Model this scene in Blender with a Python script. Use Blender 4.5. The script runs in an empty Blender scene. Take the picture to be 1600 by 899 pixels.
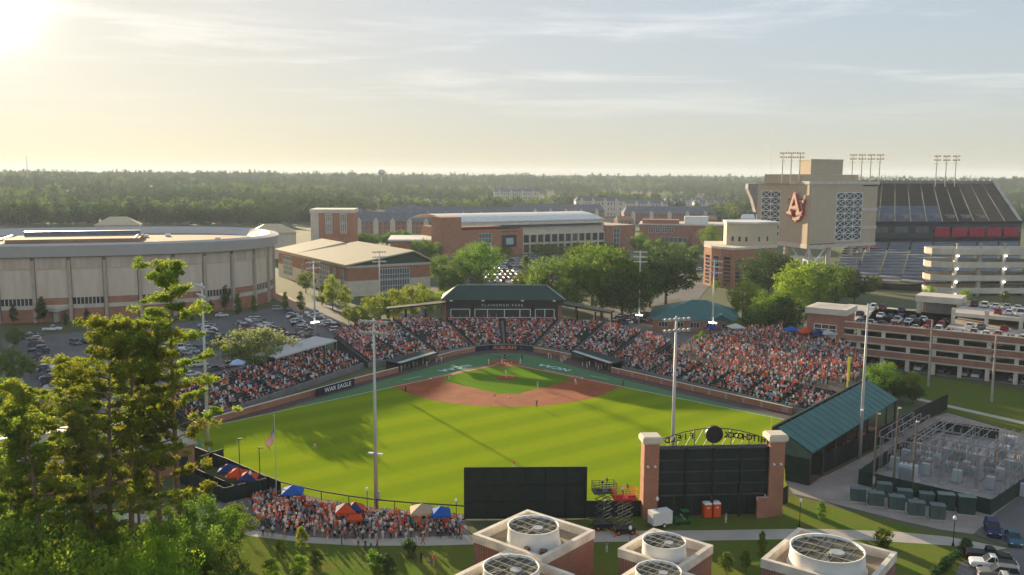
import bpy, bmesh, math, random
from math import sin, cos, pi, radians as R, atan2, hypot, tan, sqrt
from mathutils import Vector, Matrix, Euler
import numpy as np
random.seed(7)
rnd = random.Random(11)
S = bpy.context.scene
col = S.collection
# ------------------------------------------------------------------ camera
CX, CY, CZ, YAW, PITCH, ROLL, FPX = -6.2636, -243.82, 51.889, .0336, .1252, .006, 1393.9
_f = Vector((sin(YAW)*cos(PITCH), cos(YAW)*cos(PITCH), -sin(PITCH)))
_r = Vector((cos(YAW), -sin(YAW), 0)); _u = _r.cross(_f)
_R = cos(ROLL)*_r + sin(ROLL)*_u; _U = -sin(ROLL)*_r + cos(ROLL)*_u
cam = bpy.data.cameras.new('camera'); camo = bpy.data.objects.new('camera', cam); col.objects.link(camo)
camo.matrix_world = Matrix.Translation((CX, CY, CZ)) @ Matrix((_R, _U, -_f)).transposed().to_4x4()
cam.sensor_width = 36; cam.lens = FPX/1600*36; cam.clip_start = 1; cam.clip_end = 40000
S.camera = camo
# ------------------------------------------------------------------ sky, sun, exposure
SUN_EL, SUN_AZ = R(9.3), R(27.8)              # azimuth: left of +y
W = bpy.data.worlds.new('World'); S.world = W; W.use_nodes = True
nt = W.node_tree; nt.nodes.clear()
def N(t, typ, **k):
    n = t.nodes.new(typ)
    for a, v in k.items(): setattr(n, a, v)
    return n
out = N(nt, 'ShaderNodeOutputWorld'); bg = N(nt, 'ShaderNodeBackground'); sky = N(nt, 'ShaderNodeTexSky')
sky.sky_type = 'NISHITA'; sky.sun_disc = False; sky.sun_elevation = SUN_EL; sky.sun_rotation = -SUN_AZ
sky.altitude = 200; sky.air_density = 1.0; sky.dust_density = 1.4; sky.ozone_density = 1.4
bg.inputs['Strength'].default_value = 0.12
# thin high clouds: noise on the sky dome projected to a flat cloud layer
tc = N(nt, 'ShaderNodeTexCoord'); sep = N(nt, 'ShaderNodeSeparateXYZ'); nt.links.new(tc.outputs['Generated'], sep.inputs[0])
def M_(t, op, a, b=None, clamp=False):
    n = N(t, 'ShaderNodeMath', operation=op); n.use_clamp = clamp
    for i, v in enumerate((a, b)):
        if v is None: continue
        if isinstance(v, (int, float)): n.inputs[i].default_value = v
        else: t.links.new(v, n.inputs[i])
    return n.outputs[0]
zc = M_(nt, 'MAXIMUM', M_(nt, 'ADD', sep.outputs[2], .05), .02)
cmb = N(nt, 'ShaderNodeCombineXYZ')
nt.links.new(M_(nt, 'DIVIDE', sep.outputs[0], zc), cmb.inputs[0]); nt.links.new(M_(nt, 'DIVIDE', sep.outputs[1], zc), cmb.inputs[1])
mp = N(nt, 'ShaderNodeMapping'); mp.inputs['Scale'].default_value = (.62, 1.0, 1); mp.inputs['Location'].default_value = (3.1, .4, 0); nt.links.new(cmb.outputs[0], mp.inputs[0])
ns = N(nt, 'ShaderNodeTexNoise'); ns.inputs['Scale'].default_value = .9; ns.inputs['Detail'].default_value = 9; ns.inputs['Roughness'].default_value = .62; ns.inputs['Distortion'].default_value = .5
nt.links.new(mp.outputs[0], ns.inputs['Vector'])
ns2 = N(nt, 'ShaderNodeTexNoise'); ns2.inputs['Scale'].default_value = .28; ns2.inputs['Detail'].default_value = 2; nt.links.new(mp.outputs[0], ns2.inputs['Vector'])
cv = M_(nt, 'ADD', M_(nt, 'MULTIPLY', ns.outputs[0], .62), M_(nt, 'MULTIPLY', ns2.outputs[0], .38))
rp = N(nt, 'ShaderNodeMapRange'); rp.interpolation_type = 'SMOOTHSTEP'; rp.inputs[1].default_value = .46; rp.inputs[2].default_value = .64; rp.inputs[4].default_value = .5
nt.links.new(cv, rp.inputs[0])
fade = N(nt, 'ShaderNodeMapRange'); fade.inputs[1].default_value = .05; fade.inputs[2].default_value = .13; nt.links.new(sep.outputs[2], fade.inputs[0])
cm = M_(nt, 'MULTIPLY', rp.outputs[0], fade.outputs[0])
gm = N(nt, 'ShaderNodeGamma'); gm.inputs[1].default_value = .18; nt.links.new(sky.outputs[0], gm.inputs[0])
hsv = N(nt, 'ShaderNodeHueSaturation'); hsv.inputs['Saturation'].default_value = 1.9; hsv.inputs['Value'].default_value = 1.5; nt.links.new(gm.outputs[0], hsv.inputs['Color'])
wb = N(nt, 'ShaderNodeMix', data_type='RGBA', blend_type='MULTIPLY'); wb.inputs[0].default_value = 1; nt.links.new(hsv.outputs[0], wb.inputs[6]); wb.inputs[7].default_value = (.935, .99, 1.075, 1)   # camera white balance
cl = N(nt, 'ShaderNodeMix', data_type='RGBA', blend_type='ADD'); nt.links.new(cm, cl.inputs[0]); nt.links.new(wb.outputs[2], cl.inputs[6]); cl.inputs[7].default_value = (2.1, 1.8, 1.6, 1)
# bright aureole of the low sun
dt = N(nt, 'ShaderNodeVectorMath', operation='DOT_PRODUCT'); nv = N(nt, 'ShaderNodeVectorMath', operation='NORMALIZE'); nt.links.new(tc.outputs['Generated'], nv.inputs[0]); nt.links.new(nv.outputs[0], dt.inputs[0])
dt.inputs[1].default_value = (-sin(SUN_AZ)*cos(SUN_EL), cos(SUN_AZ)*cos(SUN_EL), sin(SUN_EL))
dm = M_(nt, 'MAXIMUM', dt.outputs['Value'], 0)
gl = M_(nt, 'ADD', M_(nt, 'MULTIPLY', M_(nt, 'POWER', dm, 2200), 6), M_(nt, 'MULTIPLY', M_(nt, 'POWER', dm, 420), .35))
au = N(nt, 'ShaderNodeMix', data_type='RGBA', blend_type='ADD'); au.clamp_factor = False; nt.links.new(gl, au.inputs[0]); nt.links.new(cl.outputs[2], au.inputs[6]); au.inputs[7].default_value = (1.6, 1.4, 1.05, 1)
nt.links.new(au.outputs[2], bg.inputs[0]); nt.links.new(bg.outputs[0], out.inputs[0])
sl = bpy.data.lights.new('sun', 'SUN'); sl.energy = 5.0; sl.angle = R(.6); sl.color = (1, .79, .50)
so = bpy.data.objects.new('sun', sl); col.objects.link(so)
_sd = Vector((-sin(SUN_AZ)*cos(SUN_EL), cos(SUN_AZ)*cos(SUN_EL), sin(SUN_EL)))
so.rotation_euler = _sd.to_track_quat('Z', 'Y').to_euler(); so.location = (-200, 400, 120)
S.view_settings.view_transform = 'Standard'; S.view_settings.look = 'None'; S.view_settings.gamma = 1
S.view_settings.exposure = 1.44
S.render.engine = 'CYCLES'; S.cycles.max_bounces = 6; S.cycles.volume_bounces = 0; S.cycles.transparent_max_bounces = 8
# ------------------------------------------------------------------ pixel of the photograph -> point on a level plane
def g(px, py, z=0.0):
    d = _f*FPX + _R*(px-800) - _U*(py-449.5)
    t = (z-CZ)/d.z
    return Vector((CX+t*d.x, CY+t*d.y, z))
def hz(px, py, p):            # height seen at a pixel, at the distance of point p
    d = _f*FPX + _R*(px-800) - _U*(py-449.5)
    return CZ + d.z*hypot(p[0]-CX, p[1]-CY)/hypot(d.x, d.y)
def gy(px, py, y):            # point of a pixel on the plane y = const
    d = _f*FPX + _R*(px-800) - _U*(py-449.5)
    t = (y-CY)/d.y
    return Vector((CX+t*d.x, y, CZ+t*d.z))
# ------------------------------------------------------------------ materials
MATS = {}
def mat(name, c, rough=.8, var=.18, scale=.8, bump=0, metal=0, spec=.3, c2=None, detail=4, objcol=False, attr=None, emit=0, trans=0, alpha=None, stretch=None, coords='Object'):
    if name in MATS: return MATS[name]
    m = bpy.data.materials.new(name); m.use_nodes = True; t = m.node_tree; b = t.nodes['Principled BSDF']
    b.inputs['Roughness'].default_value = rough; b.inputs['Metallic'].default_value = metal; b.inputs['Specular IOR Level'].default_value = spec
    c = tuple(c)+(1,)
    tcn = N(t, 'ShaderNodeTexCoord'); no = N(t, 'ShaderNodeTexNoise'); no.inputs['Scale'].default_value = scale; no.inputs['Detail'].default_value = detail; no.inputs['Roughness'].default_value = .6
    src = tcn.outputs[coords] if coords in tcn.outputs else tcn.outputs['Object']
    if coords == 'World':
        gn = N(t, 'ShaderNodeNewGeometry'); src = gn.outputs['Position']
    if stretch:
        mpn = N(t, 'ShaderNodeMapping'); mpn.inputs['Scale'].default_value = stretch; t.links.new(src, mpn.inputs[0]); src = mpn.outputs[0]
    t.links.new(src, no.inputs['Vector'])
    mx = N(t, 'ShaderNodeMix', data_type='RGBA')
    rg = N(t, 'ShaderNodeMapRange'); rg.inputs[1].default_value = .3; rg.inputs[2].default_value = .7; t.links.new(no.outputs[0], rg.inputs[0]); t.links.new(rg.outputs[0], mx.inputs[0])
    if objcol or attr:
        if objcol: o = N(t, 'ShaderNodeObjectInfo').outputs['Color']
        else:
            a = N(t, 'ShaderNodeAttribute'); a.attribute_name = attr; o = a.outputs['Color']
        hs = N(t, 'ShaderNodeHueSaturation'); hs.inputs['Value'].default_value = 1-var; t.links.new(o, hs.inputs['Color'])
        t.links.new(hs.outputs[0], mx.inputs[6]); t.links.new(o, mx.inputs[7])
    else:
        k = c2 if c2 else tuple(x*(1-var) for x in c[:3])
        mx.inputs[6].default_value = tuple(k)+(1,); mx.inputs[7].default_value = tuple(min(1, x*(1+var*.6)) for x in c[:3])+(1,) if not c2 else c
    t.links.new(mx.outputs[2], b.inputs['Base Color'])
    if bump:
        bn = N(t, 'ShaderNodeBump'); bn.inputs['Strength'].default_value = bump; bn.inputs['Distance'].default_value = .05; t.links.new(no.outputs[0], bn.inputs['Height']); t.links.new(bn.outputs[0], b.inputs['Normal'])
    if emit:
        b.inputs['Emission Color'].default_value = c; b.inputs['Emission Strength'].default_value = emit
    if trans:
        tr = N(t, 'ShaderNodeBsdfTranslucent'); t.links.new(mx.outputs[2], tr.inputs[0]); ms = N(t, 'ShaderNodeMixShader'); ms.inputs[0].default_value = trans
        t.links.new(b.outputs[0], ms.inputs[1]); t.links.new(tr.outputs[0], ms.inputs[2]); t.links.new(ms.outputs[0], t.nodes['Material Output'].inputs['Surface'])
    MATS[name] = m
    return m
def brick_mat(name, c, mortar=(.42, .38, .33), scale=3.2):
    if name in MATS: return MATS[name]
    m = bpy.data.materials.new(name); m.use_nodes = True; t = m.node_tree; b = t.nodes['Principled BSDF']; b.inputs['Roughness'].default_value = .88; b.inputs['Specular IOR Level'].default_value = .2
    gn = N(t, 'ShaderNodeNewGeometry'); sp = N(t, 'ShaderNodeSeparateXYZ'); t.links.new(gn.outputs['Position'], sp.inputs[0])
    cb = N(t, 'ShaderNodeCombineXYZ'); t.links.new(M_(t, 'ADD', sp.outputs[0], M_(t, 'MULTIPLY', sp.outputs[1], .83)), cb.inputs[0]); t.links.new(sp.outputs[2], cb.inputs[1])
    br = N(t, 'ShaderNodeTexBrick'); br.inputs['Scale'].default_value = scale; br.inputs['Mortar Size'].default_value = .018
    br.inputs['Color1'].default_value = tuple(c)+(1,); br.inputs['Color2'].default_value = (c[0]*.7, c[1]*.66, c[2]*.66, 1); br.inputs['Mortar'].default_value = tuple(mortar)+(1,)
    t.links.new(cb.outputs[0], br.inputs['Vector'])
    no = N(t, 'ShaderNodeTexNoise'); no.inputs['Scale'].default_value = .35; no.inputs['Detail'].default_value = 6; t.links.new(gn.outputs['Position'], no.inputs['Vector'])
    mx = N(t, 'ShaderNodeMix', data_type='RGBA', blend_type='MULTIPLY'); mx.inputs[0].default_value = .45; t.links.new(br.outputs[0], mx.inputs[6]); t.links.new(no.outputs[0], mx.inputs[7])
    hs = N(t, 'ShaderNodeHueSaturation'); hs.inputs['Value'].default_value = 1.28; t.links.new(mx.outputs[2], hs.inputs['Color']); t.links.new(hs.outputs[0], b.inputs['Base Color'])
    MATS[name] = m
    return m
def leaf_mat(name, c, c2, tr=.35):
    if name in MATS: return MATS[name]
    m = bpy.data.materials.new(name); m.use_nodes = True; t = m.node_tree; b = t.nodes['Principled BSDF']; b.inputs['Roughness'].default_value = .7; b.inputs['Specular IOR Level'].default_value = .15
    tcn = N(t, 'ShaderNodeNewGeometry'); no = N(t, 'ShaderNodeTexNoise'); no.inputs['Scale'].default_value = .55; no.inputs['Detail'].default_value = 5; t.links.new(tcn.outputs['Position'], no.inputs['Vector'])
    rg = N(t, 'ShaderNodeMapRange'); rg.inputs[1].default_value = .32; rg.inputs[2].default_value = .68; t.links.new(no.outputs[0], rg.inputs[0])
    mx = N(t, 'ShaderNodeMix', data_type='RGBA'); t.links.new(rg.outputs[0], mx.inputs[0]); mx.inputs[6].default_value = tuple(c)+(1,); mx.inputs[7].default_value = tuple(c2)+(1,)
    oi = N(t, 'ShaderNodeObjectInfo'); hs = N(t, 'ShaderNodeHueSaturation')
    t.links.new(M_(t, 'ADD', M_(t, 'MULTIPLY', oi.outputs['Random'], .05), .475), hs.inputs['Hue']); t.links.new(M_(t, 'ADD', M_(t, 'MULTIPLY', oi.outputs['Random'], .5), .75), hs.inputs['Value'])
    t.links.new(mx.outputs[2], hs.inputs['Color']); t.links.new(hs.outputs[0], b.inputs['Base Color'])
    tl = N(t, 'ShaderNodeBsdfTranslucent'); hs2 = N(t, 'ShaderNodeHueSaturation'); hs2.inputs['Hue'].default_value = .485; hs2.inputs['Value'].default_value = 1.7; t.links.new(hs.outputs[0], hs2.inputs['Color']); t.links.new(hs2.outputs[0], tl.inputs[0])
    ms = N(t, 'ShaderNodeMixShader'); ms.inputs[0].default_value = tr; t.links.new(b.outputs[0], ms.inputs[1]); t.links.new(tl.outputs[0], ms.inputs[2]); t.links.new(ms.outputs[0], t.nodes['Material Output'].inputs['Surface'])
    MATS[name] = m
    return m
BRICK = brick_mat('red_brick', (.34, .115, .065)); BRICKO = brick_mat('orange_brick', (.42, .15, .07)); BRICKD = brick_mat('dark_brick', (.24, .075, .05))
CONC = mat('concrete', (.44, .40, .35), .9, .2, .25, .2, coords='World'); CONCL = mat('pale_concrete', (.56, .51, .43), .9, .14, .3, coords='World'); CONCD = mat('grey_concrete', (.26, .25, .24), .9, .25, .3, coords='World')
STONE = mat('limestone', (.62, .55, .44), .85, .12, .5, coords='World')
WHITE = mat('white_paint', (.74, .73, .70), .55, .1, .6); OFFW = mat('white_membrane', (.66, .65, .62), .7, .12, .25, coords='World')
BLACK = mat('black_paint', (.014, .015, .016), .55, .3, .6); DGREEN = mat('dark_green_screen', (.012, .026, .023), .75, .35, .8); FGREEN = mat('green_fence', (.012, .035, .028), .7, .3, .8)
TEAL = mat('teal_roof_metal', (.014, .105, .10), .5, .18, .4, stretch=(1, 1, 1)); GROOF = mat('dark_green_roof', (.02, .055, .045), .6, .25, .5)
STEEL = mat('galvanised_steel', (.50, .49, .47), .5, .15, .6, metal=.15); DSTEEL = mat('dark_steel', (.05, .055, .06), .5, .2, 1)
GLASS = mat('dark_glass', (.03, .04, .05), .12, .3, .4, spec=.6); GLASSB = mat('window_glass', (.10, .13, .15), .1, .3, .3, spec=.6)
ASPH = mat('asphalt', (.125, .12, .122), .9, .22, .12, .1, coords='World'); SIDEW = mat('sidewalk_concrete', (.40, .36, .31), .9, .15, .3, coords='World'); GRAVEL = mat('pale_gravel', (.30, .255, .225), .95, .28, .22, .3, detail=9, coords='World')
RUBBER = mat('black_rubber', (.015, .015, .015), .8); ROOFG = mat('grey_shingle', (.13, .14, .16), .9, .2, .3, coords='World'); TANROOF = mat('tan_metal_roof', (.50, .42, .27), .5, .08, .3, coords='World'); WOOD = mat('weathered_wood', (.17, .13, .095), .9, .3, 2)
NAVY = mat('navy_vinyl', (.012, .018, .045), .6, .15, .5); ORANGE = mat('orange_plastic', (.75, .10, .015), .45, .08); YELLOW = mat('yellow_paint', (.80, .75, .05), .5, .06)
ORFAB = mat('orange_canvas', (.72, .09, .02), .8, .1, trans=.3); BLFAB = mat('blue_canvas', (.02, .12, .48), .8, .1, trans=.3); NVFAB = mat('navy_canvas', (.02, .04, .15), .8, .1, trans=.2); WHFAB = mat('white_canvas', (.72, .71, .68), .8, .06, trans=.35); TNFAB = mat('tan_canvas', (.50, .40, .28), .8, .08, trans=.3)
# ------------------------------------------------------------------ mesh builder
class MB:
    def __init__(s): s.v = []; s.f = []; s.c = []
    def add(s, vs, fs, c=None):
        o = len(s.v); s.v.extend([tuple(p) for p in vs]); s.f.extend([tuple(i+o for i in f) for f in fs])
        if c is not None: s.c.extend([c]*len(fs))
        return s
    def bx(s, x0, y0, z0, x1, y1, z1, c=None):
        return s.add([(x0, y0, z0), (x1, y0, z0), (x1, y1, z0), (x0, y1, z0), (x0, y0, z1), (x1, y0, z1), (x1, y1, z1), (x0, y1, z1)],
                     [(0, 3, 2, 1), (4, 5, 6, 7), (0, 1, 5, 4), (1, 2, 6, 5), (2, 3, 7, 6), (3, 0, 4, 7)], c)
    def cb(s, cx, cy, cz, sx, sy, sz, rz=0, c=None):
        a, b = cos(rz), sin(rz); vs = []
        for dz in (-.5, .5):
            for dx, dy in ((-.5, -.5), (.5, -.5), (.5, .5), (-.5, .5)):
                x, y = dx*sx, dy*sy; vs.append((cx+a*x-b*y, cy+b*x+a*y, cz+dz*sz))
        return s.add(vs, [(0, 3, 2, 1), (4, 5, 6, 7), (0, 1, 5, 4), (1, 2, 6, 5), (2, 3, 7, 6), (3, 0, 4, 7)], c)
    def poly(s, pts, c=None): return s.add(pts, [tuple(range(len(pts)))], c)
    def prism(s, poly, z0, z1, c=None):
        n = len(poly); vs = [(p[0], p[1], z0) for p in poly]+[(p[0], p[1], z1) for p in poly]
        return s.add(vs, [tuple(range(n))[::-1], tuple(range(n, 2*n))]+[(i, (i+1) % n, n+(i+1) % n, n+i) for i in range(n)], c)
    def seg(s, a, b, t, z0, z1, c=None):     # wall along a-b, thickness t, z may be (za,zb)
        a = Vector(a[:2]); b = Vector(b[:2]); d = (b-a).normalized(); n = Vector((-d.y, d.x))*t/2
        za0, zb0 = z0 if isinstance(z0, tuple) else (z0, z0); za1, zb1 = z1 if isinstance(z1, tuple) else (z1, z1)
        p = [a-n, b-n, b+n, a+n]; zs0 = [za0, zb0, zb0, za0]; zs1 = [za1, zb1, zb1, za1]
        vs = [(q.x, q.y, z) for q, z in zip(p, zs0)]+[(q.x, q.y, z) for q, z in zip(p, zs1)]
        return s.add(vs, [(0, 3, 2, 1), (4, 5, 6, 7), (0, 1, 5, 4), (1, 2, 6, 5), (2, 3, 7, 6), (3, 0, 4, 7)], c)
    def cyl(s, a, b, r0, r1=None, n=8, caps=True, c=None):
        r1 = r0 if r1 is None else r1; a = Vector(a); b = Vector(b); d = (b-a).normalized()
        u = d.orthogonal().normalized(); w = d.cross(u); vs = []
        for p, r in ((a, r0), (b, r1)):
            for i in range(n): t = 2*pi*i/n; vs.append(p+u*(r*cos(t))+w*(r*sin(t)))
        fs = [(i, (i+1) % n, n+(i+1) % n, n+i) for i in range(n)]
        if caps: fs += [tuple(range(n))[::-1], tuple(range(n, 2*n))]
        return s.add(vs, fs, c)
    def bar(s, a, b, w, h=None, c=None):
        return s.cyl(a, b, w*.7071, None, 4, True, c)
    def tube(s, path, r, n=6, c=None):
        for i in range(len(path)-1):
            ra, rb = (r[i], r[i+1]) if isinstance(r, (list, tuple)) else (r, r)
            s.cyl(path[i], path[i+1], ra, rb, n, True, c)
        return s
    def lathe(s, prof, n=12, o=(0, 0, 0), c=None):
        vs = []; m = len(prof)
        for r, z in prof:
            for i in range(n): t = 2*pi*i/n; vs.append((o[0]+r*cos(t), o[1]+r*sin(t), o[2]+z))
        fs = [(j*n+i, j*n+(i+1) % n, (j+1)*n+(i+1) % n, (j+1)*n+i) for j in range(m-1) for i in range(n)]
        fs += [tuple(range(n))[::-1], tuple(range((m-1)*n, m*n))]
        return s.add(vs, fs, c)
    def mesh(s, name='m', m=None):
        me = bpy.data.meshes.new(name); me.from_pydata(s.v, [], s.f)
        if s.c and len(s.c) == len(s.f):
            at = me.color_attributes.new('col', 'FLOAT_COLOR', 'CORNER'); arr = []
            for f, c in zip(s.f, s.c): arr.extend((c[0], c[1], c[2], 1)*len(f))
            at.data.foreach_set('color', arr)
        if m: me.materials.append(m)
        me.update(); return me
    def build(s, name, m, parent=None, smooth=False):
        me = s.mesh(name, m)
        if smooth: me.shade_smooth()
        return ob(name, me, parent)
def ob(name, me, parent=None):
    o = bpy.data.objects.new(name, me); col.objects.link(o)
    if parent: o.parent = parent
    return o
def tag(o, label=None, cat=None, group=None, kind=None):
    if label: o['label'] = label
    if cat: o['category'] = cat
    if group: o['group'] = group
    if kind: o['kind'] = kind
    return o
def thing(name, label, cat, loc=(0, 0, 0), rz=0, group=None):
    o = bpy.data.objects.new(name, None); col.objects.link(o); o.location = loc; o.rotation_euler = (0, 0, rz); o.empty_display_size = .2
    return tag(o, label, cat, group)
def struct(name, mb, m, parent=None, smooth=False):
    o = mb.build(name, m, parent, smooth)
    if not parent: o['kind'] = 'structure'
    return o
KIDS = {}
def copy_tree(o, parent=None, kids=None):
    c = o.copy(); col.objects.link(c); c.parent = parent
    if o not in KIDS: KIDS[o] = list(o.children)
    for ch in KIDS[o]: copy_tree(ch, c)
    return c
FONT = None
def text_mesh(txt, size, depth=.05, mirror=False, spacing=1.0, bold=0):
    cu = bpy.data.curves.new('t', 'FONT'); cu.body = txt; cu.size = size; cu.align_x = 'CENTER'; cu.align_y = 'CENTER'; cu.extrude = depth; cu.space_character = spacing; cu.offset = bold; cu.resolution_u = 2
    o = bpy.data.objects.new('t', cu); col.objects.link(o)
    dg = bpy.context.evaluated_depsgraph_get(); me = bpy.data.meshes.new_from_object(o.evaluated_get(dg)); bpy.data.objects.remove(o); bpy.data.curves.remove(cu)
    return me
def text(name, txt, size, loc, rot, m, parent=None, depth=.05, spacing=1.0, bold=0, sx=1):
    me = text_mesh(txt, size, depth, False, spacing, bold); me.materials.clear(); me.materials.append(m)
    o = ob(name, me, parent); o.location = loc; o.rotation_euler = rot; o.scale = (sx, 1, 1)
    return o
ORD = ['first', 'second', 'third', 'fourth', 'fifth', 'sixth', 'seventh', 'eighth', 'ninth', 'tenth', 'eleventh', 'twelfth', 'thirteenth', 'fourteenth', 'fifteenth', 'sixteenth', 'seventeenth', 'eighteenth', 'nineteenth', 'twentieth'] + ['%dth' % i if i % 10 not in (1, 2, 3) else '%d%s' % (i, ['', 'st', 'nd', 'rd'][i % 10]) for i in range(21, 80)]
# ================================================================== ground and the ball field
def smooth(a, b, x):
    t = max(0., min(1., (x-a)/(b-a))); return t*t*(3-2*t)
def terr(x, y):
    d = hypot(x, y-0)
    if y < 420: return 0.0
    az = atan2(x+6, y+244)                       # bearing from the camera side
    left = smooth(.06, -.30, az)
    h = 25*smooth(900, 2300, d)*left + 20*smooth(1100, 2700, d)*(1-left)
    h += 9*smooth(3000, 8000, d) + 4*smooth(1000, 2500, d)*sin(x*.0021+1)*cos(y*.0017)
    h += smooth(4000, 9000, d)*(10+16*max(0, sin(az*7.5+.7))*smooth(0, .4, az) + 5*sin(az*19))*(1-left*.8)
    return h*smooth(420, 1100, y)
tm = MB(); NA, ys = 90, [-700, -330, -200, -120, 0, 200, 420, 520, 640, 780, 940, 1120, 1320, 1540, 1780, 2040, 2320, 2620, 3000, 3500, 4200, 5000, 6000, 7000, 8200, 9500]
for j, yy in enumerate(ys):
    hw = 700+max(0, yy)*.85
    for i in range(NA+1):
        x = -hw+2*hw*i/NA; tm.v.append((x, yy, terr(x, yy)-.05))
for j in range(len(ys)-1):
    for i in range(NA):
        a = j*(NA+1)+i; tm.f.append((a, a+1, a+NA+2, a+NA+1))
GRND = mat('campus_ground', (.055, .085, .028), .95, .3, .015, c2=(.10, .095, .045), detail=8, coords='World')
ground = struct('ground', tm, GRND, smooth=True)
def sheet(name, pts, z, m, px=True):
    mb = MB(); P = [g(p[0], p[1], 0) if px else Vector((p[0], p[1], 0)) for p in pts]
    mb.poly([(p.x, p.y, z) for p in P]); return struct(name, mb, m)
# grass is shaded as upright blades: half of the light meets blade sides whose normals lean every way near the horizontal
def blades(t, colour, pos, mixf=.5):
    for _m in bpy.data.materials:
        if _m.node_tree == t: _m.cycles.use_bump_map_correction = False
    n3 = N(t, 'ShaderNodeTexNoise'); n3.inputs['Scale'].default_value = 23; n3.inputs['Detail'].default_value = 1; t.links.new(pos, n3.inputs['Vector'])
    vs = N(t, 'ShaderNodeVectorMath', operation='SUBTRACT'); t.links.new(n3.outputs['Color'], vs.inputs[0]); vs.inputs[1].default_value = (.5, .5, .5)
    sc = N(t, 'ShaderNodeVectorMath', operation='MULTIPLY'); t.links.new(vs.outputs[0], sc.inputs[0]); sc.inputs[1].default_value = (5, 5, 0)
    ad = N(t, 'ShaderNodeVectorMath', operation='ADD'); t.links.new(sc.outputs[0], ad.inputs[0]); ad.inputs[1].default_value = (0, 0, .22)
    nm = N(t, 'ShaderNodeVectorMath', operation='NORMALIZE'); t.links.new(ad.outputs[0], nm.inputs[0])
    df = N(t, 'ShaderNodeBsdfDiffuse'); tl = N(t, 'ShaderNodeBsdfDiffuse'); ms = N(t, 'ShaderNodeMixShader'); ms.inputs[0].default_value = mixf
    for q in (df, tl): t.links.new(colour, q.inputs[0])
    t.links.new(nm.outputs[0], tl.inputs['Normal'])
    t.links.new(df.outputs[0], ms.inputs[1]); t.links.new(tl.outputs[0], ms.inputs[2]); t.links.new(ms.outputs[0], t.nodes['Material Output'].inputs['Surface'])
# --- turf material with mown bands (alternate mowing directions reflect differently)
def turf_mat(name, ca, cb_, ang, width):
    m = bpy.data.materials.new(name); m.use_nodes = True; t = m.node_tree; b = t.nodes['Principled BSDF']; b.inputs['Roughness'].default_value = .75; b.inputs['Specular IOR Level'].default_value = .12
    gn = N(t, 'ShaderNodeNewGeometry'); mpn = N(t, 'ShaderNodeMapping'); mpn.inputs['Rotation'].default_value = (0, 0, ang); t.links.new(gn.outputs['Position'], mpn.inputs[0])
    nz = N(t, 'ShaderNodeTexNoise'); nz.inputs['Scale'].default_value = .08; nz.inputs['Detail'].default_value = 5; t.links.new(gn.outputs['Position'], nz.inputs['Vector'])
    sp = N(t, 'ShaderNodeSeparateXYZ'); t.links.new(mpn.outputs[0], sp.inputs[0])
    s = M_(t, 'SINE', M_(t, 'ADD', M_(t, 'MULTIPLY', sp.outputs[0], pi/width), M_(t, 'MULTIPLY', nz.outputs[0], .5)))
    rg = N(t, 'ShaderNodeMapRange'); rg.inputs[1].default_value = -.6; rg.inputs[2].default_value = .6; rg.inputs[3].default_value = .2; rg.inputs[4].default_value = .7; t.links.new(s, rg.inputs[0])
    n2 = N(t, 'ShaderNodeTexNoise'); n2.inputs['Scale'].default_value = .45; n2.inputs['Detail'].default_value = 9; n2.inputs['Roughness'].default_value = .7; t.links.new(gn.outputs['Position'], n2.inputs['Vector'])
    mx = N(t, 'ShaderNodeMix', data_type='RGBA'); t.links.new(M_(t, 'ADD', M_(t, 'MULTIPLY', rg.outputs[0], .72), M_(t, 'MULTIPLY', n2.outputs[0], .5)), mx.inputs[0]); mx.inputs[6].default_value = tuple(ca)+(1,); mx.inputs[7].default_value = tuple(cb_)+(1,)
    t.links.new(mx.outputs[2], b.inputs['Base Color'])
    blades(t, mx.outputs[2], gn.outputs['Position'])
    return m
TURF = turf_mat('outfield_turf', (.125, .205, .009), (.230, .300, .011), R(54), 5.2)
TURFI = turf_mat('infield_turf', (.085, .175, .016), (.13, .225, .020), R(-45), 4.5)
LAWN = mat('lawn_grass', (.085, .16, .022), .9, .35, .18, .5, detail=9, coords='World', c2=(.145, .14, .035))
_t = LAWN.node_tree; blades(_t, [n for n in _t.nodes if n.type == 'MIX'][0].outputs[2], [n for n in _t.nodes if n.type == 'NEW_GEOMETRY'][0].outputs['Position'])
DIRT = mat('infield_clay', (.28, .066, .016), .95, .3, .22, .2, detail=8, coords='World'); MUDT = mat('warning_track', (.088, .060, .058), .95, .2, .4, detail=6, coords='World')
TTURF = mat('teal_artificial_turf', (.06, .155, .06), .9, .12, .5, coords='World'); CHALK = mat('chalk', (.72, .70, .64), .9, .1, 2)
s_ = 27.43/sqrt(2)
WALL_L = [(300, 672), (400, 643), (504, 614), (546, 602), (622, 582)]
WALL_B = [(683, 563), (712, 555), (742, 549.5), (765, 547.3), (788, 546.5), (812, 547.3), (834, 549.5), (862, 554.5), (893, 561)]
WALL_R = [(955, 582), (1216, 642), (1238, 647)]
FENCE = [g(*p, 2.4) for p in [(304, 698), (358, 718), (398, 736), (438, 752), (470, 760), (502, 767), (545, 774), (588, 780), (645, 785), (700, 788), (726, 790)]]
FENCE += [Vector((-8.9, -112.6, 0)), Vector((9.6, -113, 0)), Vector((19, -112.6, 0)), Vector((39, -111.6, 0)), Vector((43.4, -96.4, 0))]
LFP = Vector((68.3, -67.9, 0)); wd = (Vector((75.2, -60, 0))-Vector((43.4, -96.4, 0))).normalized(); WALL_END = Vector((43.4, -96.4, 0))+wd*50
FENCE += [LFP]
allp = FENCE + [g(*p) for p in WALL_R[::-1]] + [g(930, 574), g(*WALL_B[-1])] + [g(*p) for p in WALL_B[::-1][1:]] + [g(650, 574)] + [g(*p) for p in WALL_L[::-1]]
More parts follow.
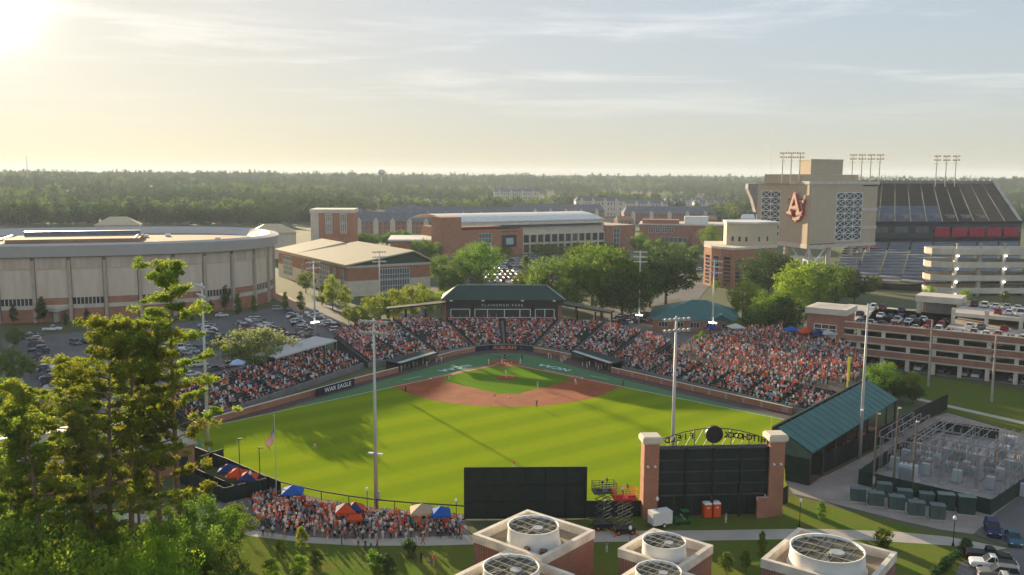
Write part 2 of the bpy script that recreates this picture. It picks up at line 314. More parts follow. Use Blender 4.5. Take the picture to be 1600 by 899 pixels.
sheet('warning_track', [(p.x, p.y) for p in allp], .006, MUDT, px=False)
inner = [(304, 712), (310, 676), (345, 668), (400, 652), (470, 631), (583, 599), (640, 583), (681, 571), (710, 563), (738, 556.5), (762, 553), (788, 552), (815, 553), (838, 556.5), (868, 564), (907, 576), (969, 592), (1053, 613), (1201, 647.5), (1230, 655)]
innerw = [g(*p) for p in inner]; fi = [p*1 for p in FENCE[1:-1]]
gp = [(p.x, p.y) for p in innerw]+[(64.5, -67.5), (42.2, -94.2), (39.0, -107.5), (19, -109.5), (-8.9, -109.5)]+[(p.x+.2, p.y+2.6) for p in FENCE[1:11][::-1]]
sheet('foul_turf', gp, .011, TTURF, px=False)
# fair territory grass
k = lambda d, s: (s*d/sqrt(2), -d/sqrt(2))
fair = [k(0, 1), k(94, 1), (64.5, -67.5), (42.2, -94.2), (39.0, -107.5), (19, -109.5), (-8.9, -109.5)]+[(p.x+.2, p.y+2.6) for p in FENCE[1:11][::-1]]+[k(93, -1)]
sheet('outfield_grass', fair, .018, TURF, px=False)
# right field foul-side grass beyond the teal turf
sheet('foul_grass', [(p.x, p.y) for p in [g(304, 712), g(310, 676), g(345, 668), g(400, 652), g(470, 632)]]+[k(66, -1), k(93, -1)], .015, TURF, px=False)
# infield clay: 95 ft arc about the mound
arc = []
for i in range(49):
    a = R(-180+360*i/48); x, y = 28.96*cos(a), -18.44+28.96*sin(a)
    if -y >= abs(x)-.9 and y < -18: arc.append((x, y))
arc.sort(key=lambda p: p[0])
clay = [(1.2, .6)] + [(p[0], p[1]) for p in [(29.4, -28.4)]+arc[::-1][0:]+[(-29.4, -28.4)]] + [(-1.2, .6)]
sheet('infield_clay', clay, .024, DIRT, px=False)
def circ(cx, cy, r, n=28, a0=0, a1=360): return [(cx+r*cos(R(a0+(a1-a0)*i/n)), cy+r*sin(R(a0+(a1-a0)*i/n))) for i in range(n+(a1-a0 < 360))]
i_ = 1.05   # infield grass square with base cut-outs
e = s_-i_
ig = [(2.9, -4.2)]+[(e+.0-3.2, -s_+3.3)]+circ(s_, -s_, 3.9, 8, 135, 225)+[(e-3.2, -s_-3.2)]+[(3.1, -2*s_+4.4)]+circ(0, -2*s_, 3.9, 8, 45, 135)
ig += [(-3.1, -2*s_+4.4), (-e+3.2, -s_-3.2)]+circ(-s_, -s_, 3.9, 8, -45, 45)+[(-e+3.2, -s_+3.3), (-2.9, -4.2)]+circ(0, 0, 5.0, 8, 236, 304)
sheet('infield_grass', ig, .030, TURFI, px=False)
sheet('home_plate_circle', circ(0, 0, 4.3, 36), .034, DIRT, px=False)
mm = MB(); mm.lathe([(2.75, .03), (2.2, .10), (1.2, .24), (.5, .27)], 28, (0, -18.44, 0)); struct('pitchers_mound', mm, DIRT, smooth=True)
ln = MB()
for sg, L0, L1 in ((1, 3.2, 96), (-1, 3.2, 100)):
    d = Vector((sg/sqrt(2), -1/sqrt(2), 0)); n = Vector((-d.y, d.x, 0))*.09
    a, b = d*L0, d*L1; ln.poly([(p.x, p.y, .039) for p in (a-n, b-n, b+n, a+n)])
    a, b = d*13.7+n*11*sg*1, d*27.4+n*11*sg; ln.poly([(p.x, p.y, .039) for p in (a-n*.8, b-n*.8, b+n*.8, a+n*.8)])
    c = d*36.6+n*50*sg; nn = n*.8; dd = d
    for q0, q1 in ((d*27+n*45*sg, d*33+n*45*sg),): ln.poly([(p.x, p.y, .039) for p in (q0-nn, q1-nn, q1+nn, q0+nn)])
for sx in (-1, 1):
    for q in ((.75*sx, -.9, 1.97*sx, -.8), (.75*sx, .8, 1.97*sx, .9), (.75*sx, -.8, .85*sx, .8), (1.87*sx, -.8, 1.97*sx, .8)):
        x0, x1 = sorted((q[0], q[2])); ln.poly([(x0, q[1], .042), (x1, q[1], .042), (x1, q[3], .042), (x0, q[3], .042)])
struct('field_lines', ln, CHALK)
def base_bag(nm, x, y, lab, r=0):
    m_ = MB(); m_.cb(0, 0, .06, .42, .42, .11); m_.cb(0, 0, .118, .34, .34, .006); o = m_.build(nm, WHITE); o.location = (x, y, .024); o.rotation_euler.z = r; tag(o, lab, 'base')
base_bag('base', s_, -s_, 'white square base bag at third base on the clay', pi/4); base_bag('base', -s_, -s_, 'white square base bag at first base on the clay', pi/4); base_bag('base', 0, -2*s_, 'white square base bag at second base on the clay', pi/4)
hp = MB(); hp.prism([(-.22, -.22), (.22, -.22), (.22, 0), (0, .22), (-.22, 0)], .034, .046); tag(hp.build('home_plate', WHITE), 'white five sided home plate between the chalk boxes', 'home plate')
pr = MB(); pr.cb(0, -18.44, .285, .61, .15, .03); tag(pr.build('pitching_rubber', WHITE), 'white pitching rubber on top of the mound', 'rubber')
# crossed bats painted on the turf behind the plate
cbm = MB()
for sg in (-1, 1):
    a = Vector((-4.4*sg, 5.0, .02)); b = Vector((4.4*sg, 9.8, .02)); d = (b-a).normalized(); n = Vector((-d.y, d.x, 0))
    cbm.poly([a-n*.22, b-n*.5, b+n*.5, a+n*.22]) if sg > 0 else cbm.poly([(p.x, p.y, .025) for p in (a-n*.22, b-n*.5, b+n*.5, a+n*.22)][::-1])
struct('turf_emblem', cbm, mat('dark_turf_paint', (.07, .05, .035), .9))
LTURF = mat('pale_turf_paint', (.45, .62, .58), .9, .1, 2)
for sg, px in ((-1, (711, 575.5)), (1, (866, 574.5))):
    p = g(*px); o = text('turf_lettering', 'NCAA', 3.4, (p.x, p.y, .03), (0, 0, pi+sg*R(-45)), LTURF, depth=0, bold=.08, sx=1.15); o['kind'] = 'structure'
# ================================================================== people: one continuous skinned body per pose
SKIN = [mat('skin_light', (.55, .34, .24), .6, .05), mat('skin_brown', (.24, .13, .08), .6, .05)]
HAIR = [mat('hair_dark', (.03, .022, .016), .7), mat('cap_white', (.7, .69, .66), .8), mat('cap_navy', (.02, .03, .08), .8), mat('hair_fair', (.30, .20, .10), .7), mat('cap_orange', (.6, .09, .02), .8)]
SHIRT = mat('shirt_cloth', (.5, .5, .5), .85, .12, 6, objcol=True)
PANTS = [mat('trouser_navy', (.025, .03, .05), .85), mat('trouser_khaki', (.36, .28, .18), .85), mat('trouser_white', (.68, .67, .64), .85), mat('trouser_denim', (.07, .10, .17), .85), mat('trouser_black', (.015, .015, .017), .85)]
def pose(J):
    """J: joints -> (x,y,z); facing -y. returns list of verts, edges, radii"""
    v, e, r = [], [], []
    idx = {}
    for k_, (p, rr) in J['v'].items(): idx[k_] = len(v); v.append(p); r.append(rr)
    for a, b in J['e']: e.append((idx[a], idx[b]))
    return v, e, r, idx
def std(hipz=.92, lean=0, lk=(-.10, 0, .48), rk=(.10, 0, .48), lf=(-.11, .03, .05), rf=(.11, .03, .05), le=(-.27, .03, 1.14), re=(.27, .03, 1.14), lh=(-.27, -.08, .90), rh=(.27, -.08, .90), hy=0, head=0):
    y = hy; l = -lean; top = 1.40-.92+hipz
    V = {'pel': ((0, y, hipz), .15), 'waist': ((0, y+l*.4, hipz+.18), .135), 'chest': ((0, y+l*.8, top-.12), .16), 'neck': ((0, y+l, top+.06), .06), 'h1': ((0, y+l-.01+head, top+.16), .085), 'h2': ((0, y+l-.01+head, top+.30), .085),
         'ls': ((-.19, y+l*.9, top-.03), .065), 'rs': ((.19, y+l*.9, top-.03), .065), 'le': (le, .045), 're': (re, .045), 'lh': (lh, .035), 'rh': (rh, .035),
         'lhip': ((-.09, y, hipz-.08), .095), 'rhip': ((.09, y, hipz-.08), .095), 'lk': (lk, .062), 'rk': (rk, .062), 'lf': (lf, .045), 'rf': (rf, .045),
         'lt': ((lf[0], lf[1]-.17, lf[2]-.01), .04), 'rt': ((rf[0], rf[1]-.17, rf[2]-.01), .04)}
    E = [('pel', 'waist'), ('waist', 'chest'), ('chest', 'neck'), ('neck', 'h1'), ('h1', 'h2'), ('chest', 'ls'), ('ls', 'le'), ('le', 'lh'), ('chest', 'rs'), ('rs', 're'), ('re', 'rh'), ('pel', 'lhip'), ('lhip', 'lk'), ('lk', 'lf'), ('lf', 'lt'), ('pel', 'rhip'), ('rhip', 'rk'), ('rk', 'rf'), ('rf', 'rt')]
    return {'v': V, 'e': E, 'hip': hipz, 'top': top}
POSES = {
    'stand': std(),
    'hands_front': std(le=(-.26, -.04, 1.13), re=(.26, -.04, 1.13), lh=(-.10, -.26, 1.10), rh=(.16, -.28, 1.22)),
    'walk': std(lk=(-.10, -.20, .50), lf=(-.10, -.26, .06), rk=(.10, .05, .48), rf=(.10, .32, .10), lh=(-.26, .14, .93), rh=(.26, -.22, .98), le=(-.26, .08, 1.14), re=(.26, -.02, 1.14)),
    'hips': std(le=(-.38, .08, 1.16), re=(.38, .08, 1.16), lh=(-.18, -.04, .98), rh=(.18, -.04, .98)),
    'sit': std(hipz=.52, lk=(-.12, -.44, .50), rk=(.12, -.44, .50), lf=(-.12, -.46, .06), rf=(.12, -.46, .06), le=(-.26, -.06, .76), re=(.26, -.06, .76), lh=(-.14, -.32, .62), rh=(.14, -.32, .62)),
    'ready': std(hipz=.76, lean=.38, lk=(-.24, -.16, .44), rk=(.24, -.16, .44), lf=(-.30, .06, .05), rf=(.30, .06, .05), le=(-.30, -.36, .86), re=(.30, -.36, .86), lh=(-.16, -.52, .62), rh=(.16, -.52, .62), head=-.06),
    'pitch': std(hipz=.82, lean=.10, lk=(-.14, -.50, .72), lf=(-.14, -.62, .28), rk=(.10, .06, .42), rf=(.12, .06, .05), le=(-.36, -.20, 1.28), lh=(-.30, -.46, 1.30), re=(.40, .26, 1.24), rh=(.36, .40, 1.50)),
    'bat': std(hipz=.86, lean=.12, lk=(-.20, -.10, .46), rk=(.20, -.06, .46), lf=(-.30, .04, .05), rf=(.30, .04, .05), le=(-.30, -.22, 1.16), re=(.26, -.18, 1.22), lh=(.10, -.26, 1.28), rh=(.16, -.24, 1.36)),
    'squat': std(hipz=.42, lean=.22, lk=(-.30, -.34, .46), rk=(.30, -.34, .46), lf=(-.24, -.04, .05), rf=(.24, -.04, .05), le=(-.34, -.40, .66), re=(.34, -.36, .62), lh=(-.08, -.58, .66), rh=(.20, -.50, .56)),
}
BODY = {}
def body(pn, sk=0, hr=0, pt=0, smoothlv=1):
    key = (pn, sk, hr, pt)
    if key in BODY: return BODY[key]
    base = BODY.get(pn)
    if base is None:
        J = POSES[pn]; v, e, r, idx = pose(J); me = bpy.data.meshes.new('b'); me.from_pydata(v, e, []); o = bpy.data.objects.new('b', me); col.objects.link(o)
        md = o.modifiers.new('s', 'SKIN'); md.branch_smoothing = .6
        if not me.skin_vertices: me.skin_vertices.new() if hasattr(me.skin_vertices, 'new') else None
        for i, rr in enumerate(r): me.skin_vertices[0].data[i].radius = (rr, rr*.85)
        me.skin_vertices[0].data[idx['pel']].use_root = True
        sb = o.modifiers.new('u', 'SUBSURF'); sb.levels = 1; sb.render_levels = 1
        dg = bpy.context.evaluated_depsgraph_get(); base = bpy.data.meshes.new_from_object(o.evaluated_get(dg)); bpy.data.objects.remove(o); BODY[pn] = base
    me = base.copy(); me.materials.clear()
    for m in (SHIRT, PANTS[pt], SKIN[sk], HAIR[hr]): me.materials.append(m)
    J = POSES[pn]; V = {k_: Vector(p) for k_, (p, rr) in J['v'].items()}; segs = [(a, b) for a, b in J['e']]
    own = {'pel': 1, 'lhip': 1, 'rhip': 1, 'lk': 1, 'rk': 1, 'lf': 1, 'rf': 1, 'waist': 0, 'chest': 0, 'ls': 0, 'rs': 0, 'le': 2, 're': 2, 'lh': 2, 'rh': 2, 'neck': 2, 'h1': 2, 'h2': 3, 'lt': 3, 'rt': 3}
    for p in me.polygons:
        c = p.center; best = min(V, key=lambda k_: (V[k_]-c).length - J['v'][k_][1]*.6); mi = own[best]
        if best in ('h1', 'h2'): mi = 3 if (c.z > V['h1'].z+.10 or c.y > V['h1'].y+.03) else 2
        if best in ('le', 're') and (V[best]-c).z < -.05: mi = 0
        if best in ('lt', 'rt'): mi = 1
        p.material_index = mi; p.use_smooth = True
    # nose and ears as small bumps on the continuous head
    BODY[key] = me
    return me
SHC = {'orange': (.80, .105, .018), 'red-orange': (.66, .07, .035), 'white': (.72, .71, .69), 'navy': (.02, .03, .09), 'black': (.02, .02, .02), 'grey': (.28, .28, .29), 'light blue': (.22, .38, .58), 'pink': (.68, .30, .27), 'green': (.05, .24, .09), 'tan': (.45, .34, .22), 'purple': (.16, .06, .22)}
SHN = ['orange']*7+['red-orange']*4+['white']*8+['navy']*6+['black']*3+['grey']*3+['light blue']*2+['pink']*2+['tan']+['green']+['purple']
def person(pn, x, y, z, rz, shirt, label, group=None, sk=None, hr=None, pt=None, sc=None):
    me = body(pn, rnd.choice((0, 0, 0, 1)) if sk is None else sk, rnd.randrange(5) if hr is None else hr, rnd.randrange(5) if pt is None else pt)
    o = ob('person', me); o.location = (x, y, z); o.rotation_euler.z = rz; c = SHC[shirt]; o.color = (*c, 1); s = sc or rnd.uniform(.93, 1.05); o.scale = (s, s, s)
    return tag(o, label, 'person', group)
# low figures for the seated masses
CROWD = mat('crowd_cloth', (.5, .5, .5), .85, .1, 5, attr='col')
def figure(mb, x, y, z, rz, seated, r):
    sh = SHC[r.choice(SHN)]; hd = r.choice([(.03, .022, .016), (.03, .022, .016), (.7, .69, .66), (.55, .34, .24), (.02, .03, .08), (.6, .09, .02), (.3, .2, .1)]); sk = (.55, .34, .24) if r.random() < .75 else (.2, .11, .07)
    pn = r.choice([(.025, .03, .05), (.36, .28, .18), (.55, .34, .24), (.07, .10, .17), (.6, .6, .58)])
    j = r.uniform(.85, 1.15); sh = tuple(c*j for c in sh); a, b = cos(rz), sin(rz); s = r.uniform(.92, 1.08)
    T = lambda px, py, pz: (x+a*px*s-b*py*s, y+b*px*s+a*py*s, z+pz*s)
    h0 = .45 if seated else .85
    ring = lambda w, d, zz, yo=0: [T(w*cx, d*cy+yo, zz) for cx, cy in ((-1, -.5), (-.5, -1), (.5, -1), (1, -.5), (1, .5), (.5, 1), (-.5, 1), (-1, .5))]
    def loft(rs, c):
        n = 8; vs = [p for q in rs for p in q]; fs = [(k_*n+i, k_*n+(i+1) % n, (k_+1)*n+(i+1) % n, (k_+1)*n+i) for k_ in range(len(rs)-1) for i in range(n)]+[tuple(range((len(rs)-1)*n, len(rs)*n))]
        mb.add(vs, fs, c)
    loft([ring(.17, .12, h0-.05), ring(.24, .14, h0+.38), ring(.20, .11, h0+.55), ring(.06, .06, h0+.60)], sh)
    hx = r.uniform(-.03, .03); hy = -.03
    loft([ring(.07, .08, h0+.60, hy), ring(.10, .11, h0+.70, hy)], sk); loft([ring(.105, .115, h0+.70, hy), ring(.08, .09, h0+.83, hy)], hd)
    if seated:
        for sx in (-.1, .1): mb.add([T(sx-.08, -.05, .37), T(sx+.08, -.05, .37), T(sx+.08, -.48, .37), T(sx-.08, -.48, .37), T(sx-.08, -.05, .54), T(sx+.08, -.05, .54), T(sx+.07, -.48, .50), T(sx-.07, -.48, .50), T(sx-.06, -.40, 0), T(sx+.06, -.40, 0), T(sx+.06, -.50, 0), T(sx-.06, -.50, 0)], [(4, 5, 6, 7), (0, 1, 5, 4), (7, 6, 10, 11), (1, 2, 6, 5), (3, 0, 4, 7)], pn)
    else:
        for sx in (-.09, .09): mb.add([T(sx-.07, -.08, 0), T(sx+.07, -.08, 0), T(sx+.07, .08, 0), T(sx-.07, .08, 0), T(sx-.08, -.09, h0), T(sx+.08, -.09, h0), T(sx+.08, .09, h0), T(sx-.08, .09, h0)], [(0, 1, 5, 4), (1, 2, 6, 5), (2, 3, 7, 6), (3, 0, 4, 7)], pn)
    for sx in (-1, 1):
        p0, p1, p2 = T(.23*sx, 0, h0+.50), T(.28*sx, -.06, h0+.25), T(.16*sx, -.28, h0+.12+r.random()*.12)
        for q0, q1, c in ((p0, p1, sh), (p1, p2, sk)):
            w = .045; mb.add([(q0[0]-w, q0[1], q0[2]), (q0[0]+w, q0[1], q0[2]), (q1[0]+w, q1[1], q1[2]), (q1[0]-w, q1[1], q1[2]), (q0[0], q0[1]+w, q0[2]), (q1[0], q1[1]+w, q1[2])], [(0, 1, 2, 3), (1, 4, 5, 2), (4, 0, 3, 5)], c)
# ================================================================== the ballpark: walls, stands, press box, dugouts
V2 = lambda p: Vector((p[0], p[1]))
def V3(p, z): return Vector((p[0], p[1], z))
def lerp(a, b, t): return a+(b-a)*t
def wall_run(name, label, pts, h, th, m, cap=None, z0=0):
    """low wall in straight pieces, each a part"""
    w = thing(name, label, 'wall', (pts[0][0], pts[0][1], 0)); o = Vector(pts[0][:2])
    for a, b in zip(pts[:-1], pts[1:]):
        a = V2(a)-o; b = V2(b)-o; mb = MB(); mb.seg(a, b, th, z0, h); mb.build('wall_section', m, w)
        if cap: mc = MB(); mc.seg(a, b, th+.12, h+.003, h+.10); mc.build('coping', cap, w)
    return w
SEATG = mat('dark_seat_plastic', (.02, .035, .035), .6, .3, 2); AISLE = mat('stand_concrete', (.20, .19, .185), .9, .2, .5, coords='World'); BEN = mat('bench_aluminium', (.38, .38, .38), .45, .15, 1)
WLp = [g(*p) for p in WALL_L]; WBp = [g(*p) for p in WALL_B]; WRp = [g(*p) for p in WALL_R]
wall_run('field_wall', 'low red brick wall along the right field bleachers', WLp, 1.35, .35, BRICKO, STONE)
wall_run('field_wall', 'curved low brick wall between the first base dugout and the backstop banner', WBp[:3], 1.25, .35, BRICKO, STONE)
wall_run('field_wall', 'curved low brick wall between the backstop banner and the third base dugout', WBp[6:], 1.25, .35, BRICKO, STONE)
wall_run('field_wall', 'low red brick wall along the left field bleachers', WRp, 1.35, .35, BRICKO, STONE)
bs = wall_run('backstop_wall', 'dark padded backstop wall with the AUBURN banner behind home plate', [WBp[2], WBp[3], WBp[5], WBp[6]], 1.45, .3, NAVY)
o3 = bs.location
p = (WBp[3]+WBp[5])/2-Vector(o3); text('banner_lettering', 'AUBURN', 1.35, (p.x, p.y-.2, .75), (pi/2, 0, 0), mat('orange_letter', (.75, .25, .12), .7), bs, .02, bold=.03, sx=1.3)
for sx, tx in ((-1, '\u2022 \u2022 \u2022'), (1, '\u2022 \u2022 \u2022')): text('banner_lettering', tx, .6, (p.x+sx*5.4, p.y-.55, .75), (pi/2, 0, sx*R(13)), WHITE, bs, .02)
p = g(523, 612); we = thing('banner', 'navy WAR EAGLE banner hung on the right field brick wall', 'banner', (p.x, p.y, 0), atan2(WLp[3].y-WLp[2].y, WLp[3].x-WLp[2].x))
mb = MB(); mb.bx(-6.6, -.38, .1, 6.6, -.22, 2.0); mb.build('panel', NAVY, we); text('lettering', 'WAR EAGLE', 1.5, (.8, -.40, 1.0), (pi/2, 0, 0), WHITE, we, .01, bold=.02, sx=1.12)
# --- seating bowl
def bowl(name, label, F, B, z0, z1, rows, mat_t, sub=5, aisles=(), bench=True):
    """stepped stand between a front and a back polyline; sections between stations are parts"""
    th = thing(name, label, 'grandstand', (F[0][0], F[0][1], 0)); o = Vector((F[0][0], F[0][1])); seats = []
    for s in range(len(F)-1):
        mb = MB(); bm_ = MB()
        for r in range(rows):
            t0, t1 = r/rows, (r+1)/rows; z = lerp(z0, z1, r/(rows-1)); zp = 0 if r == 0 else lerp(z0, z1, (r-1)/(rows-1))
            a0, b0 = lerp(V2(F[s]), V2(B[s]), t0)-o, lerp(V2(F[s+1]), V2(B[s+1]), t0)-o; a1, b1 = lerp(V2(F[s]), V2(B[s]), t1)-o, lerp(V2(F[s+1]), V2(B[s+1]), t1)-o
            mb.add([V3(a0, zp), V3(b0, zp), V3(b0, z), V3(a0, z), V3(b1, z), V3(a1, z)], [(0, 1, 2, 3), (3, 2, 4, 5)])
            # bench / seat row
            q0, q1 = lerp(a0, a1, .55), lerp(b0, b1, .55); q0b, q1b = lerp(a0, a1, .95), lerp(b0, b1, .95); m0 = lerp(q0, q1, .03); m1 = lerp(q0, q1, .97); m2 = lerp(q0b, q1b, .97); m3 = lerp(q0b, q1b, .03)
            bm_.add([V3(m0, z+.40), V3(m1, z+.40), V3(m2, z+.44), V3(m3, z+.44), V3(m0, z+.02), V3(m1, z+.02), V3(m2, z+.80), V3(m3, z+.80)], [(0, 1, 2, 3), (4, 5, 1, 0), (3, 2, 6, 7)])
            L = (m1-m0).length; n = int(L/.56); fc = -(lerp(q0b, q1b, .5)-lerp(q0, q1, .5))
            for i in range(n):
                pp = lerp(lerp(m0, m1, (i+.5)/n), lerp(m3, m2, (i+.5)/n), .35)+o; seats.append((pp.x, pp.y, z, atan2(fc.y, fc.x)+pi/2, r/rows, (s+(i+.5)/n)))
        # closing back and underside wall
        a1, b1 = V2(B[s])-o, V2(B[s+1])-o; mb.add([V3(a1, 0), V3(b1, 0), V3(b1, z1), V3(a1, z1)], [(1, 0, 3, 2)])
        mb.build('seating_tier', mat_t, th); bm_.build('seat_rows', SEATG if bench else BEN, th)
    for s in (0, len(F)-1):
        f, b = V2(F[s])-o, V2(B[s])-o; mb = MB(); mb.add([V3(f, 0), V3(b, 0), V3(b, z1), V3(f, z0)], [(0, 1, 2, 3)]); mb.build('end_wall', DGREEN, th)
        mr = MB(); n = 8
        for zz in (.5, 1.05): mr.bar(V3(f, z0+zz), V3(b, z1+zz), .07)
        for i in range(n+1): q = lerp(f, b, i/n); zz = lerp(z0, z1, i/n); mr.bar(V3(q, zz), V3(q, zz+1.05), .06)
        mr.build('railing', DSTEEL, th)
    return th, seats
GF = [(-37, -6.5), (-28, 0), (-19.6, 6.8), (-9.2, 17.6), (.4, 20.8), (9.6, 17.6), (19.9, 8), (29.5, -1), (39, -4.2)]
GB = [(-48.5, 8), (-45.5, 25), (-35, 35.2), (-18.4, 35.2), (0, 35.2), (18.4, 35.2), (32, 28), (41, 13), (46, -3)]
gs, seatsG = bowl('grandstand', 'main grandstand curving behind home plate below the press box', GF, GB, 1.5, 6.1, 17, AISLE)
# left (right field) bleachers
nL = 7; FL = [lerp(V2(WLp[0]), V2((-37.6, -6.9)), i/nL)+Vector((-.5, .3)) for i in range(nL+1)]
dL = (FL[-1]-FL[0]).normalized(); nrm = Vector((-dL.y, dL.x)); BL = [p+nrm*13.5 for p in FL]; BL[0] = FL[0]+nrm*9+dL*2
lb, seatsL = bowl('bleachers', 'right field bleachers along the brick wall beside the white tent', FL, BL, 1.5, 4.4, 11, AISLE, bench=True)
nR = 6; FR = [lerp(V2((30.5, -11.4)), V2(WRp[1])+Vector((6, -8)), i/nR)+Vector((.5, .4)) for i in range(nR+1)]
dR = (FR[-1]-FR[0]).normalized(); nr2 = Vector((-dR.y, dR.x)); BR = [p+nr2*9.5 for p in FR]
rb, seatsR = bowl('bleachers', 'left field bleachers in front of the crowded terrace', FR, BR, 1.5, 3.6, 8, AISLE)
# terrace behind the left field bleachers: gently rising concrete and turf bank
terr_poly = [BR[0]+nr2*.25, BR[-1]+nr2*.25, Vector((92, -23)), Vector((95, 2)), Vector((88, 17)), Vector((72, 22)), Vector((58, 13)), Vector((47, 2))]
tb = MB(); tz = lambda q: 2.6+.075*max(0, (q-BR[0]).dot(nr2))
n = len(terr_poly); tb.add([V3(q, 0) for q in terr_poly]+[V3(q, tz(q)) for q in terr_poly], [tuple(range(n, 2*n))]+[(i, (i+1) % n, n+(i+1) % n, n+i) for i in range(n)])
struct('terrace', tb, mat('terrace_brown', (.16, .115, .085), .95, .3, .3, coords='World'))
# --- crowd in the stands: far too many to pick apart, one mass each
def crowd(name, label, seats, fill, rr, stand=.12, aisle=None):
    mb = MB(); n = 0
    for x, y, z, a, tr, st in seats:
        f = fill(tr, st) if callable(fill) else fill
        if aisle and aisle(tr, st): continue
        if rr.random() > f*(1.08-.42*max(0, sin(x*.9+1.3*sin(y*.55)))*max(0, sin(y*.8+x*.33))): continue
        figure(mb, x+rr.uniform(-.08, .08), y+rr.uniform(-.1, .1), z+.01, a+rr.uniform(-.35, .35), rr.random() > stand, rr); n += 1
    o = mb.build(name, CROWD); tag(o, label, 'crowd', kind='stuff'); return n
def fillG(t, s):
    f = .82
    for a0, a1, t0, t1, v in ((0, .9, .45, 1, .8), (1.6, 2.4, .25, .55, .25), (.3, 1.0, .2, .45, .45), (5.7, 6.4, .3, .62, .25), (6.5, 7.2, .3, .55, .35), (4.1, 4.5, .85, 1, .35)):
        if a0 < s < a1 and t0 < t < t1: f = v
    return f
aisG = lambda t, s: min(abs(s % 1), 1-abs(s % 1)) < .045 or abs(s-3.35) < .03 or abs(s-4.65) < .03
cr = random.Random(5)
nC = crowd('spectators', 'seated crowd in orange and white filling the main grandstand', seatsG, fillG, cr, .10, aisG)
nC += crowd('spectators', 'seated crowd in the right field bleachers beside the white tent', seatsL, lambda t, s: .62 if s > 1 else .35, cr, .15, lambda t, s: min(s % 1, 1-s % 1) < .06 or abs(s % 1-.5) < .035)
nC += crowd('spectators', 'seated crowd in the left field bleachers above the brick wall', seatsR, lambda t, s: .8 if t < .7 or s < 3 else .4, cr, .12, lambda t, s: min(s % 1, 1-s % 1) < .06)
def inpoly(q, P):
    c = False; j = len(P)-1
    for i in range(len(P)):
        if (P[i].y > q.y) != (P[j].y > q.y) and q.x < (P[j].x-P[i].x)*(q.y-P[i].y)/(P[j].y-P[i].y)+P[i].x: c = not c
        j = i
    return c
ts = []; tries = 0
while len(ts) < 1750 and tries < 60000:
    tries += 1; q = Vector((cr.uniform(44, 96), cr.uniform(-40, 24)))
    if not inpoly(q, terr_poly): continue
    d = (q-BR[0]).dot(nr2)
    if d < 2.6 or (q-Vector((90, 13))).length < 6: continue
    if cr.random() > .35+.65*min(1, max(0, (q.x-50)/14)): continue
    if any((q-Vector((u[0], u[1]))).length < .5 for u in ts[-60:]): continue
    ts.append((q.x, q.y, tz(q), atan2(nr2.y, nr2.x)-pi/2+cr.uniform(-.6, .6), 0, 0))
crowd('spectators', 'dense crowd on the terrace behind the left field bleachers', ts, 1, cr, .55)
# --- press box
pb = thing('press_box', 'dark press box with hipped green roof and PLAINSMAN PARK lettering above the grandstand', 'press box', (0, 36, 0))
SIDING = mat('dark_siding', (.045, .055, .06), .7, .2, .5)
mb = MB(); mb.bx(-17.6, 0, 4.8, 17.8, 9, 13.0); mb.build('wall', SIDING, pb)
for x0, x1, panes in ((-16.2, -10.2, 1), (-8.6, 9.0, 4), (10.6, 16.6, 2)):
    wf = MB(); wf.bx(x0, -.12, 6.95, x1, -.005, 7.15); wf.bx(x0, -.12, 9.6, x1, -.005, 9.8)
    xs = [x0+(x1-x0)*i/panes for i in range(panes+1)] if panes != 4 else [x0, x0+4.0, x0+9.4, x0+14.3, x1]
    for x in xs: wf.bx(x-.13, -.121, 7.15, x+.13, -.004, 9.6)
    w = wf.build('window', WHITE, pb)
    for a, b in zip(xs[:-1], xs[1:]):
        gl = MB(); gl.bx(a+.13, -.05, 7.15, b-.13, -.004, 9.6); gl.build('pane', GLASS, w)
        for k_ in range(int((b-a)/1.1)):
            if rnd.random() < .5: mm_ = MB(); xx = a+.4+k_*1.1; mm_.bx(xx, -.075, 7.15, xx+.45, -.055, 7.6+rnd.random()*.7); mm_.build('occupant_silhouette', mat('window_interior', (.16, .15, .13), .8), w)
text('lettering', 'P L A I N S M A N   P A R K', 1.15, (.2, -.07, 10.95), (pi/2, 0, 0), WHITE, pb, .04, sx=.98)
for x in (-9.3, 9.8): cm_ = MB(); cm_.cb(x, -.25, 8.2, .9, .5, 6.2); cm_.build('column', BLACK, pb)
for x in (-17.75, 17.95): cm_ = MB(); cm_.bx(x-.9, .02, 4.8, x+.9, 4, 12.2); cm_.build('brick_pier', BRICK, pb)
rf = MB(); e0, e1 = 13.05, 16.9
rf.add([(-19.2, -2.2, e0), (19.8, -2.2, e0), (19.8, 11, e0), (-19.2, 11, e0), (-14.2, 4.4, e1), (14.4, 4.4, e1), (-19.2, -2.2, e0-.35), (19.8, -2.2, e0-.35), (19.8, 11, e0-.35), (-19.2, 11, e0-.35)],
       [(0, 1, 5, 4), (1, 2, 5), (2, 3, 4, 5), (3, 0, 4), (9, 8, 7, 6), (6, 7, 1, 0), (7, 8, 2, 1), (8, 9, 3, 2), (9, 6, 0, 3)])
rfo = rf.build('roof', GROOF, pb)
hr_ = MB()
for a, b in (((-19.2, -2.2, e0), (-14.2, 4.4, e1)), ((19.8, -2.2, e0), (14.4, 4.4, e1)), ((-14.2, 4.4, e1), (14.4, 4.4, e1))): hr_.cyl(a, b, .12, n=5)
hr_.build('ridge_cap', mat('pale_trim', (.45, .46, .42), .6), rfo)
se = MB()
for i in range(1, 34): t_ = i/34; se.cyl((lerp(-19.2, 19.8, t_), -2.2, e0+.03), (lerp(-14.2, 14.4, t_), 4.4, e1+.03), .05, n=4)
se.build('roof_seams', GROOF, rfo)
for x in (-16, -6, 6.4, 16.4): l_ = MB(); l_.cb(x, -2.35, 12.75, .9, .3, .35); l_.build('floodlight', WHITE, pb)
